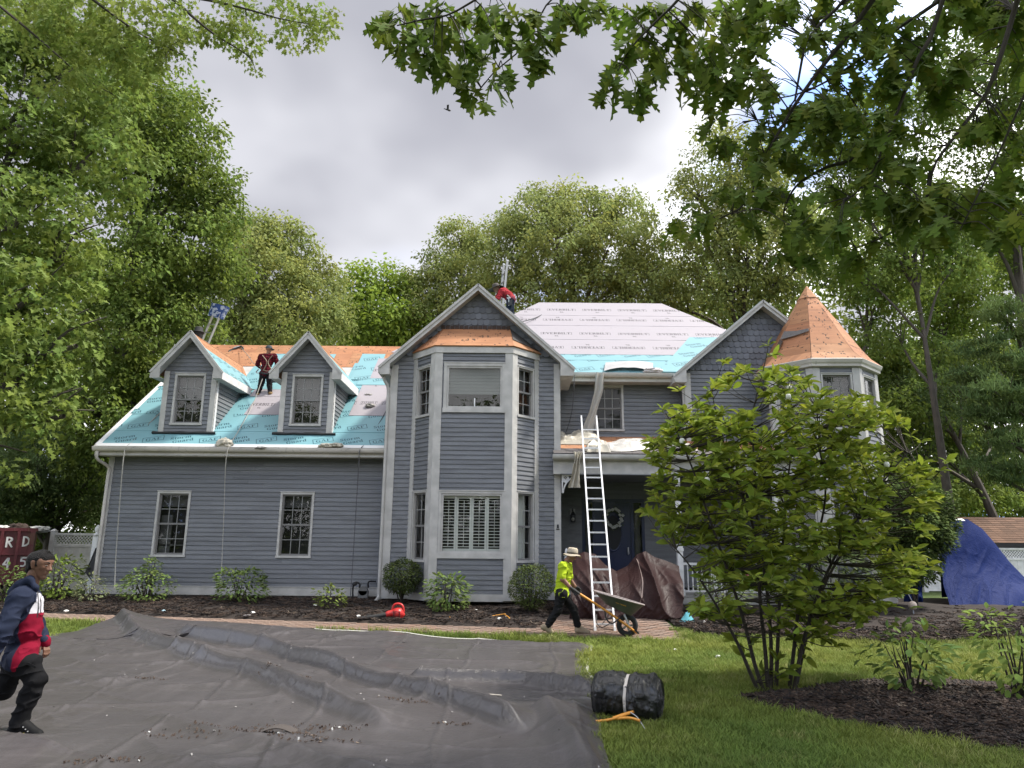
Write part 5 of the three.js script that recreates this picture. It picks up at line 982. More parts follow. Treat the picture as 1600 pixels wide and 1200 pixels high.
  const bits = [[560, 966, 14.4, 0.10, 'white crumpled wrapper between the black tube and the blower'], [492, 949, 15.6, 0.10, 'white scrap of paper in the bed left of the gas meter'], [255, 962, 14.8, 0.08, 'small pale blue scrap in the bed under the left wing window'], [103, 960, 14.7, 0.09, 'thin white scrap in the bed at far left'], [395, 963, 14.7, 0.09, 'small pale chip in the bed under the right wing window'], [385, 967, 14.4, 0.16, 'grey shingle scrap at the edge of the walk'], [744, 960, 15.2, 0.06, 'pale scrap beside the long orange tool'], [780, 964, 14.3, 0.07, 'pale scrap under the bent end of the orange tool'], [1055, 1014, 11.7, 0.05, 'white scrap on the lawn below the teal offcut'], [1123, 1031, 11.0, 0.08, 'larger white scrap on the lawn left of the magnolia'], [845, 996, 12.9, 0.05, 'white scrap on the grass below the walking man'], [1100, 978, 14.1, 0.10, 'pale stick of lath beside the teal offcut'], [142, 944, 16.0, 0.07, 'white ball of paper beneath the bright plant at left']];
  bits.forEach(([x, y, d, s, l], i) => { const p = at(x, y, d), ground = gh(p.x, p.z) + (d > 13.5 ? 0.07 : 0.05), c2 = i === 5 ? [0.12, 0.11, 0.11] : i === 2 ? [0.4, 0.55, 0.6] : [0.72, 0.71, 0.68]; const g2 = new THREE.IcosahedronGeometry(1, 2), pp = g2.attributes.position, v = V3(); for (let k = 0; k < pp.count; k++) { v.fromBufferAttribute(pp, k); const kk = 0.6 + 0.8 * vnoise(v.x * 2 + i * 7, v.y * 2, v.z * 2); pp.setXYZ(k, v.x * kk * s * 0.46, v.y * kk * s * (i === 5 ? 0.1 : 0.25), v.z * kk * s * 0.45); } g2.computeVertexNormals(); tag(part(null, 'litter', g2.translate(p.x, ground, p.z), mat(c2, 0.8)), l, 'scrap'); });
}
// ---- a bird high over the house
{
  const c = at(700, 172, 30), o = thing('bird', 'small dark bird in the grey sky above the house', 'bird', c.toArray()), m = mat([0.02, 0.02, 0.02], 0.8);
  part(o, 'body', field([[c.clone().add(V3(-0.07, 0, 0.05)), c.clone().add(V3(0.06, 0.01, -0.04)), 0.03, 0.045], [c.clone().add(V3(0.06, 0.01, -0.04)), c.clone().add(V3(0.12, 0.02, -0.08)), 0.035, 0.018], [c.clone().add(V3(-0.07, 0, 0.05)), c.clone().add(V3(-0.17, 0, 0.11)), 0.02, 0.022]], { res: 36 }), m);
  for (const s of [-1, 1]) part(o, 'wing', grid(8, 3, (u, v) => [c.x + 0.04 - v * 0.10 - u * 0.03 + s * u * 0.05, c.y + 0.02 + 0.15 * Math.sin(u * 1.8) * (1 - 0.1 * v), c.z + s * (0.03 + u * 0.16)]), m);
}
// ---- dumpster, fences, shed, blue tarp
{
  const o = thing('dumpster', 'dark red roll-off dumpster with white letters at the left edge', 'dumpster', [-11.78, 0.3, -18]);
  const c = canvasPaint([0.105, 0.014, 0.020]), m = mat([1, 1, 1], 0.5, { map: c }), x1 = -11.78, x0 = -17, y0 = 0.62, y1 = 1.90, zf = -18;
  part(o, 'body', [box(x0, x1, y0, y1 - 0.03, zf - 0.08, zf - 0.02), box(x1 - 0.06, x1, y0, y1 - 0.03, -20.2, zf - 0.08), box(x0, x1, y0, y1 - 0.2, -20.26, -20.2), box(x0, x1, y0, y0 + 0.06, -20.2, zf - 0.08), box(x0, x0 + 0.06, y0, y1 - 0.03, -20.2, zf - 0.08)], m);
  part(o, 'top_rail', [box(x0 - 0.02, x1 + 0.03, y1 - 0.08, y1, zf - 0.1, zf + 0.03), box(x1 - 0.08, x1 + 0.04, y1 - 0.08, y1, -20.2, zf - 0.1)], m);
  for (let i = 0; i < 14; i++) { const xr = x1 - 0.33 - i * 0.335; part(o, 'rib', box(xr - 0.03, xr + 0.03, y0, y1 - 0.08, zf - 0.02, zf + 0.05), m); }
  part(o, 'rib', box(x1 - 0.1, x1, y0, y1 - 0.08, zf - 0.02, zf + 0.05), m);
  part(o, 'mid_rail', box(x0, x1, 1.25, 1.285, zf - 0.02, zf + 0.03), m); part(o, 'bottom_rail', box(x0, x1 + 0.02, y0 - 0.06, y0 + 0.05, zf - 0.1, zf + 0.04), m);
  for (const [a, b] of [[x1 - 0.4, 0], [x1 - 4.6, 1]]) part(o, 'roller', cyl(V3(a, 0.46, -19.9), V3(a, 0.46, -18.2), 0.12, 0.12, 14), M.black);
  part(o, 'skid', box(x0, x1 - 0.1, 0.40, 0.56, -19.6, -18.3), M.black);
  for (const [s, px, py, h] of [['D', 0, 1.58, 0.25], ['R', 1, 1.56, 0.25], ['O', 2, 1.56, 0.25], ['5', 0, 1.09, 0.24], ['4', 1, 1.07, 0.24], ['5', 2, 1.07, 0.24]]) {
    const p = V3(x1 - 0.165 - px * 0.335, py, 0);
    part(o, 'letter', glyph(s, h).translate(p.x, p.y, zf - 0.012), mat([0.62, 0.61, 0.60], 0.7));
  }
  o.rotation.y = 0.56;
  const r = rng(5); for (let i = 0; i < 7; i++) { const p = V3(x1 - 0.45 - i * 0.30, y1 - 0.02, -18.5 - 0.4 * r() + i * 0.16); crumple('roofing_waste', ['torn white felt poking over the dumpster rim, nearest its corner', 'dark shingle waste heaped in the dumpster behind the D', 'pale scrap on the dumpster rim behind the R', 'dark waste heaped in the dumpster behind the R', 'pale scrap on the dumpster rim behind the O', 'dark waste heaped in the dumpster at its far left', 'dark waste at the back of the dumpster, left of frame'][i], p, 0.14 + r() * 0.16, 0.08 + 0.05 * (i % 2), 0.2, 30 + i, i % 2 ? M.tornShingle : mat([0.5, 0.5, 0.49], 0.8)); }
}
function canvasPaint(c) { return tex(256, 256, (u, v) => { const n = fbm(u * 6, v * 6, 2, 4, 6, 6), s = smooth(0.66, 0.74, fbm(u * 22, v * 8, 5, 3, 22, 8)); return c.map((x, i) => S(lerp(x * (0.75 + 0.4 * n), [0.11, 0.055, 0.03][i], s * 0.6))); }, true, 0.8); }
function letterTex() { return null; }
function glyph(s, h) {                                 // stencil-like block capitals as flat raised shapes
  const w = h * 0.62, t = h * 0.17, R = (x0, x1, y0, y1) => box(x0 * w - w / 2, x1 * w - w / 2, y0 * h - h / 2, y1 * h - h / 2, -0.004, 0.004), k = t / w, j = t / h;
  const ring = (a0, a1, cx, cy, rx, ry, th) => { const g = new THREE.RingGeometry(1 - th / Math.min(rx, ry), 1, 24, 1, a0, a1 - a0); return g.scale(rx, ry, 1).translate(cx, cy, 0.003); };
  if (s === 'O') return merge([ring(0, 6.2832, 0, 0, w / 2, h / 2, t * 0.9)]);
  if (s === 'D') return merge([R(0, k, 0, 1), ring(-1.5708, 1.5708, -w / 2 + k * w * 0.6, 0, w * 0.85, h / 2, t * 0.9)]);
  if (s === 'R') return merge([R(0, k, 0, 1), ring(-1.5708, 1.5708, -w * 0.2, h * 0.24, w * 0.62, h * 0.26, t * 0.8), R(k, 0.4, 1 - j, 1), R(k, 0.4, 0.45, 0.45 + j), bar(V3(-w * 0.1, -h * 0.02, 0), V3(w * 0.4, -h * 0.5, 0), t * 0.9, 0.008, V3(0, 0, 1)).rotateZ(0)]);
  if (s === '4') return merge([R(0.58, 0.58 + k, 0, 1), R(0, 1, 0.25, 0.25 + j), bar(V3(-w * 0.42, -h * 0.18, 0), V3(w * 0.16, h * 0.46, 0), t * 0.9, 0.008, V3(0, 0, 1))]);
  return merge([R(0.08, 0.95, 1 - j, 1), R(0.08, 0.08 + k, 0.52, 1), ring(-2.3, 1.9, -w * 0.05, -h * 0.16, w * 0.5, h * 0.34, t * 0.85)]);
}
function vinylFence(label, x0, x1, y0, y1, z, posts) {
  const o = thing('fence', label, 'fence', [(x0 + x1) / 2, y0, z]), m = M.trimWhite, ly = y1 - 0.30;
  part(o, 'top_rail', box(x0, x1, y1 - 0.05, y1, z - 0.03, z + 0.03), m); part(o, 'mid_rail', box(x0, x1, ly - 0.06, ly, z - 0.03, z + 0.03), m); part(o, 'bottom_rail', box(x0, x1, y0 + 0.05, y0 + 0.15, z - 0.03, z + 0.03), m);
  part(o, 'lattice', lattice(x0, x1, ly, y1 - 0.05, z, 0.085), m);
  for (let x = x0; x < x1 - 0.02; x += 0.19) part(o, 'board', box(x + 0.003, Math.min(x1, x + 0.187), y0 + 0.1, ly - 0.05, z - 0.011, z + 0.011), m);
  for (const x of posts) part(o, 'post', [box(x - 0.06, x + 0.06, y0, y1 + 0.05, z - 0.06, z + 0.06), new THREE.ConeGeometry(0.1, 0.07, 4).rotateY(Math.PI / 4).translate(x, y1 + 0.085, z)], m);
}
vinylFence('white panel fence with a lattice top between the dumpster and the house', -12.2, -10.4, 0.3, 1.80, -19.4, [-12.2, -10.4]);
vinylFence('white panel fence with a lattice top at the right edge in front of the shed', 12.4, 18.5, 0.3, 1.62, -22, [12.4, 14.4, 16.4, 18.4]);
{
  const o = thing('fence_post', 'white turned post with a finial at the left corner of the wing', 'post', [-10.02, 0.3, -17.6]), m = M.white;
  part(o, 'shaft', [box(-10.08, -9.96, 0.3, 1.72, -17.66, -17.54)], m); part(o, 'finial', new THREE.LatheGeometry([[0, 0.27], [0.02, 0.26], [0.055, 0.21], [0.07, 0.15], [0.05, 0.1], [0.035, 0.07], [0.075, 0.05], [0.085, 0.0], [0, 0]].map(([x, y]) => new THREE.Vector2(x, y)), 14).translate(-10.02, 1.72, -17.6), m);
  const p = (x, y, d) => at(x, y, d), b = thing('folded_frame', 'folded black cloth frame leaning on the white post by the wing corner', 'folded frame', p(140, 905, 17.2).toArray());
  part(b, 'cloth', slab([p(133, 895, 17.2), p(147, 905, 17.1), p(150, 862, 17.3), p(149, 856, 17.35)], 0.03), M.black);
  for (const [a, c] of [[[152, 855], [133, 896]], [[133, 896], [112, 881]], [[118, 889], [140, 888]], [[134, 894], [150, 915]]]) part(b, 'leg', cyl(p(...a, 17.25), p(...c, 17.15), 0.014), M.blackRubber);
}
{
  const o = thing('shed', 'low shed with a brown shingled roof beyond the blue tarp', 'shed', [17, 0.3, -24]), y0 = 1.78, y1 = 2.66, z0 = -23.6, z1 = -25.2, x0 = 14.9, x1 = 21;
  part(o, 'wall', [box(x0 + 0.15, x1, 0.2, y0 + 0.05, z0 - 0.25, z0 - 0.15), box(x0 + 0.15, x0 + 0.25, 0.2, y0 + 0.05, -26.6, z0 - 0.25)], M.siding[2]); part(o, 'fascia', box(x0, x1, y0 - 0.14, y0 - 0.01, z0 - 0.02, z0 + 0.02), M.black);
  const rf = part(o, 'roof', [slab([[x0, y0, z0], [x1, y0, z0], [x1, y1, z1], [x0, y1, z1]], 0.05), slab([[x1, y0, -26.8], [x0, y0, -26.8], [x0, y1, z1], [x1, y1, z1]], 0.05)], M.tornShingle), F = roofFrame(V3(x0, y0, z0), V3(1, 0, 0), V3(0, y1 - y0, z1 - z0)), L = Math.hypot(y1 - y0, z1 - z0), r = rng(66);
  const bm = [0.9, 1.1, 1.3].map((k) => mat([0.15 * k, 0.085 * k, 0.055 * k], 0.95, { map: again(grainT, 4) }));
  for (let v = 0; v < L - 0.05; v += 0.15) for (let u = 0; u < x1 - x0; u += 0.32) part(rf, 'roof_shingle', slab([rp(F, u, v - 0.01, 0.014), rp(F, u + 0.314, v - 0.01, 0.014), rp(F, u + 0.314, v + 0.16, 0.003), rp(F, u, v + 0.16, 0.003)], 0.008), bm[r() * 3 | 0]);
}
{
  const rid = (a, b, c) => Math.pow(1 - Math.abs(2 * vnoise(a, b, c) - 1), 2), o = thing('blue_tarp', 'bright blue tarp draped over a tall pile right of the rounded evergreen', 'tarp', [11.3, 0.3, -17.3]);
  const top = [[1470, 818], [1484, 812], [1512, 811], [1535, 826], [1556, 850], [1578, 878], [1604, 905], [1640, 945]], bot = [[1484, 966], [1500, 964], [1524, 965], [1555, 968], [1580, 972], [1610, 978], [1640, 982], [1680, 985]];
  const m = phys([0.0055, 0.016, 0.088], 0.7, { specularIntensity: 0.2,  bumpMap: again(roughT, 3), bumpScale: 0.006 });
  const f = (u, v) => { const a = curve2(top, u), b = curve2(bot, u), T = at(a[0], a[1], 17.7), B = at(b[0], b[1], 16.55), p = B.clone().lerp(T, v); p.y = lerp(gh(B.x, B.z) + 0.06, T.y, v); const e = Math.min(1, (1 - v) * 2.5); p.z += e * (0.36 * rid(u * 4 - v * 1.6, v * 0.6, 5) + 0.06 * rid(u * 12 - v * 3, v * 1.8, 8) + 0.010 * rid(u * 30, v * 14, 3)) - 0.25 * Math.sin(v * 3.1); return [p.x, p.y, p.z]; };
  part(o, 'front', grid(130, 90, f), m);
  part(o, 'back', grid(90, 40, (u, v) => { const p = f(u, 1), x = p[0] + 0.75 * v, w = 0.10 * rid(u * 6, v * 5, 2); return [x, lerp(p[1], 0.35, v * v) + w * Math.sin(v * 3), p[2] - 1.6 * v]; }), m);
  part(o, 'side', grid(40, 50, (u, v) => { const p = f(0, v); return [p[0] + 0.9 * u + 0.1 * rid(u * 4, v * 4, 4), p[1], p[2] - 1.5 * u]; }), m);
  const w = at(1496, 814, 17.55); part(o, 'paper_label', new THREE.PlaneGeometry(0.24, 0.12).rotateX(-1.1).translate(w.x, w.y + 0.03, w.z + 0.06), M.white);
  tag(part(null, 'blue_tarp_scrap', grid(30, 30, (u, v) => { const p = at(lerp(1412, 1440, u), lerp(958, 885, v), 17.3); return [p.x, p.y, p.z + 0.12 * rid(u * 4, v * 4, 6)]; }), m), 'blue tarp seen between the evergreen trunks, left of the tall pile', 'tarp');
}
// ---------------------------------------------------------------- people
const cloth = (c, o = {}) => phys(c, 0.9, { specularIntensity: 0.25,  ...o });
const vc = (o = {}) => phys([1, 1, 1], 0.9, { specularIntensity: 0.25,  vertexColors: true, ...o });
const wr = (p, s, a) => a * (vnoise(p[0] * s, p[1] * s, p[2] * s) - 0.5);
// a hand: palm and five bent fingers, from a wrist along dir with the palm facing n
function handBones(w, dir, n, s = 1, curl = 0.5) {
  dir = dir.clone().normalize(); const side = dir.clone().cross(n).normalize(), m = n.clone().normalize(), out = [], at_ = (a, b, c) => w.clone().addScaledVector(dir, a * s).addScaledVector(side, b * s).addScaledVector(m, c * s);
  out.push([at_(0, 0, 0), at_(0.03, 0, 0), 0.026 * s, 0.028 * s]); for (const b of [-0.026, -0.009, 0.009, 0.026]) out.push([at_(0.02, b * 0.7, 0), at_(0.085, b, 0), 0.016 * s, 0.0115 * s]);
  [[-0.027, 0.070], [-0.009, 0.082], [0.010, 0.078], [0.028, 0.062]].forEach(([b, l]) => { const p0 = at_(0.085, b, 0), p1 = at_(0.085 + l * 0.5 * Math.cos(curl * 0.6), b * 1.05, l * 0.5 * Math.sin(curl * 0.6)), p2 = at_(0.085 + l * (0.5 + 0.3 * Math.cos(curl * 1.6)), b * 1.05, l * (0.5 * Math.sin(curl * 0.6) + 0.3 * Math.sin(curl * 1.6))), p3 = at_(0.085 + l * (0.5 + 0.3 * Math.cos(curl * 1.6) + 0.2 * Math.cos(curl * 2.4)), b, l * (0.5 * Math.sin(curl * 0.6) + 0.3 * Math.sin(curl * 1.6) + 0.2 * Math.sin(curl * 2.4))); out.push([p0, p1, 0.010 * s, 0.009 * s], [p1, p2, 0.009 * s, 0.008 * s], [p2, p3, 0.008 * s, 0.007 * s]); });
  const t0 = at_(0.022, -0.026, 0.004), t1 = at_(0.052, -0.050, 0.016), t2 = at_(0.085, -0.056, 0.026); out.push([t0, t1, 0.014 * s, 0.011 * s], [t1, t2, 0.011 * s, 0.008 * s]);
  return out;
}
// a head looking along f with up u: skull, brow, nose, lips, chin, ears
function headBones(c, f, u, s = 1) {
  f = f.clone().normalize(); const r = u.clone().cross(f).normalize(); u = f.clone().cross(r).normalize();
  const P = (a, b, d = 0) => c.clone().addScaledVector(f, a * s).addScaledVector(u, b * s).addScaledVector(r, d * s), o = [], S2 = (a, b, ra, rb = ra) => o.push([a, b, ra * s, rb * s]);
  S2(P(-0.028, 0.022, 0.012), P(0.02, 0.030, 0.012), 0.076, 0.070); S2(P(-0.028, 0.022, -0.012), P(0.02, 0.030, -0.012), 0.076, 0.070);
  S2(P(0.035, -0.02), P(0.048, -0.088), 0.058, 0.026); S2(P(0.02, -0.03, 0.03), P(0.035, -0.075, 0.02), 0.034, 0.022); S2(P(0.02, -0.03, -0.03), P(0.035, -0.075, -0.02), 0.034, 0.022);
  S2(P(0.068, 0.034, -0.03), P(0.068, 0.034, 0.03), 0.020); S2(P(0.084, 0.016), P(0.106, -0.022), 0.0075, 0.013); S2(P(0.090, -0.026, -0.011), P(0.090, -0.026, 0.011), 0.010);
  S2(P(0.083, -0.050, -0.013), P(0.083, -0.050, 0.013), 0.0085); S2(P(0.080, -0.064, -0.011), P(0.080, -0.064, 0.011), 0.0085); S2(P(0.068, -0.096), P(0.070, -0.092), 0.017);
  for (const d of [-1, 1]) { S2(P(-0.010, 0.022, d * 0.078), P(-0.004, -0.026, d * 0.074), 0.014, 0.009); S2(P(0.052, -0.008, d * 0.036), P(0.05, -0.012, d * 0.03), 0.026); }
  return { o, P, s };
}
const skin1 = mat([0.145, 0.070, 0.042], 0.6), skin2 = mat([0.24, 0.12, 0.075], 0.55), eyeW = mat([0.38, 0.35, 0.32], 0.4), eyeD = mat([0.02, 0.012, 0.01], 0.2), brow = mat([0.010, 0.008, 0.007], 0.8);
function eyes(o, H) { for (const d of [-1, 1]) { const a = H.P(0.0765, 0.008, d * 0.032), b = H.P(0.0850, 0.0075, d * 0.0335); part(o, 'eye', ball(a.x, a.y, a.z, 0.0112 * H.s, 8, 0.75), eyeW); part(o, 'iris', ball(b.x, b.y, b.z, 0.0065 * H.s, 6), eyeD); const e0 = H.P(0.093, 0.030, d * 0.014), e1 = H.P(0.090, 0.037, d * 0.034), e2 = H.P(0.074, 0.032, d * 0.056); part(o, 'eyebrow', tube([e0, e1, e2], 0.005 * H.s, 6, 0.003 * H.s, 5), brow); } }

// ---- the young man walking in from the left
{
  const D = 6.55, J = (x, y, dz = 0) => at(x, y, D + dz), o = thing('person', 'young man in a navy, white and red hooded sweatshirt walking in from the left edge', 'person', [-4.15, 0, -6.5]);
  const f = V3(1, -0.20, 0.10), hd = headBones(J(63, 882), f, V3(0.12, 1, 0), 1.04), neck0 = J(46, 922), neck1 = J(55, 895);
  const sR = J(31, 936, -0.17), sL = J(45, 936, 0.19), hip = J(32, 1028), hipR = J(33, 1034, -0.09), hipL = J(28, 1032, 0.09);
  const eR = J(4, 985, -0.30), wR = J(-14, 1030, -0.30), eL = J(58, 988, 0.26), wL = J(69, 1003, 0.20);
  const kR = J(56, 1062, -0.08), aR = J(29, 1128, -0.08), kL = J(4, 1078, 0.12), aL = J(-62, 1098, 0.14);
  const torso = [[J(42, 945), J(40, 985), 0.098, 0.098], [J(40, 985), hip, 0.098, 0.102], [sR, sL, 0.075, 0.075], [J(40, 940, -0.07), J(38, 985, -0.05), 0.092, 0.092], [J(44, 940, 0.08), J(40, 985, 0.06), 0.09, 0.09], [hipR, hipL, 0.098, 0.098]];
  const armR = [[sR, eR, 0.066, 0.05], [eR, wR, 0.05, 0.036]], armL = [[sL, eL, 0.066, 0.05], [eL, wL, 0.05, 0.036]];
  const legR = [[hipR, kR, 0.082, 0.054], [kR, aR, 0.056, 0.040]], legL = [[hipL, kL, 0.082, 0.054], [kL, aL, 0.062, 0.042]];
  const hL = handBones(wL, V3(0.55, -0.95, 0.15), V3(-0.8, -0.5, -0.2), 0.92, 0.75), hR = handBones(wR, V3(-0.4, -0.9, 0), V3(0.8, -0.2, 0.3), 0.92, 0.7), H2 = V3(0.02, 0, 0);
  part(o, 'body', [field([...torso.map(([a, b, r, s]) => [a, b, r * 0.85, s * 0.85]), ...armR, ...armL, ...legR, ...legL, [neck0, neck1, 0.058, 0.052], [neck1, J(60, 884), 0.054, 0.06], [aR, J(46, 1150, -0.08), 0.045, 0.03]], { res: 90 }), field([...hd.o, [neck1, J(58, 886), 0.050, 0.055], [neck0, neck1, 0.058, 0.052]], { res: 96, k: 0.014 }), field(hL, { res: 72, k: 0.006 }), field(hR, { res: 48, k: 0.006 })], skin1);
  eyes(o, hd);
  // hair: short at the back and sides, a full fringe swept forward
  const P = hd.P, hair = [[P(-0.04, 0.035, 0.016), P(0.0, 0.055, 0.016), 0.074, 0.064], [P(-0.04, 0.035, -0.016), P(0.0, 0.055, -0.016), 0.074, 0.064], [P(-0.045, 0.01, 0.024), P(-0.058, -0.056, 0.018), 0.064, 0.042], [P(-0.045, 0.01, -0.024), P(-0.058, -0.056, -0.018), 0.064, 0.042]];
  for (const q of [-1, 1]) hair.push([P(0.012, 0.050, q * 0.060), P(0.020, -0.004, q * 0.073), 0.028, 0.009], [P(-0.02, 0.04, q * 0.056), P(-0.036, -0.03, q * 0.064), 0.036, 0.018], [P(0.035, 0.062, q * 0.045), P(0.050, 0.040, q * 0.052), 0.026, 0.012]);
  for (const q of [-1, 1]) hair.push([P(0.0, 0.062, q * 0.024), P(0.046, 0.060, q * 0.028), 0.050, 0.041]); hair.push([P(0.0, 0.068), P(0.052, 0.064), 0.048, 0.037]);
  const hr = rng(7); for (let i = 0; i < 70; i++) { const a = hr() * 6.283, k = Math.sqrt(hr()), fx = -0.03 + 0.066 * Math.cos(a) * k, sx = 0.058 * Math.sin(a) * k, top = 0.125 - 0.05 * k * k; hair.push([P(fx, top - 0.025, sx), P(fx + 0.028 + 0.022 * hr(), top + 0.004 - 0.012 * hr() - (fx > 0.03 ? 0.006 : 0), sx * 1.08 + 0.014 * (hr() - 0.5)), 0.013, 0.004]); }
  part(o, 'hair', field(hair, { res: 110, k: 0.012 }), phys([0.007, 0.006, 0.006], 0.6, { specularIntensity: 0.4,  bumpMap: again(roughT, 14), bumpScale: 0.012 }));
  // hooded sweatshirt
  const navy = [0.016, 0.021, 0.040], white = [0.50, 0.49, 0.53], red = [0.17, 0.005, 0.02];
  const Lx = (x, y) => J(x, y).x, yA = J(40, 961).y, yB = J(40, 919).y, hemY = J(30, 1030).y;
  const arms = [...armR.map(([a, b, r, s]) => [a, b, r + 0.014, s + 0.016]), ...armL.map(([a, b, r, s]) => [a, b, r + 0.014, s + 0.020])];
  const sd = (p, list) => { let d = 9; for (const [a, b] of list) { const t = clamp(p.clone().sub(a).dot(b.clone().sub(a)) / b.distanceToSquared(a)); d = Math.min(d, p.distanceTo(a.clone().lerp(b, t)) - lerp(0.08, 0.055, t)); } return d; };
  const zone = (x, y, z) => {
    const p = V3(x, y, z), dArm = sd(p, [...armR, ...armL]), dT = Math.min(sd(p, [[J(42, 950), J(36, 1030)]]) - 0.045, 9);
    const back = lerp(Lx(47, 1030), Lx(58, 925), clamp((y - hemY) / (yB - hemY)));
    const front = lerp(Lx(70, 1030), Lx(52, 925), clamp((y - hemY) / (yB - hemY)));
    if (dArm < dT - 0.015 && !(p.distanceTo(sL) < 0.1 && y < yB)) { const q = Math.min(p.distanceTo(wL), p.distanceTo(wR)); return q < 0.062 ? red : navy; }
    if (x < back - 0.02 * (1 - clamp((y - yA) / 0.3))) return navy;
    const tilt = (x - Lx(30, 960)) * 0.12;
    if (y > yB + tilt) return navy; if (y > yA + tilt) return white; return red;
  };
  part(o, 'sweatshirt', field([...torso.map(([a, b, r, s]) => [a, b, r + 0.02, s + 0.022]), ...arms, [J(41, 1020, -0.06), J(42, 1038, -0.06), 0.092, 0.080], [J(39, 1020, 0.06), J(41, 1036, 0.06), 0.092, 0.080], [J(36, 928, -0.06), J(36, 928, 0.08), 0.075, 0.075], [eR.clone().lerp(sR, 0.3).add(V3(0.02, -0.02, 0)), eR.clone().lerp(wR, 0.3), 0.066, 0.062]], { res: 120, k: 0.028, wrinkle: 0.014, color: zone, cut: (x, y, z) => Math.max(J(30, 1042).y - y - 0.05 * clamp((x - Lx(30, 1030)) * 3), y - J(44, 915).y - 0.02) }), vc(), { uv: false });
  const fold = [[J(30, 913), J(46, 905), 0.036, 0.03], [J(46, 905, -0.06), J(55, 918, -0.08), 0.030, 0.020], [J(46, 905, 0.06), J(56, 918, 0.08), 0.03, 0.02], [J(30, 913, -0.07), J(47, 906, -0.07), 0.036, 0.03], [J(31, 912, 0.07), J(46, 905, 0.07), 0.036, 0.03], [J(24, 925, -0.05), J(24, 925, 0.05), 0.060, 0.060], [J(33, 916, -0.05), J(33, 916, 0.05), 0.05, 0.05], [J(28, 935, -0.04), J(28, 935, 0.04), 0.055, 0.055], [J(56, 918, -0.08), J(60, 932, -0.03), 0.02, 0.014], [J(56, 918, 0.08), J(60, 932, 0.03), 0.02, 0.014]];
  part(o, 'hood', field(fold, { res: 72, k: 0.03 }), cloth(navy));
  part(o, 'drawstring', tube([J(59, 925, -0.10), J(60, 945, -0.15), J(58, 965, -0.155)], 0.005, 10, 0.004, 5), M.black);
  part(o, 'drawstring', tube([J(61, 925, 0.03), J(64, 942, -0.05), J(63, 958, -0.07)], 0.005, 10, 0.004, 5), M.black);
  const dk = cloth([0.008, 0.008, 0.009]);
  part(o, 'trousers', field([...legR.map(([a, b, r, s]) => [a, b, r + 0.018, s + 0.022]), ...legL.map(([a, b, r, s]) => [a, b, r + 0.018, s + 0.022]), [hipR, hipL, 0.112, 0.112], [hip, J(33, 1018), 0.113, 0.11], [kR.clone().lerp(aR, 0.75), aR, 0.058, 0.066], [kR.clone().lerp(aR, 0.3), kR.clone().lerp(aR, 0.5), 0.075, 0.066], [hipR.clone().lerp(kR, 0.3).add(V3(0.03, 0.02, 0)), hipR.clone().lerp(kR, 0.55).add(V3(0.02, 0.02, 0)), 0.098, 0.086]], { res: 110, k: 0.028, wrinkle: 0.016 }), dk);
  part(o, 'pocket', bar(J(42, 1036, -0.205), J(56, 1043, -0.175), 0.012, 0.016), dk);
  // high basketball shoes
  const sole = phys([0.007, 0.007, 0.0075], 0.7, { specularIntensity: 0.3 }), yel = mat([0.42, 0.33, 0.06], 0.6);
  for (const [a, heel, toe, z] of [[aR, J(15, 1152, -0.08), J(64, 1156, -0.08), -0.08], [aL, J(-80, 1092, 0.14), J(-72, 1130, 0.14), 0.14]]) {
    const A = a.clone(), hU = heel.clone().add(V3(0.025, 0.05, 0)), tU = toe.clone().add(V3(-0.03, 0.04, 0)), sh = part(o, 'shoe', field([[A, hU, 0.054, 0.046], [hU, tU, 0.046, 0.036], [A.clone().lerp(tU, 0.3), tU, 0.050, 0.034], [heel.clone().add(V3(0.02, 0.022, 0)), toe.clone().add(V3(-0.02, 0.022, 0)), 0.034, 0.032]], { res: 64, k: 0.022, cut: z < 0 ? (x, y) => 0.026 - y : undefined }), sole);
    if (z < 0) { part(sh, 'stripe', bar(J(22, 1147, -0.128), J(38, 1147, -0.125), 0.012, 0.018), yel); part(sh, 'lace', [0, 1, 2].map((i) => bar(J(36 + i * 3.5, 1136 + i * 3.4, -0.135), J(40 + i * 3.5, 1138 + i * 3.2, -0.04), 0.008, 0.008)), mat([0.3, 0.3, 0.3], 0.7)); }
  }
}
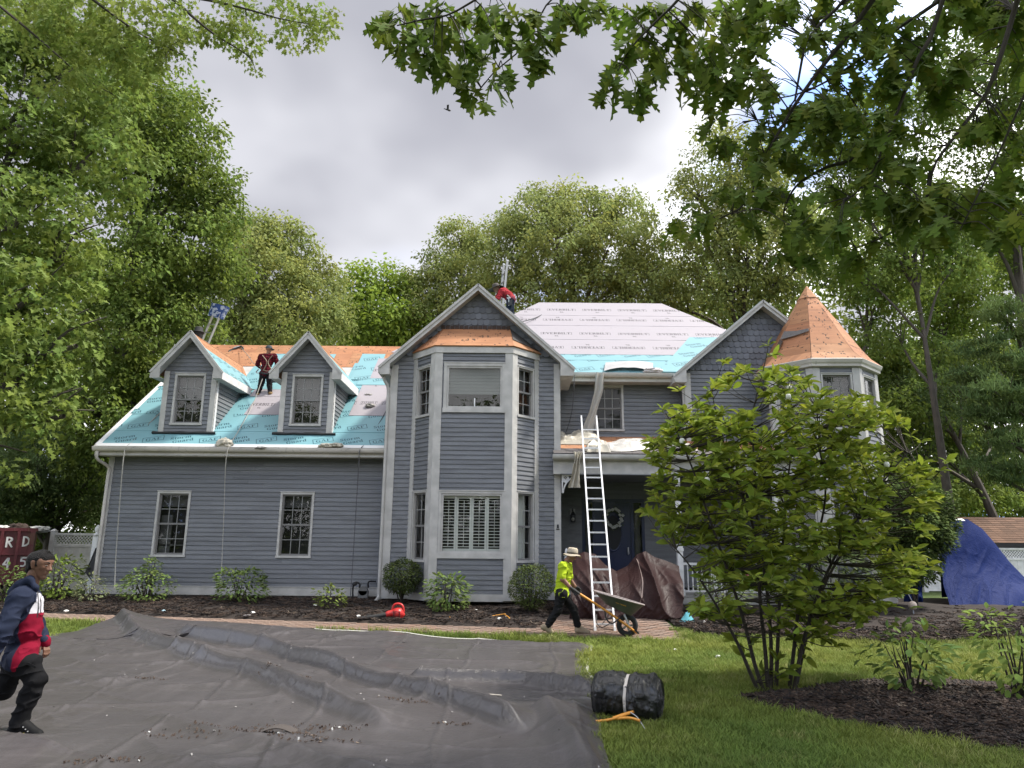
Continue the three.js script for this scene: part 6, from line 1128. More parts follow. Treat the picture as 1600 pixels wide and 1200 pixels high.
// a small working figure from joints; parts by name
function worker({ label, base, D, j, sh, tr, skin, boot, hat, head, headDir, headUp = V3(0, 1, 0), s = 0.9, res = 72, sleeve = 0.45, gloves, extras, shirtMat }) {
  const J = (x, y, dz = 0) => at(x, y, D + dz), p = {}; for (const [k, v] of Object.entries(j)) p[k] = J(...v);
  const o = thing('person', label, 'person', base), hd = headBones(p.head, headDir, headUp, s), R = (x) => x * s;
  const torso = [[p.chest, p.waist, R(0.125), R(0.115)], [p.waist, p.hip, R(0.115), R(0.12)], [p.sR, p.sL, R(0.075), R(0.075)], [p.sR.clone().lerp(p.chest, 0.5), p.waist, R(0.10), R(0.10)], [p.sL.clone().lerp(p.chest, 0.5), p.waist, R(0.10), R(0.10)], [p.hR, p.hL, R(0.11), R(0.11)]];
  const limb = (a, b, c, r0, r1, r2) => [[a, b, R(r0), R(r1)], [b, c, R(r1 + 0.004), R(r2)]];
  const arms = [...limb(p.sR, p.eR, p.wR, 0.06, 0.046, 0.034), ...limb(p.sL, p.eL, p.wL, 0.06, 0.046, 0.034)], legs = [...limb(p.hR, p.kR, p.aR, 0.09, 0.06, 0.042), ...limb(p.hL, p.kL, p.aL, 0.09, 0.06, 0.042)];
  const hands = [handBones(p.wR, p.wR.clone().sub(p.eR).add(V3(0.03, -0.02, 0)), V3(0.3, -0.6, 0.4), s, 1.0), handBones(p.wL, p.wL.clone().sub(p.eL).add(V3(0.03, -0.02, 0)), V3(0.3, -0.6, 0.4), s, 1.0)];
  part(o, 'body', [field([...torso.map(([a, b, r, q]) => [a, b, r * 0.85, q * 0.85]), ...arms, ...legs, [p.neck, p.head.clone().lerp(p.neck, 0.4), R(0.06), R(0.055)]], { res }), field([...hd.o, [p.neck, p.head, R(0.055), R(0.06)]], { res: 60, k: 0.014 }), ...(gloves ? [] : hands.map((h) => field(h, { res: 44, k: 0.006 })))], skin);
  eyes(o, hd);
  if (gloves) hands.forEach((h) => part(o, 'glove', field(h, { res: 44, k: 0.006, pad: 0.004 }), gloves));
  const cutArm = (a, b, c) => { const e = sleeve < 1 ? a.clone().lerp(b, clamp(sleeve * 2)) : b.clone().lerp(c, (sleeve - 1)); return sleeve < 1 ? [[a, e, R(0.078), R(0.072)]] : [[a, b, R(0.076), R(0.064)], [b, e, R(0.064), R(0.052)]]; };
  part(o, 'shirt', field([...torso.map(([a, b, r, q]) => [a, b, r + R(0.018), q + R(0.02)]), ...cutArm(p.sR, p.eR, p.wR), ...cutArm(p.sL, p.eL, p.wL)], { res, k: 0.028, wrinkle: 0.016 }), shirtMat || cloth(sh));
  part(o, 'trousers', field([...legs.map(([a, b, r, q]) => [a, b, r + R(0.02), q + R(0.022)]), [p.hR, p.hL, R(0.128), R(0.128)], [p.hip, p.hip.clone().lerp(p.waist, 0.35), R(0.13), R(0.128)]], { res, k: 0.028, wrinkle: 0.014 }), cloth(tr));
  for (const k of ['R', 'L']) { const a = p['a' + k], h = p['f' + k + 'h'], t = p['f' + k]; part(o, 'boot', field([[a, h, R(0.056), R(0.050)], [h, t, R(0.048), R(0.040)], [a.clone().lerp(t, 0.3), t, R(0.045), R(0.038)]], { res: 40, k: 0.03 }), boot); }
  if (hat) hat(o, hd, p);
  if (extras) extras(o, p, J, hd);
  return o;
}
const lathe = (prof, n = 24) => new THREE.LatheGeometry(prof.map(([x, y]) => new THREE.Vector2(x, y)), n);
const seat_ = (g, pos, up, fwd, s) => { const y = up.clone().normalize(), z = fwd.clone().addScaledVector(y, -fwd.dot(y)).normalize(), x = y.clone().cross(z); return g.applyMatrix4(new THREE.Matrix4().makeBasis(x.multiplyScalar(s), y.multiplyScalar(s), z.multiplyScalar(s)).setPosition(pos)); };
const brim = (w, sag, seed, r0 = 0.095) => { const g = grid(40, 5, (u, v) => { const a = u * 6.2832, r = r0 + v * w; return [Math.cos(a) * r, -0.01 - sag * v * v + 0.012 * v * Math.sin(a * 3 + seed), Math.sin(a) * r * 1.12]; }); return [g, g.clone().translate(0, -0.005, 0)]; };

worker({
  label: 'man in a neon yellow shirt and sun hat pushing the wheelbarrow', base: [0.9, 0.05, -13.2], D: 13.15, s: 0.88,
  j: { head: [893, 868], neck: [886, 876], chest: [883, 893], waist: [879, 914], hip: [877, 925], sR: [879, 885, -0.16], sL: [887, 885, 0.16], eR: [879, 905, -0.22], wR: [892, 919, -0.22], eL: [890, 905, 0.2], wL: [899, 917, 0.2], hR: [877, 928, -0.08], hL: [879, 928, 0.08], kR: [871, 954, -0.08], aR: [856, 977, -0.08], fRh: [849, 980, -0.08], fR: [862, 988, -0.08], kL: [896, 952, 0.08], aL: [903, 978, 0.08], fLh: [902, 985, 0.08], fL: [919, 988, 0.08] },
  headDir: V3(0.85, -0.5, 0.15), headUp: V3(0.3, 1, 0), skin: skin2, sh: [0.36, 0.47, 0.022], tr: [0.012, 0.012, 0.013], boot: mat([0.28, 0.22, 0.15], 0.85), sleeve: 0.42, gloves: mat([0.02, 0.02, 0.022], 0.8),
  hat: (o, h) => { const hm = mat([0.40, 0.34, 0.255], 0.85); const up = V3(0.12, 1, 0), f = V3(0.9, -0.2, 0.1), c = h.P(-0.005, 0.045); part(o, 'hat', [seat_(lathe([[0.105, -0.01], [0.104, 0.03], [0.098, 0.085], [0.07, 0.108], [0, 0.112]]), c, up, f, 0.95), ...brim(0.062, 0.028, 1).map((g) => seat_(g, c, up, f, 0.95))], hm); part(o, 'hat_band', seat_(lathe([[0.107, -0.008], [0.107, 0.02]]), c, up, f, 0.96), mat([0.10, 0.085, 0.06], 0.9)); },
});
worker({
  label: 'roofer seen from behind in a dark red shirt and harness, standing on the wing roof', base: [-6.75, 5.4, -18.7], D: 18.75, s: 0.86,
  j: { head: [420, 546, -0.02], neck: [419, 553], chest: [418, 562], waist: [416, 576], hip: [416, 582], sR: [429, 557], sL: [408, 557], eR: [434, 568, 0.06], wR: [429, 575, 0.22], eL: [402, 569, 0.06], wL: [407, 575, 0.22], hR: [420, 584], hL: [412, 584], kR: [421, 600, 0.08], aR: [422, 613, 0.02], fRh: [422, 615, -0.02], fR: [427, 617, 0.12], kL: [408, 600, 0.06], aL: [403, 615, 0.0], fLh: [403, 617, -0.03], fL: [399, 617, 0.12] },
  headDir: V3(0.5, -0.35, -0.9), skin: skin2, sh: [0.055, 0.008, 0.014], tr: [0.014, 0.014, 0.016], boot: mat([0.16, 0.10, 0.04], 0.85), sleeve: 1.7,
  shirtMat: cloth([1, 1, 1], { map: tex(128, 128, (u, v) => { const a = (Math.floor(u * 8) % 2) + (Math.floor(v * 8) % 2); return a === 2 ? [S(0.02), S(0.004), S(0.008)] : a === 1 ? [S(0.075), S(0.008), S(0.015)] : [S(0.12), S(0.012), S(0.02)]; }, true, 4) }),
  hat: (o, h) => { const c = h.P(-0.008, 0.03), m = mat([0.03, 0.035, 0.045], 0.8); part(o, 'cap', [seat_(lathe([[0.100, -0.01], [0.098, 0.04], [0.07, 0.085], [0, 0.1]]), c, V3(0, 1, 0), V3(0.7, -0.2, -0.7), 0.9), seat_(grid(10, 3, (u, v) => { const a = (u - 0.5) * 2.2, r = 0.09 + v * 0.075; return [Math.sin(a) * r, -0.005 - 0.02 * v, Math.cos(a) * r]; }), c, V3(0, 1, 0), V3(0.9, -0.2, -0.4), 0.9)], m); },
  extras: (o, p, J) => { const b = mat([0.22, 0.17, 0.12], 0.85), z = -0.135; part(o, 'harness', [[[410, 555], [417, 566], [411, 580]], [[426, 555], [419, 566], [426, 580]], [[411, 578], [418, 580], [426, 578]]].map((q) => tube(q.map(([x, y]) => J(x, y, z)), 0.013, 12, 0.013, 5)), b); part(o, 'tool_belt', [tube([J(408, 582, -0.09), J(416, 584, -0.15), J(425, 582, -0.09)], 0.03, 10, 0.03, 6)], M.black); part(o, 'tool_pouch', [box(...[0, 0, 0, 0, 0, 0].map((_, i) => { const q = J(428, 590, -0.05); return [q.x - 0.05, q.x + 0.06, q.y - 0.13, q.y + 0.08, q.z - 0.05, q.z + 0.05][i]; }))], M.black); part(o, 'hook', tube([J(404, 577, -0.1), J(400, 582, -0.08), J(405, 583, -0.06)], 0.018, 8, 0.012, 6), M.aluDull); },
});
worker({
  label: 'roofer in a red shirt and dark hat bending over the ridge of the tall gable', base: [0, 6.95, -17.6], D: 17.5, s: 0.88,
  j: { head: [776, 451], neck: [782, 453], chest: [787, 457], waist: [795, 463], hip: [798, 467], sR: [784, 456, -0.16], sL: [784, 455, 0.16], eR: [778, 466, -0.2], wR: [775, 476, -0.16], eL: [777, 464, 0.2], wL: [771, 473, 0.16], hR: [798, 469, -0.09], hL: [798, 468, 0.09], kR: [793, 490, -0.1], aR: [799, 512, -0.1], fRh: [801, 514, -0.1], fR: [795, 517, -0.1], kL: [799, 490, 0.12], aL: [805, 515, 0.12], fLh: [807, 518, 0.12], fL: [802, 520, 0.12] },
  headDir: V3(-0.8, -0.6, 0.1), headUp: V3(-0.5, 0.8, 0), skin: skin2, sh: [0.26, 0.022, 0.028], tr: [0.015, 0.02, 0.035], boot: mat([0.12, 0.08, 0.04], 0.85), sleeve: 0.5,
  hat: (o, h) => { const c = h.P(-0.01, 0.05), m = mat([0.06, 0.05, 0.045], 0.85), up = V3(-0.25, 1, 0), f = V3(-1, -0.2, 0.1); part(o, 'hat', [seat_(lathe([[0.100, -0.01], [0.098, 0.05], [0.085, 0.09], [0, 0.1]]), c, up, f, 0.95), ...brim(0.11, 0.035, 2).map((g) => seat_(g, c, up, f, 0.95))], m); },
  extras: (o, p, J) => { const y = cloth([0.42, 0.56, 0.03]); for (const [a, b] of [[p.eR, p.wR], [p.eL, p.wL]]) part(o, 'sleeve', field([[a, b, 0.055, 0.045]], { res: 30 }), y); part(o, 'tool_belt', tube([J(792, 462, -0.16), J(797, 466, -0.17), J(802, 469, -0.13)], 0.035, 8, 0.035, 6), M.black); const q = J(797, 472, -0.19); part(o, 'tool_pouch', box(q.x - 0.06, q.x + 0.06, q.y - 0.1, q.y + 0.05, q.z - 0.03, q.z + 0.05), M.black); part(o, 'hammer', [bar(J(795, 466, -0.24), J(795, 478, -0.22), 0.02, 0.02), bar(J(792, 466, -0.24), J(798, 465.5, -0.24), 0.03, 0.03)], M.aluDull); part(o, 'strap', tube([J(780, 452, -0.1), J(786, 450.5, 0), J(794, 457, 0.02)], 0.02, 8, 0.02, 5), M.black); },
});
// ---- the wheelbarrow
{
  const D = 13.0, J = (x, y, dz = 0) => at(x, y, D + dz), o = thing('wheelbarrow', 'dark grey-green wheelbarrow with orange handles, pushed past the ladder', 'wheelbarrow', [1.9, 0.05, -13]);
  const or_ = mat([0.60, 0.25, 0.03], 0.45), trayM = mat([0.060, 0.068, 0.056], 0.6, { map: again(stainT, 1.5) }), rimM = mat([0.30, 0.25, 0.24], 0.6);
  const rimA = J(928, 923), rimB = J(1006, 945), ax = rimB.clone().sub(rimA), cR = rimA.clone().lerp(rimB, 0.5), cB = J(966, 953), aB = V3(0.22, -0.10, 0), zv = V3(0, 0, 1);
  const ringP = (t, k) => { const a = t * 6.2832, c = Math.cos(a), s = Math.sin(a), e = Math.pow(Math.abs(c), 0.75) * Math.sign(c), q = Math.pow(Math.abs(s), 0.7) * Math.sign(s), nar = 1 - 0.28 * (e > 0 ? e * e : 0); const R = cR.clone().addScaledVector(ax, 0.5 * e).addScaledVector(zv, 0.31 * q * nar), B = cB.clone().addScaledVector(aB, e).addScaledVector(zv, 0.19 * q * nar); return B.lerp(R, k); };
  const tray = part(o, 'tray', [grid(56, 8, (u, v) => ringP(u, v).toArray()), grid(56, 4, (u, v) => cB.clone().add(V3(0, 0.004, 0)).lerp(ringP(u, 0), Math.max(0.01, v)).toArray()), grid(56, 8, (u, v) => ringP(u, v).lerp(cR, 0.012).add(V3(0, 0.004, 0)).toArray())], trayM);
  part(tray, 'rim', tube([...Array(41)].map((_, i) => ringP(i / 40, 1.0)), 0.013, 120, 0.013, 7), rimM);
  const t = canvasTex(512, 96, (g, w, h) => { g.fillStyle = 'rgb(68,72,66)'; g.fillRect(0, 0, w, h); g.fillStyle = 'rgb(205,150,40)'; g.font = 'bold 62px sans-serif'; g.textAlign = 'center'; g.textBaseline = 'middle'; g.fillText('TRUE TEMPER', w / 2, h / 2, w - 20); });
  part(tray, 'lettering', grid(14, 3, (u, v) => { const p = ringP(lerp(0.285, 0.215, u), 0.48 + v * 0.16); p.z += 0.008; return p.toArray(); }), mat([1, 1, 1], 0.6, { map: t }), { uv: true });
  for (const z of [-0.24, 0.24]) { const k = z < 0 ? 0 : 0; const gA = J(893, 919, z < 0 ? -0.22 : 0.2), gB = J(906, 928, z < 0 ? -0.24 : 0.2), mid = J(945, 953, z * 0.8), nose = J(986, 982, z * 0.45), tip = J(995, 989, z * 0.2); part(o, 'handle', tube([gB, mid, nose, tip], 0.021, 24, 0.02, 9), or_); part(o, 'grip', tube([gA.clone().add(V3(-0.03, 0.02, 0)), gB], 0.022, 6, 0.022, 8), M.blackRubber); part(o, 'leg', tube([mid, J(948, 968, z * 0.8), J(956, 974, z * 0.8), J(968, 966, z * 0.7)], 0.014, 14, 0.014, 7), M.black); part(o, 'brace', bar(J(975, 960, z * 0.6), J(984, 980, z * 0.45), 0.02, 0.03), M.aluDull); }
  const w = J(980, 977), R = 0.185, ty = part(o, 'wheel', new THREE.TorusGeometry(R - 0.042, 0.046, 12, 36).translate(w.x, w.y, w.z), M.blackRubber);
  part(ty, 'rim', [new THREE.CylinderGeometry(0.10, 0.10, 0.05, 24, 1, true).rotateX(Math.PI / 2).translate(w.x, w.y, w.z), ...[0, 1, 2, 3, 4].map((i) => bar(w.clone(), w.clone().add(V3(Math.cos(i * 1.2566) * 0.1, Math.sin(i * 1.2566) * 0.1, 0)), 0.03, 0.03, V3(0, 0, 1)))], mat([0.28, 0.27, 0.26], 0.5, { metalness: 0.4 })); part(ty, 'axle', cyl(w.clone().add(V3(0, 0, -0.13)), w.clone().add(V3(0, 0, 0.13)), 0.016), M.aluDull);
  part(o, 'nose_bracket', [bar(J(990, 984, -0.1), J(990, 984, 0.1), 0.03, 0.03), bar(J(992, 984, -0.1), J(998, 990, -0.1), 0.02, 0.03)], M.black);
}
// ---------------------------------------------------------------- vegetation
const leafMat = (r, g, b, tr = 0.35, rough = 0.95) => phys([r, g, b], rough, { transmission: tr, thickness: 0, specularIntensity: 0.22 });
const barkT = tex(256, 512, (u, v) => { const n = fbm(u * 14, v * 6, 1, 4, 14, 6), k = 0.5 + 0.9 * n; return [S(0.085 * k), S(0.072 * k), S(0.058 * k)]; });
M.bark = mat([1, 1, 1], 0.95, { map: again(barkT, 1.2, 0.8), bumpMap: again(barkT, 1.2, 0.8), bumpScale: 0.03 });
M.barkDark = mat([0.5, 0.48, 0.46], 0.95, { map: again(barkT, 3, 2), bumpMap: again(barkT, 3, 2), bumpScale: 0.01 });
M.barkPale = mat([1.35, 1.3, 1.2], 0.95, { map: again(barkT, 1.2, 0.8), bumpMap: again(barkT, 1.2, 0.8), bumpScale: 0.02 });

// one leaf: outline points (x across, y along) fanned from the midrib, folded and drooping
function leafGeo(outline, len, fold = 0.25, droop = 0.25) {
  const t = [], P = (x, y) => [x * len, y * len, Math.abs(x) * len * fold - y * y * len * droop];
  const L = outline.map(([x, y]) => [x, y]);
  for (let i = 0; i + 1 < L.length; i++) for (const s of [1, -1]) {
    const [x0, y0] = L[i], [x1, y1] = L[i + 1], a = P(s * x0, y0), b = P(s * x1, y1), m0 = P(0, y0), m1 = P(0, y1);
    const T = [[m0, a, b], [m0, b, m1]]; for (const q of T) t.push(s > 0 ? q : [q[0], q[2], q[1]]);
  }
  const g = flat(poly(t)), p = g.attributes.position, n = g.attributes.normal;
  const m = mergeVertices(g.clone().deleteAttribute('normal').deleteAttribute('uv')); m.computeVertexNormals();
  const o = flat(m); return o;
}
const diamond = [[0, 0], [0.28, 0.45], [0, 1]], oval = [[0, 0], [0.13, 0.16], [0.24, 0.42], [0.22, 0.66], [0.10, 0.88], [0, 1]];
const lobed = [[0, 0], [0.03, 0.10], [0.10, 0.13], [0.26, 0.10], [0.16, 0.22], [0.13, 0.30], [0.30, 0.36], [0.44, 0.44], [0.28, 0.46], [0.15, 0.50], [0.17, 0.58], [0.32, 0.68], [0.36, 0.76], [0.20, 0.73], [0.09, 0.74], [0.12, 0.83], [0.14, 0.93], [0.05, 0.90], [0, 1.0]];
function clump(outline, len, n, R, flatY, seed, up = 0.6, pick) {
  const r = rng(seed), g0 = leafGeo(outline, 1), gs = [];
  for (let i = 0; i < n; i++) {
    const a = r() * 6.283, e = Math.acos(2 * r() - 1), k = Math.cbrt(r()), p = V3(Math.sin(e) * Math.cos(a), Math.cos(e) * flatY, Math.sin(e) * Math.sin(a)).multiplyScalar(R * k);
    const dir = V3(p.x, p.y * 0.5 - 0.25 * R, p.z).add(V3(r() - 0.5, r() - 0.5, r() - 0.5).multiplyScalar(R)).normalize(), nz = V3((r() - 0.5) * 1.4, up + r(), (r() - 0.5) * 1.4).normalize();
    const x = dir.clone().cross(nz).normalize(), z = x.clone().cross(dir), s = len * (0.75 + r() * 0.5);
    gs.push(g0.clone().applyMatrix4(new THREE.Matrix4().makeBasis(x.multiplyScalar(s), dir.clone().multiplyScalar(s), z.multiplyScalar(s)).setPosition(p)));
  }
  return merge(gs);
}
const CL = {
  oak: clump(diamond, 0.15, 30, 0.42, 0.6, 1), star: clump([[0, 0], [0.10, 0.15], [0.36, 0.22], [0.16, 0.42], [0.42, 0.62], [0.14, 0.70], [0, 1]], 0.17, 16, 0.34, 0.65, 2), far: clump(diamond, 0.24, 26, 0.65, 0.65, 3),
  pine: (() => { const r = rng(9), g = []; for (let i = 0; i < 70; i++) { const a = r() * 6.283, l = 0.13 + r() * 0.08, x = (r() - 0.5) * 0.9, z = (r() - 0.5) * 0.5; g.push(new THREE.PlaneGeometry(0.022, l).translate(0, l / 2, 0).rotateX((r() - 0.5) * 2.2).rotateY(a).rotateZ((r() - 0.5) * 2.4).translate(x, (r() - 0.5) * 0.12, z)); } return merge(g); })(),
};
CL.fine = clump(diamond, 0.105, 40, 0.36, 0.55, 5);
const treeMats = {
  oak: leafMat(0.165, 0.225, 0.045, 0.48), bright: leafMat(0.20, 0.265, 0.05, 0.48), olive: leafMat(0.275, 0.31, 0.095, 0.48), dark: leafMat(0.11, 0.155, 0.05, 0.42), pine: leafMat(0.11, 0.16, 0.05, 0.25), fresh: leafMat(0.22, 0.30, 0.045, 0.48),
};
function tree({ name, label, group, base, r0 = 0.25, lobes, leaf = 'oak', tint = 'oak', dens = 1, seed = 1, bark = M.bark, category = 'tree', flatY = 0.85, trunkTo, limbs = true, gap = 0.38 }) {
  const r = rng(seed * 131 + 7), b = onG(base[0], base[1]), o = thing(name, label, category, b.toArray(), group);
  const Ls = lobes.map(([px, py, D, rp]) => { const c = at(px, py, D); return { c, R: rp * pxm(c) }; });
  const top = trunkTo ? at(...trunkTo) : Ls.reduce((a, l) => l.c.y + l.R * 0.3 > a.y ? V3(lerp(b.x, l.c.x, 0.75), l.c.y + l.R * 0.3, lerp(b.z, l.c.z, 0.75)) : a, V3(0, -9, 0));
  const bend = V3((r() - 0.5) * 0.5, 0, (r() - 0.5) * 0.4);
  const axis = (t) => b.clone().lerp(top, t).addScaledVector(bend, Math.sin(t * Math.PI));
  part(o, 'trunk', tube([b.clone().add(V3(0, -0.2, 0)), axis(0.25), axis(0.5), axis(0.75), axis(1)], r0, 14, r0 * 0.18, 9), bark, {});
  const ms = [], cs = [];
  for (const l of Ls) {
    const tA = clamp((l.c.y - b.y - l.R * 0.9) / Math.max(1, top.y - b.y) * 0.85, 0.22, 0.88), s = axis(tA), rr = r0 * lerp(0.5, 0.22, tA);
    if (limbs && l.c.distanceTo(s) > 0.8) {
      const mid = s.clone().lerp(l.c, 0.5).add(V3((r() - 0.5) * 0.5, (r() - 0.2) * 0.7, (r() - 0.5) * 0.5)), gs = [tube([s, mid, l.c], rr, 10, rr * 0.4, 6)];
      for (let k = 0; k < 5; k++) { const d = V3(r() - 0.5, r() * 0.7, r() - 0.5).normalize().multiplyScalar(l.R * 0.85), e = l.c.clone().add(d), q = mid.clone().lerp(l.c, 0.3 + r() * 0.6); gs.push(tube([q, q.clone().lerp(e, 0.5).add(V3((r() - 0.5) * 0.3, 0.15, (r() - 0.5) * 0.3)), e], rr * 0.4, 6, rr * 0.08, 5)); }
      part(o, 'limb', gs, bark);
    }
    const n = Math.round(62 * l.R * l.R * dens * (leaf === 'far' ? 0.42 : leaf === 'fine' ? 1.25 : 1)), ph = r() * 50, R = l.R;
    for (let i = 0; i < n; i++) {
      const a = r() * 6.283, cz = 2 * r() - 1, sn = Math.sqrt(1 - cz * cz), d = V3(sn * Math.cos(a), cz, sn * Math.sin(a));
      const wob = 0.72 + 0.56 * vnoise(d.x * 2.3 + ph, d.y * 2.3, d.z * 2.3);     // an uneven outline
      if (vnoise(d.x * 3.1 + ph, d.y * 3.1 + 9, d.z * 3.1) < gap) continue;        // gaps
      const k = 0.30 + 0.72 * Math.pow(r(), 0.55), p = l.c.clone().add(V3(d.x * R * wob * k, d.y * R * wob * k * flatY, d.z * R * wob * k));
      if (p.y < gh(p.x, p.z) + 0.15) continue;
      if (p.x > -10.3 && p.x < 9.5 && p.z > -27 && p.z < -14.5 && p.y < 10) continue;       // keeps clear of the house
      if (p.z > -13.5 && p.z < 0 && Math.abs(p.x) < 5 && p.y < 3.5) continue;
      ms.push(new THREE.Matrix4().compose(p, Q((r() - 0.5) * 0.7, r() * 6.283, (r() - 0.5) * 0.7), V3(1, 1, 1).multiplyScalar(0.75 + r() * 0.55)));
      const v = 0.72 + r() * 0.6, w = (r() - 0.5) * 0.3; cs.push(col(v * (1 + w * 0.6), v, v * (1 - w)));
    }
  }
  copies(o, 'crown', CL[leaf], treeMats[tint], ms, { colors: cs, kind: 'stuff' });
  return o;
}
const G1 = 'tall broadleaf trees standing behind the house';
tree({ name: 'oak_tree', label: 'nearest big leafy oak filling the far left, its crown taller than the dormers', base: [-15.2, -17.5], r0: 0.32, seed: 1, leaf: 'star', gap: 0.41, dens: 1.1, lobes: [[30, 60, 16, 105], [130, 90, 16.5, 100], [40, 200, 16, 110], [140, 250, 17, 95], [30, 340, 15.5, 100], [110, 400, 16, 85], [40, 470, 15.5, 100], [120, 540, 16, 75], [30, 600, 15.5, 90], [100, 650, 16, 60], [-60, 300, 16, 120], [-50, 520, 16, 120], [-70, 120, 16, 120], [-60, 700, 16, 100]] });
tree({ name: 'oak_tree', label: 'leafy oak close behind the wing, its slanting edge falling towards the left dormer', base: [-12.6, -23.5], r0: 0.3, seed: 2, dens: 1.1, lobes: [[215, 150, 23, 85], [270, 210, 23, 78], [310, 270, 23, 62], [335, 330, 23.5, 52], [225, 290, 22.5, 90], [300, 390, 23, 75], [350, 420, 24, 45], [200, 420, 22, 95], [270, 480, 23, 75], [320, 500, 24, 55], [180, 540, 22, 80], [230, 590, 22.5, 62], [140, 640, 21.5, 70], [170, 200, 22, 90], [150, 720, 22, 45]] });
tree({ name: 'hemlock_tree', label: 'dark drooping evergreen low on the left, above the dumpster and fence', base: [-14.5, -23], r0: 0.2, seed: 3, leaf: 'fine', tint: 'dark', flatY: 0.6, lobes: [[60, 740, 22, 75], [130, 770, 23, 60], [20, 790, 22, 65], [100, 815, 23.5, 45], [150, 700, 24, 55], [70, 690, 23, 70], [-30, 770, 22, 80], [160, 790, 25, 40]] });
tree({ name: 'oak_tree', label: 'rounded olive green tree behind the ridge of the wing, between the two dormers', base: [-10.5, -31], r0: 0.28, seed: 4, tint: 'olive', bark: M.barkPale, lobes: [[395, 370, 30, 48], [440, 375, 30, 45], [480, 410, 31, 42], [420, 430, 29.5, 75], [485, 465, 30, 52], [380, 470, 29, 60], [440, 505, 29, 65], [510, 500, 31, 48], [370, 530, 30, 60], [520, 440, 32, 28], [350, 360, 31, 40]] });
tree({ name: 'maple_tree', label: 'bright fresh green tree behind the wing roof, left of the tall gable', base: [-6.3, -36], r0: 0.22, seed: 5, tint: 'fresh', leaf: 'far', dens: 1.2, lobes: [[560, 450, 35, 42], [600, 440, 35, 36], [635, 460, 35, 38], [580, 500, 34, 55], [640, 510, 34, 45], [540, 490, 35, 38], [610, 530, 34, 50]] });
tree({ name: 'oak_tree', label: 'smaller olive tree behind the tall gable, left of the great round crown', base: [-2.6, -36], r0: 0.24, seed: 6, tint: 'olive', leaf: 'oak', bark: M.barkPale, lobes: [[720, 370, 35, 36], [745, 390, 35, 34], [690, 410, 35, 38], [720, 430, 34, 48], [665, 450, 35, 36], [750, 455, 34, 42], [680, 490, 34, 48], [640, 440, 36, 26]] });
tree({ name: 'oak_tree', label: 'great round-crowned oak rising behind the pale main roof', base: [3.0, -33], r0: 0.36, seed: 7, tint: 'olive', bark: M.barkPale, dens: 0.95, lobes: [[885, 320, 32, 46], [840, 335, 32, 52], [930, 330, 32, 45], [980, 330, 32, 42], [800, 375, 32, 50], [870, 385, 31, 75], [950, 390, 31, 70], [1015, 390, 32, 52], [790, 435, 32, 45], [850, 450, 31.5, 62], [930, 460, 31.5, 62], [1000, 450, 31.5, 60], [1040, 430, 33, 40], [1030, 490, 32, 45], [780, 350, 33, 25]] });
tree({ name: 'oak_tree', label: 'tall loose tree behind the right gable, left of the turret cone', base: [11.5, -32], r0: 0.34, seed: 8, tint: 'olive', dens: 0.8, lobes: [[1130, 240, 30, 55], [1085, 300, 30, 42], [1150, 310, 29.5, 60], [1200, 260, 30, 58], [1100, 370, 30, 55], [1170, 390, 29.5, 62], [1230, 340, 30, 55], [1080, 430, 31, 45], [1140, 455, 30, 55], [1210, 440, 30, 50], [1260, 400, 30, 45], [1060, 480, 32, 40]] });
tree({ name: 'oak_tree', label: 'tall tree right of the turret with a dark trunk that forks', base: [14.7, -24], r0: 0.19, seed: 9, dens: 0.62, trunkTo: [1425, 400, 24], bark: M.bark, lobes: [[1330, 330, 24, 60], [1400, 280, 24, 70], [1470, 330, 24, 65], [1350, 430, 24.5, 50], [1420, 400, 24, 55], [1490, 420, 24, 55], [1400, 520, 25, 48], [1330, 200, 25, 70], [1440, 190, 24.5, 75], [1300, 260, 25, 60], [1470, 560, 25, 45]] });
tree({ name: 'oak_tree', label: 'leafy tree at the right edge, behind the blue tarp', base: [19, -26], r0: 0.26, seed: 10, dens: 0.62, trunkTo: [1570, 120, 25], lobes: [[1540, 130, 25, 80], [1600, 200, 25, 80], [1550, 250, 25, 70], [1590, 330, 25, 65], [1530, 350, 25, 50], [1600, 430, 26, 55], [1540, 60, 25, 80], [1640, 100, 25, 90], [1640, 350, 25, 80]] });
tree({ name: 'oak_tree', label: 'leaning dark trunk with sparse leaves rising behind the shed roof', base: [18.7, -27], r0: 0.24, seed: 11, dens: 0.55, trunkTo: [1470, 640, 27], tint: 'dark', lobes: [[1450, 640, 27, 50], [1500, 620, 27, 45], [1420, 700, 28, 50], [1480, 720, 29, 45], [1550, 690, 29, 40], [1400, 600, 28, 55]] });
tree({ name: 'pine_tree', label: 'dark pine with flat layered boughs at the right edge', base: [17.6, -22.5], r0: 0.17, seed: 12, leaf: 'pine', tint: 'pine', dens: 0.62, flatY: 0.45, trunkTo: [1592, 380, 22], lobes: [[1565, 488, 22, 40], [1610, 515, 22, 46], [1535, 548, 22.4, 38], [1585, 570, 22, 46], [1555, 612, 21.6, 44], [1525, 655, 22.3, 36], [1600, 640, 22, 48], [1575, 690, 22, 44], [1545, 735, 22.5, 36], [1605, 745, 22, 44], [1640, 600, 22, 60], [1510, 590, 22.6, 28]] });
tree({ name: 'maple_tree', label: 'understorey tree with layered leaves between the turret and the pine', base: [14.2, -28], r0: 0.15, seed: 13, tint: 'bright', flatY: 0.55, dens: 0.9, lobes: [[1400, 640, 27, 50], [1430, 760, 27, 50], [1480, 780, 28, 45], [1540, 780, 29, 45], [1390, 560, 28, 50], [1440, 580, 29, 50], [1500, 560, 29, 40], [1500, 680, 29, 38]] });
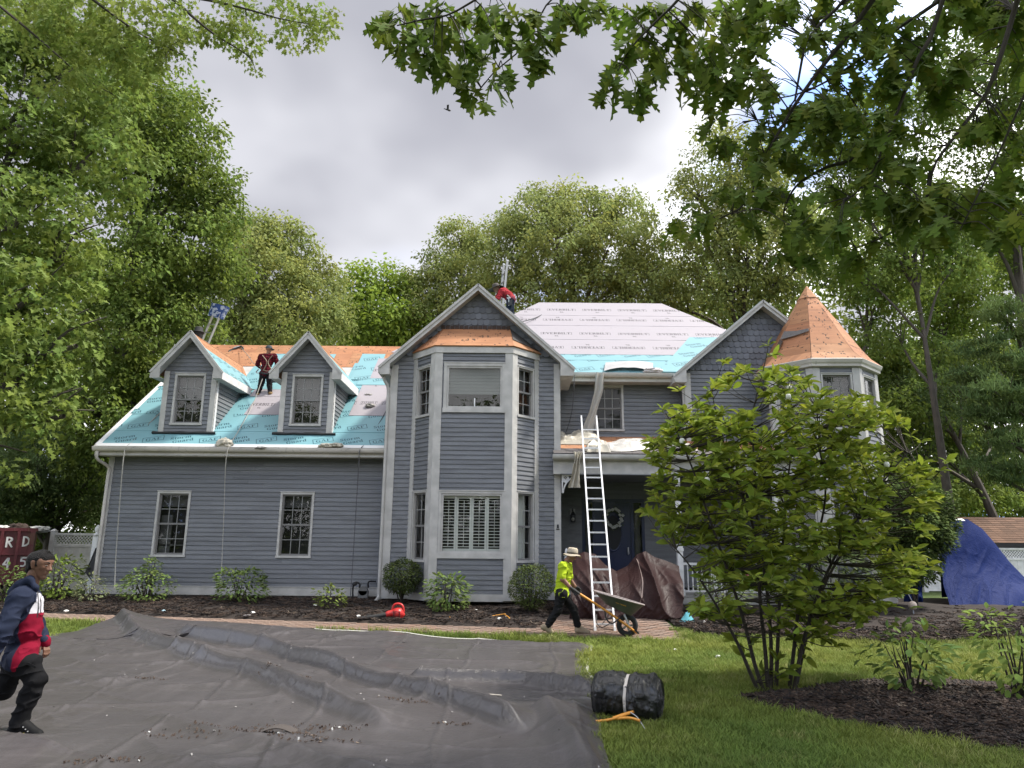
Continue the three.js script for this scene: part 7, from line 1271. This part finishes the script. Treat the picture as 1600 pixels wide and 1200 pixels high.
tree({ name: 'oak_tree', label: 'slender leafy tree between the forked tree and the pine', base: [17.2, -30], r0: 0.16, seed: 14, tint: 'bright', dens: 0.75, trunkTo: [1480, 430, 30], lobes: [[1480, 470, 30, 46], [1510, 500, 30, 42], [1460, 520, 30, 40], [1520, 440, 30, 46], [1490, 620, 30, 46], [1450, 660, 30, 42], [1540, 610, 30, 46], [1570, 400, 31, 50], [1440, 460, 31, 46], [1530, 720, 30, 40], [1580, 560, 31, 50]] });
tree({ name: 'oak_tree', label: 'leafy tree just right of the turret cone, behind its eave', base: [12.6, -27.5], r0: 0.17, seed: 15, tint: 'oak', dens: 0.8, trunkTo: [1360, 380, 27.5], lobes: [[1360, 470, 27.5, 45], [1320, 420, 27.5, 45], [1390, 440, 27.5, 45], [1400, 620, 27.5, 42], [1380, 540, 27.5, 42], [1420, 690, 27.5, 38], [1290, 370, 28, 45], [1400, 740, 27.5, 40]] });
// the wood on the near side of the street, behind the viewer: the windows mirror it
{
  const r = rng(98), ms = [], cs = [];
  for (let i = 0; i < 2600; i++) { const p = V3((r() - 0.5) * 70, 0.5 + 10.5 * Math.pow(r(), 0.8), 15 + r() * 9); if (vnoise(p.x * 0.3, p.y * 0.3, 3) < 0.25) continue; ms.push(new THREE.Matrix4().compose(p, Q(r() - 0.5, r() * 6.3, r() - 0.5), V3(1, 1, 1).multiplyScalar(1.3 + r()))); const v = 0.6 + r() * 0.5; cs.push(col(v, v, v * 0.9)); }
  copies(null, 'street_wood', CL.far, treeMats.oak, ms, { kind: 'stuff', label: 'leafy wood across the street behind the viewer', category: 'wood', colors: cs });
}
// the far wood behind everything
{
  const r = rng(99), ms = [], cs = [];
  for (let i = 0; i < 13000; i++) {
    const px = -150 + r() * 1950, D = 40 + r() * 14, yt = px < 330 ? 380 : px < 640 ? 480 : px < 1080 ? 478 : px < 1250 ? 330 : 300, p = at(px, lerp(yt, 880, Math.pow(r(), 0.8)), D);
    if (vnoise(px * 0.02, p.y * 0.45, 3) < (px > 1050 ? 0.30 : 0.2)) continue;
    ms.push(new THREE.Matrix4().compose(p, Q((r() - 0.5), r() * 6.3, (r() - 0.5)), V3(1, 1, 1).multiplyScalar(1 + r() * 0.9)));
    const v = 0.6 + r() * 0.6; cs.push(col(v * (0.9 + r() * 0.3), v, v * 0.9));
  }
  copies(null, 'far_wood', CL.far, treeMats.oak, ms, { kind: 'stuff', label: 'wood of many trees far behind the house', category: 'wood', colors: cs });
}
// ---- the oak whose boughs hang into the top of the picture
const curve = (pts) => new THREE.CatmullRomCurve3(pts, false, 'centripetal');
const leafTones = (m, base, n, seed, tr, rough = 0.95) => { const r = rng(seed); return [...Array(n)].map(() => { const k = 0.75 + r() * 0.5, w = r(); return leafMat(base[0] * k * (0.85 + 0.4 * w), base[1] * k, base[2] * k * (1.1 - 0.3 * w), tr, rough); }); };
function leafFrame(pos, dir, nz, s) { const d = dir.clone().normalize(), x = d.clone().cross(nz).normalize(), z = x.clone().cross(d); return new THREE.Matrix4().makeBasis(x.multiplyScalar(s), d.multiplyScalar(s), z.multiplyScalar(s)).setPosition(pos); }
function hangLeaves(root, name, gs, mats, list, cap = 300) {   // the nearest as leaves of their own, the rest joined
  const size = (m) => { const p = V3().setFromMatrixPosition(m); return V3().setFromMatrixColumn(m, 1).length() / p.distanceTo(camera.position); };
  list.sort((a, b) => size(b) - size(a));
  const b = baseOf.get(root), r = rng(list.length), rest = gs.map(() => []);
  list.forEach((m, i) => {
    const k = r() * gs.length | 0;
    if (i < cap) { const o = new THREE.Mesh(gs[k], mats[r() * mats.length | 0]); m.decompose(o.position, o.quaternion, o.scale); o.position.sub(b); o.name = name; o.castShadow = o.receiveShadow = true; root.add(o); }
    else rest[k].push(m);
  });
  rest.forEach((l, k) => l.length && copies(root, 'foliage', gs[k], mats[k % mats.length], l, { kind: 'stuff', colors: l.map(() => { const v = 0.75 + r() * 0.5; return col(v * (0.9 + r() * 0.25), v, v); }) }));
}
{
  const o = thing('oak_tree', 'oak whose lobed leaves and dark boughs hang into the top of the picture', 'tree', onG(6.4, -2.6).toArray());
  const T = (x, y, z) => V3(x, y, z);
  part(o, 'trunk', tube([T(6.4, -0.2, -2.6), T(6.45, 3, -2.7), T(6.2, 6, -2.9), T(5.9, 9.5, -3.1)], 0.36, 14, 0.18, 12), M.bark);
  const hub = T(6.2, 6.0, -2.9);
  const L = [
    [[1640, -190, 4.0], [1545, -120, 4.4], [1472, 0, 4.8], [1458, 51, 4.9], [1431, 98, 5.0], [1411, 152, 5.1], [1391, 202, 5.2], [1374, 246, 5.3], [1350, 290, 5.4], [1310, 322, 5.5]],
    [[1700, -160, 4.0], [1620, -90, 4.4], [1590, 0, 4.8], [1573, 57, 4.9], [1549, 128, 5.0], [1536, 155, 5.1], [1495, 209, 5.2], [1455, 267, 5.3], [1448, 310, 5.4], [1390, 345, 5.5]],
    [[1640, -190, 4.0], [1530, -60, 4.6], [1465, 3, 5.0], [1384, 57, 5.3], [1340, 95, 5.5], [1262, 142, 5.8], [1180, 160, 6.0]],
    [[1640, -190, 4.0], [1440, -100, 4.6], [1364, 0, 5.0], [1323, 57, 5.2], [1279, 111, 5.3], [1235, 175, 5.4], [1212, 216, 5.5], [1181, 270, 5.6], [1175, 304, 5.7], [1144, 334, 5.7], [1090, 350, 5.8]],
    [[1640, -190, 4.0], [1400, -110, 4.6], [1320, 0, 5.4], [1262, 61, 5.6], [1249, 118, 5.7], [1232, 175, 5.8], [1160, 190, 5.9]],
    [[1640, -190, 4.0], [1250, -170, 4.4], [980, -90, 4.6], [860, 0, 4.7], [836, 40, 4.75], [813, 78, 4.8], [779, 105, 4.85], [762, 125, 4.9], [745, 145, 4.9]],
    [[1250, -170, 4.4], [900, -120, 4.4], [800, -40, 4.5], [742, 0, 4.5], [698, 24, 4.55], [664, 30, 4.6], [620, 40, 4.6]],
    [[1250, -170, 4.4], [1120, -90, 4.6], [1059, 0, 4.8], [1029, 30, 4.9], [990, 70, 5.0], [965, 110, 5.0]],
    [[1700, -160, 4.0], [1640, 60, 4.3], [1600, 150, 4.6], [1560, 240, 4.9], [1520, 320, 5.1], [1500, 360, 5.2]],
    [[1391, 202, 5.2], [1330, 250, 5.4], [1290, 262, 5.6], [1245, 290, 5.8], [1225, 330, 6.0], [1230, 370, 6.0]],
    [[1455, 267, 5.3], [1440, 330, 5.5], [1380, 370, 5.7], [1330, 390, 5.9]],
  ].map((l) => l.map((p) => at(...p)));
  L.forEach((p, i) => part(o, 'bough', tube(i < 5 || i === 8 ? [hub, ...p] : i === 5 ? [hub, ...p] : p, i < 5 ? 0.05 : 0.022, 34, 0.005, 6), M.barkDark));
  const C = L.map(curve), r = rng(505), spots = [];
  const add = (list, D) => list.forEach(([x, y]) => spots.push(at(x, y, D + r() * 0.4)));
  add([[603, 42], [618, 24], [628, 62], [652, 50], [648, 18], [690, 12], [672, 34], [705, 45], [690, 92], [712, 112], [676, 88], [728, 70], [735, 130], [748, 150], [775, 138], [786, 110], [742, 20], [770, 52], [762, 25], [800, 30], [812, 60], [832, 78], [850, 64], [842, 92], [832, 20], [860, 35], [885, 22], [905, 14], [925, 8], [880, 5], [730, 100], [760, 95], [655, 70], [690, 60], [715, 25], [780, 10]], 4.5);
  add([[945, 142], [958, 118], [968, 96], [990, 132], [1004, 140], [1012, 112], [985, 70], [1000, 45], [1022, 78], [1042, 100], [1050, 62], [1072, 128], [1082, 92], [1064, 40], [1095, 60], [1110, 110], [1122, 60], [1100, 20], [1140, 30], [1035, 18], [1150, 100], [975, 25], [1010, 12], [1130, 128], [945, 10], [1060, 85], [1085, 10]], 4.9);
  for (let i = 0; i < 400; i++) {
    const x = lerp(1080, 1610, Math.pow(r(), 0.8)), y = lerp(-20, 385, Math.pow(r(), 1.15)), low = 175 + 0.45 * (x - 1080) * (x < 1420 ? 1 : 0.8);
    if (y > low + 115 * vnoise(x * 0.02, 3) || vnoise(x * 0.013, y * 0.016, 5) < 0.36) continue;
    spots.push(at(x, y, 4.9 + r() * 1.3));
  }
  add([[1060, 352], [1100, 340], [1140, 300], [1090, 318], [1180, 350], [1160, 330], [1230, 390], [1260, 400], [1300, 380], [1330, 398], [1340, 412], [1290, 350], [1370, 375], [1410, 350], [1200, 300], [1240, 330]], 5.6);
  const gs = [0, 1, 2, 3].map((k) => leafGeo(lobed.map(([x, y], i) => [x * (0.9 + 0.06 * k), y + (i % 3 - 1) * 0.006 * k]), 1, 0.16 + 0.1 * k, 0.1 + 0.14 * k));
  const leaves = [], twigs = [];
  for (const s of spots) {
    let best = null, bd = 1e9; for (const c of C) for (let t = 0.25; t <= 1; t += 0.05) { const p = c.getPoint(t), d = p.distanceTo(s) + Math.max(0, s.z - p.z) * 0.2; if (d < bd) { bd = d; best = p; } }
    if (bd > 0.1) { const q = best; twigs.push(tube([q, q.clone().lerp(s, 0.5).add(V3(0, 0.05 + bd * 0.05, 0)), s], 0.006, 5, 0.002, 4)); }
    const out = s.clone().sub(best).normalize(), n = 5 + (r() * 4 | 0);
    for (let i = 0; i < n; i++) {
      const a = i / n * 6.283 + r(), d = V3(Math.cos(a), -0.55 - r() * 0.5, Math.sin(a)).addScaledVector(out, 0.5), p = s.clone().add(V3(r() - 0.5, r() - 0.5, r() - 0.5).multiplyScalar(0.10));
      leaves.push(leafFrame(p, d, V3((r() - 0.5) * 1.1, 0.9, (r() - 0.5) * 1.1 + 0.3), 0.14 + r() * 0.08));
    }
  }
  part(o, 'twigs', twigs, M.barkDark, { kind: 'stuff' });
  hangLeaves(o, 'leaf', gs, leafTones(0, [0.12, 0.165, 0.022], 6, 3, 0.5, 0.95), leaves);
  // the rest of its crown spreads above the picture and shades the lawn
  const ms = [], cs = [];
  for (let i = 0; i < 950; i++) { const a = r() * 6.283, k = Math.sqrt(r()), p = V3(8.4 + Math.cos(a) * k * 3.6, 10.2 + (r() - 0.5) * 2.4 - k * 0.8, -5.6 + Math.sin(a) * k * 2.7); if (vnoise(p.x * 0.9, p.z * 0.9, 17) < 0.34) continue; ms.push(new THREE.Matrix4().compose(p, Q((r() - 0.5) * 0.6, r() * 6, (r() - 0.5) * 0.6), V3(1, 1, 1).multiplyScalar(1 + r() * 0.6))); const v = 0.8 + r() * 0.4; cs.push(col(v, v, v)); }
  copies(o, 'crown', CL.star, treeMats.oak, ms, { colors: cs, kind: 'stuff' });
}
// ---- a tall oak left of the frame: its leafy boughs reach across the top left corner
{
  const o = thing('oak_tree', 'oak beyond the left edge whose bough crosses the top left corner against the sky', 'tree', onG(-11.5, -8).toArray());
  part(o, 'trunk', tube([V3(-11.5, -0.2, -8), V3(-11.4, 4, -8.2), V3(-11.1, 8, -8.6), V3(-10.8, 12, -9)], 0.35, 12, 0.15, 10), M.bark);
  const L = [[[-300, -60, 9], [-60, -40, 10], [120, -20, 10.5], [260, -10, 10.8], [370, 10, 11], [440, 30, 11.2], [500, 40, 11.4]], [[120, -20, 10.5], [200, 40, 10.8], [250, 70, 11], [285, 85, 11]], [[260, -10, 10.8], [330, 50, 11], [390, 90, 11.2], [400, 112, 11.2]], [[-60, -40, 10], [60, 60, 10.5], [130, 120, 11], [180, 150, 11.5]]].map((l) => l.map((p) => at(...p)));
  L.forEach((p, i) => part(o, 'bough', tube(i ? p : [V3(-11.0, 8.5, -8.7), ...p], i ? 0.03 : 0.08, 24, 0.008, 6), M.barkDark));
  const r = rng(71), ms = [], cs = [], tw = [], C = L.map(curve);
  const blobs = [[120, 20, 60], [190, 40, 48], [245, 35, 42], [285, 70, 26], [300, 25, 36], [350, 20, 34], [345, 62, 20], [395, 35, 34], [395, 88, 16], [440, 20, 30], [440, 55, 22], [480, 30, 26], [508, 38, 18], [500, 65, 12], [150, 90, 50], [210, 100, 32], [60, 40, 60], [245, 88, 22], [405, 108, 7], [525, 22, 8], [90, 110, 45]];
  for (const [x, y, R] of blobs) for (let i = 0; i < R * R * 0.022; i++) { const a = r() * 6.283, k = Math.sqrt(r()), p = at(x + Math.cos(a) * k * R, y + Math.sin(a) * k * R, 10.4 + r() * 1.6); if (vnoise(p.x * 2.6, p.y * 2.6, p.z) < 0.36) continue; ms.push(new THREE.Matrix4().compose(p, Q((r() - 0.5) * 0.7, r() * 6.3, (r() - 0.5) * 0.7), V3(1, 1, 1).multiplyScalar(0.42 + r() * 0.3))); const v = 0.8 + r() * 0.5; cs.push(col(v * (0.95 + r() * 0.2), v, v)); if (i % 5 === 0) { const c = C[i % 4], q = c.getPoint(clamp(0.3 + r() * 0.7)); if (q.distanceTo(p) < 1.0) tw.push(tube([q, q.clone().lerp(p, 0.5).add(V3(0, 0.06, 0)), p], 0.010, 5, 0.003, 4)); } }
  part(o, 'twigs', tw, M.barkDark, { kind: 'stuff' });
  copies(o, 'crown', CL.star, treeMats.oak, ms, { colors: cs, kind: 'stuff' });
}
// ---- the young magnolia in front of the porch
{
  const b = V3(3.14, 0, -8.75), o = thing('magnolia_tree', 'young many-stemmed tree with large glossy leaves in front of the porch', 'tree', b.toArray()), r = rng(808);
  const stems = [
    [[1196, 1080, 8.7], [1180, 1040, 8.65], [1165, 980, 8.5], [1140, 900, 8.4], [1112, 820, 8.3], [1085, 740, 8.2], [1060, 680, 8.1], [1040, 645, 8.0]],
    [[1200, 1080, 8.7], [1196, 1020, 8.7], [1188, 940, 8.7], [1184, 840, 8.7], [1180, 740, 8.7], [1176, 650, 8.7], [1190, 590, 8.7], [1200, 545, 8.7]],
    [[1204, 1082, 8.75], [1205, 1010, 8.8], [1195, 900, 8.9], [1170, 800, 9.0], [1140, 720, 9.1], [1120, 650, 9.1], [1110, 600, 9.1]],
    [[1232, 1080, 8.8], [1240, 1020, 8.8], [1250, 940, 8.8], [1275, 850, 8.8], [1290, 770, 8.8], [1280, 690, 8.7], [1275, 620, 8.7]],
    [[1238, 1080, 8.75], [1256, 1000, 8.7], [1290, 900, 8.6], [1340, 810, 8.6], [1390, 740, 8.5], [1425, 700, 8.5]],
    [[1190, 1082, 8.7], [1176, 1060, 8.6], [1150, 1000, 8.4], [1090, 900, 8.2], [1050, 850, 8.1]],
    [[1240, 1082, 8.8], [1270, 960, 9.1], [1320, 860, 9.3], [1400, 790, 9.4], [1460, 745, 9.4]],
    [[1212, 1082, 8.8], [1220, 900, 9.1], [1230, 760, 9.3], [1240, 660, 9.3], [1230, 600, 9.3]],
  ].map((l) => l.map((p) => at(...p)));
  stems.forEach((s) => { s[0].y = -0.05; part(o, 'stem', tube(s, 0.025, 26, 0.006, 7), M.barkDark); });
  const C = stems.map(curve), leaves = [], twigs = [], tips = [], flowers = [];
  const inCrown = (x, y) => { // the outline of the crown in its own plane
    const e = ((x - 1240) / 225) ** 2 + ((y - 785) / 228) ** 2, top = y > 555 + Math.abs(x - 1195) * 0.55 - (x > 1330 ? 20 : 0);
    return e < 1.0 + 0.35 * (vnoise(x * 0.02, y * 0.02, 6) - 0.5) && top;
  };
  for (let i = 0; i < 9000 && tips.length < 1050; i++) { const x = 1005 + r() * 480, y = 545 + r() * 460; if (!inCrown(x, y) || vnoise(x * 0.017, y * 0.019, 8) < (y > 850 && y < 940 && x < 1215 ? 0.55 : y > 850 ? 0.33 : 0.26)) continue;  tips.push(at(x, y, 8.75 + (r() - 0.5) * 2.4 * Math.sqrt(Math.max(0.1, 1 - ((x - 1240) / 250) ** 2)))); }
  for (const [x, y] of [[1200, 540], [1207, 555], [1130, 565], [1150, 585], [1240, 585], [1015, 690], [1035, 640], [1060, 610], [1320, 650], [1335, 630], [1400, 660], [1440, 690], [1470, 735], [1480, 720], [1020, 760], [1008, 800], [1425, 750], [1130, 960], [1145, 1000], [1290, 1000], [1310, 1010], [1270, 960], [1170, 960], [1250, 1010], [1225, 980], [1215, 1030], [1235, 1045], [1285, 965], [1160, 1025], [1175, 1005], [1240, 1000], [1205, 985], [1260, 1030], [1195, 1050], [1250, 955], [1300, 975], [1150, 975], [1220, 1060], [1275, 990]]) tips.push(at(x, y, 8.6 + r() * 0.3));
  for (const s of tips) {
    let best, bd = 1e9; for (const c of C) for (let t = 0.2; t <= 1; t += 0.04) { const p = c.getPoint(t), d = p.distanceTo(s) + Math.max(0, p.y - s.y + 0.1) * 0.8; if (d < bd) { bd = d; best = p; } }
    const mid = best.clone().lerp(s, 0.55).add(V3(0, -0.05 * bd, 0)); if (bd < 1.6) twigs.push(tube([best, mid, s], 0.007, 6, 0.003, 4));
    const dir = s.clone().sub(mid).normalize(), n = 6 + (r() * 5 | 0);
    for (let i = 0; i < n; i++) {
      const f = i < 5 ? 1 - i * 0.02 : 0.9 - (i - 5) * 0.1, p = mid.clone().lerp(s, f), a = i * 2.4 + r(), side = V3(Math.cos(a), -0.35 + r() * 1.25, Math.sin(a)), d = dir.clone().multiplyScalar(0.45 + r() * 0.4).add(side);
      leaves.push(leafFrame(p, d, V3((r() - 0.5) * 2.2, 0.9, (r() - 0.3) * 2.0), 0.095 + r() * 0.08));
    }
    if (flowers.length < 20 && r() < 0.09) flowers.push(s.clone().add(V3(0, 0.05, 0.06)));
  }
  part(o, 'twigs', twigs, M.barkDark, { kind: 'stuff' });
  const bud = merge([...Array(6)].map((_, i) => new THREE.SphereGeometry(0.036, 6, 5, 0, 2.2, 0, 1.9).scale(0.8, 1.15, 0.8).rotateX(0.35).rotateY(i * 1.05))), fm = mat([0.72, 0.72, 0.66], 0.6);
  for (const p of flowers) placed(o, 'flower', bud, fm, p.toArray(), r() * 6);
  const gs = [0, 1, 2].map((k) => leafGeo(oval.map(([x, y]) => [x * (0.78 + 0.1 * k), y]), 1, 0.30 + 0.1 * k, 0.14 + 0.12 * k));
  hangLeaves(o, 'leaf', gs, leafTones(0, [0.20, 0.285, 0.036], 6, 5, 0.5, 0.95), leaves);
}
// ---- shrubs and perennials
function bush({ name, label, category = 'shrub', group, c, rx, ry, n, leaf = 0.07, tint, outline = oval, seed, stems = 6, shell = 0.5, tr = 0.35, lift = 0, single = false, spread = 1 }) {
  const r = rng(seed), o = thing(name, label, category, onG(c[0], c[1]).toArray(), group), b = baseOf.get(o), list = [], cs = [], ctr = b.clone().add(V3(0, ry + lift, 0));
  const st = [];
  for (let i = 0; i < stems; i++) { const a = r() * 6.283, e = ctr.clone().add(V3(Math.cos(a) * rx * 0.7 * r(), ry * (0.2 + 0.6 * r()), Math.sin(a) * rx * 0.7 * r())); st.push([b.clone().add(V3((r() - 0.5) * 0.1, -0.02, (r() - 0.5) * 0.1)), b.clone().lerp(e, 0.5).add(V3((r() - 0.5) * 0.1, 0, (r() - 0.5) * 0.1)), e]); }
  st.forEach((s) => part(o, 'stem', tube(s, 0.012 + rx * 0.012, 8, 0.004, 5), M.barkDark));
  for (let i = 0; i < n; i++) {
    const a = r() * 6.283, cz = 2 * r() - 1, sn = Math.sqrt(1 - cz * cz), d = V3(sn * Math.cos(a), cz, sn * Math.sin(a)), wob = 1 + spread * 0.5 * (vnoise(d.x * 2 + seed, d.y * 2, d.z * 2) - 0.5), k = lerp(Math.cbrt(r()), 0.86 + 0.14 * r(), shell);
    const p = ctr.clone().add(V3(d.x * rx * wob * k, d.y * ry * wob * k, d.z * rx * wob * k)); if (p.y < b.y + 0.02) continue;
    list.push(leafFrame(p, V3(d.x + (r() - 0.5), 0.25 * d.y + (r() - 0.6) * 0.9, d.z + (r() - 0.5)), V3(d.x * 0.6 + (r() - 0.5), 0.9, d.z * 0.6 + (r() - 0.5)), leaf * (0.7 + r() * 0.6)));
    const v = 0.7 + r() * 0.6; cs.push(col(v * (0.9 + r() * 0.25), v, v * 0.95));
  }
  const gs = [0, 1].map((k) => leafGeo(outline, 1, 0.15 + 0.2 * k, 0.15 + 0.2 * k));
  if (single) hangLeaves(o, 'leaf', gs, leafTones(0, tint, 5, seed, tr), list);
  else copies(o, 'foliage', gs[0], leafMat(...tint, tr), list, { kind: 'stuff', colors: cs });
  return o;
}
const hyd = [0.13, 0.19, 0.05], pale = [0.20, 0.235, 0.12], box_ = [0.07, 0.095, 0.028];
bush({ name: 'perennial', label: 'leafy plant half hidden behind the young man, in front of the fence', c: [-10.75, -15.8], rx: 0.42, ry: 0.40, n: 420, tint: hyd, leaf: 0.09, seed: 1 });
bush({ name: 'perennial', label: 'bright green plant at the left end of the bed, by the wing corner', c: [-10.0, -16.2], rx: 0.55, ry: 0.52, n: 800, tint: [0.16, 0.22, 0.04], leaf: 0.09, seed: 2 });
bush({ name: 'perennial', label: 'small grey-green plant just right of the wing corner', c: [-9.1, -16.0], rx: 0.36, ry: 0.3, n: 330, tint: pale, leaf: 0.07, seed: 3 });
const h1 = [-7.95, -16.1];
bush({ name: 'hydrangea', label: 'loose green shrub with one tall shoot under the left wing window', c: h1, rx: 0.58, ry: 0.38, n: 760, tint: hyd, leaf: 0.08, seed: 4 });
bush({ name: 'hydrangea', label: 'upright leafy shoot rising beneath the left wing window', c: [-7.95, -16.25], rx: 0.2, ry: 0.34, lift: 0.32, n: 300, tint: hyd, leaf: 0.07, seed: 5 });
bush({ name: 'hydrangea', label: 'broad loose shrub beneath the right wing window', c: [-5.9, -16.1], rx: 0.62, ry: 0.42, n: 900, tint: hyd, leaf: 0.085, seed: 6, spread: 1.8 });
bush({ name: 'perennial', label: 'small spreading plant beside the gas meter', c: [-3.75, -15.4], rx: 0.32, ry: 0.27, n: 260, tint: [0.17, 0.22, 0.05], leaf: 0.08, seed: 7, spread: 1.8 });
bush({ name: 'hydrangea', label: 'green hydrangea in front of the bay, between the two clipped shrubs', c: [-1.3, -15.2], rx: 0.46, ry: 0.42, n: 620, tint: hyd, leaf: 0.10, seed: 8 });
for (const [x, z, R, y, l, s] of [[-2.34, -15.85, 0.42, 0.27, 'clipped round evergreen left of the bay, above the red blower', 9], [0.42, -15.0, 0.47, 0.16, 'clipped round evergreen right of the bay, behind the walking man', 10]])
  bush({ name: 'clipped_shrub', label: l, c: [x, z], rx: R, ry: R * 0.92, lift: y, n: 5200, tint: box_, leaf: 0.045, outline: diamond, seed: s, stems: 9, shell: 0.6, tr: 0.15, spread: 0.75, group: 'clipped round evergreens in front of the gable' });
bush({ name: 'yew_shrub', label: 'large rounded dark evergreen on bare trunks beside the blue tarp', c: [8.85, -16.1], rx: 0.98, ry: 1.02, lift: 0.75, n: 20000, tint: [0.085, 0.125, 0.035], leaf: 0.085, outline: diamond, seed: 11, stems: 8, shell: 0.45, tr: 0.2, spread: 1.2 });
bush({ name: 'hydrangea', label: 'leafy shrub at the foot of the porch beside the teal scrap', c: [4.4, -15.2], rx: 0.55, ry: 0.46, n: 900, tint: [0.14, 0.19, 0.06], leaf: 0.085, seed: 12 });
{
  const o = bush({ name: 'rhododendron', label: 'broad rhododendron with a few pink blooms in front of the porch', c: [6.6, -15.4], rx: 1.15, ry: 0.78, n: 3000, tint: [0.09, 0.125, 0.045], leaf: 0.11, seed: 13, stems: 8 }), r = rng(3);
  const f = merge([...Array(9)].map((_, i) => new THREE.SphereGeometry(0.03, 6, 4, 0, 6.3, 0, 1.2).translate(Math.cos(i * 2.4) * 0.04 * Math.sqrt(i / 3), 0.03 - i * 0.004, Math.sin(i * 2.4) * 0.04 * Math.sqrt(i / 3)))), m = mat([0.62, 0.16, 0.26], 0.7);
  for (const [x, y, D] of [[1222, 893, 14.4], [1214, 853, 14.6], [1262, 875, 14.4], [1300, 860, 14.5], [1170, 900, 14.6]]) placed(o, 'flower', f, m, at(x, y, D).toArray(), r() * 6, [1.3, 1.3, 1.3]);
}
bush({ name: 'island_plant', label: 'leafy hydrangea standing in the island bed', c: [4.35, -8.15], rx: 0.42, ry: 0.40, lift: 0.05, n: 240, tint: [0.13, 0.19, 0.045], leaf: 0.115, seed: 14, stems: 12, shell: 0.2, single: true, spread: 2 });
bush({ name: 'island_plant', label: 'bright leafy plant cut off by the right edge', c: [5.2, -7.75], rx: 0.42, ry: 0.42, lift: 0.12, n: 230, tint: [0.16, 0.23, 0.05], leaf: 0.10, seed: 15, stems: 10, shell: 0.2, single: true, spread: 2 });
bush({ name: 'perennial', label: 'small low plant at the edge of the lawn, right of the island shrub', c: [8.6, -13.4], rx: 0.35, ry: 0.24, n: 130, tint: [0.16, 0.22, 0.045], leaf: 0.12, seed: 16 });
bush({ name: 'perennial', label: 'bright plant in the right bed below the blue tarp', c: [10.6, -14.6], rx: 0.36, ry: 0.26, n: 170, tint: [0.16, 0.23, 0.045], leaf: 0.12, seed: 17 });
// ---- grass
{
  const r = rng(2024), mk = (n, R, h, seed) => { const q = rng(seed), t = []; for (let i = 0; i < n; i++) { const a = q() * 6.283, k = Math.sqrt(q()) * R, x = Math.cos(a) * k, z = Math.sin(a) * k, H = h * (0.55 + q() * 0.7), b = q() * 6.283, w = 0.0022 + q() * 0.0014, dx = Math.cos(b), dz = Math.sin(b), L = H * (0.3 + q() * 0.8); const p0 = [x - dz * w, -0.01, z + dx * w], p1 = [x + dz * w, -0.01, z - dx * w], m = H * 0.62, m0 = [x + dx * L * 0.3 - dz * w * 0.8, m, z + dz * L * 0.3 + dx * w * 0.8], m1 = [x + dx * L * 0.3 + dz * w * 0.8, m, z + dz * L * 0.3 - dx * w * 0.8], e = [x + dx * L, H, z + dz * L]; t.push([p0, p1, m1], [p0, m1, m0], [m0, m1, e]); } return flat(poly(t)); };
  const tufts = [0, 1, 2].map((k) => mk(60, 0.10, 0.06, 50 + k)), gm = leafMat(0.16, 0.235, 0.05, 0.4, 0.8), lists = [[], [], []], cs = [[], [], []];
  const under = (x, d) => (x < 1.2 - (12.2 - d) * 0.075 && d < 14.45 - 0.245 * (x + 7.5) && x > -7.6) || (x < -7.5 && d < 12.4);
  for (let d = 5.2; d < 14.6; ) {
    const st = 0.082 + (d - 5) * 0.010; d += st * 0.9;
    const xr = Math.min(13, d * 0.78 + 0.6), xl = -d * 0.75;
    for (let x = xl; x < xr; x += st) {
      const X = x + (r() - 0.5) * st, Dd = d + (r() - 0.5) * st;
      if (under(X + 0.05, Dd - 0.03) || inIsland(X, -Dd)) continue;
      if (X > 3.0 ? Dd > rightF(X) - 0.02 : Dd > walkF(X) - 0.03) continue;
      const k = r() * 3 | 0, s = (0.8 + r() * 0.5) * (1 + (d - 5) * 0.05), n = vnoise(X * 0.9, Dd * 0.9, 4);
      lists[k].push(new THREE.Matrix4().compose(onG(X, -Dd, 0), Q((r() - 0.5) * 0.2, r() * 6.3, (r() - 0.5) * 0.2), V3(s, s * (0.8 + 0.4 * n), s)));
      const w = vnoise(X * 0.45 + 5, Dd * 0.6, 8), v = 0.62 + r() * 0.4 + n * 0.25 + w * 0.25; cs[k].push(r() < 0.06 ? col(v * 1.9, v * 1.35, v * 2.2) : col(v * (0.8 + 0.3 * n + 0.25 * w + r() * 0.15), v, v));
    }
  }
  lists.forEach((l, k) => copies(null, 'grass', tufts[k], gm, l, { kind: 'stuff', label: 'short mown grass blades of the lawn', category: 'grass', colors: cs[k] }));
}
renderer.render(scene, camera);
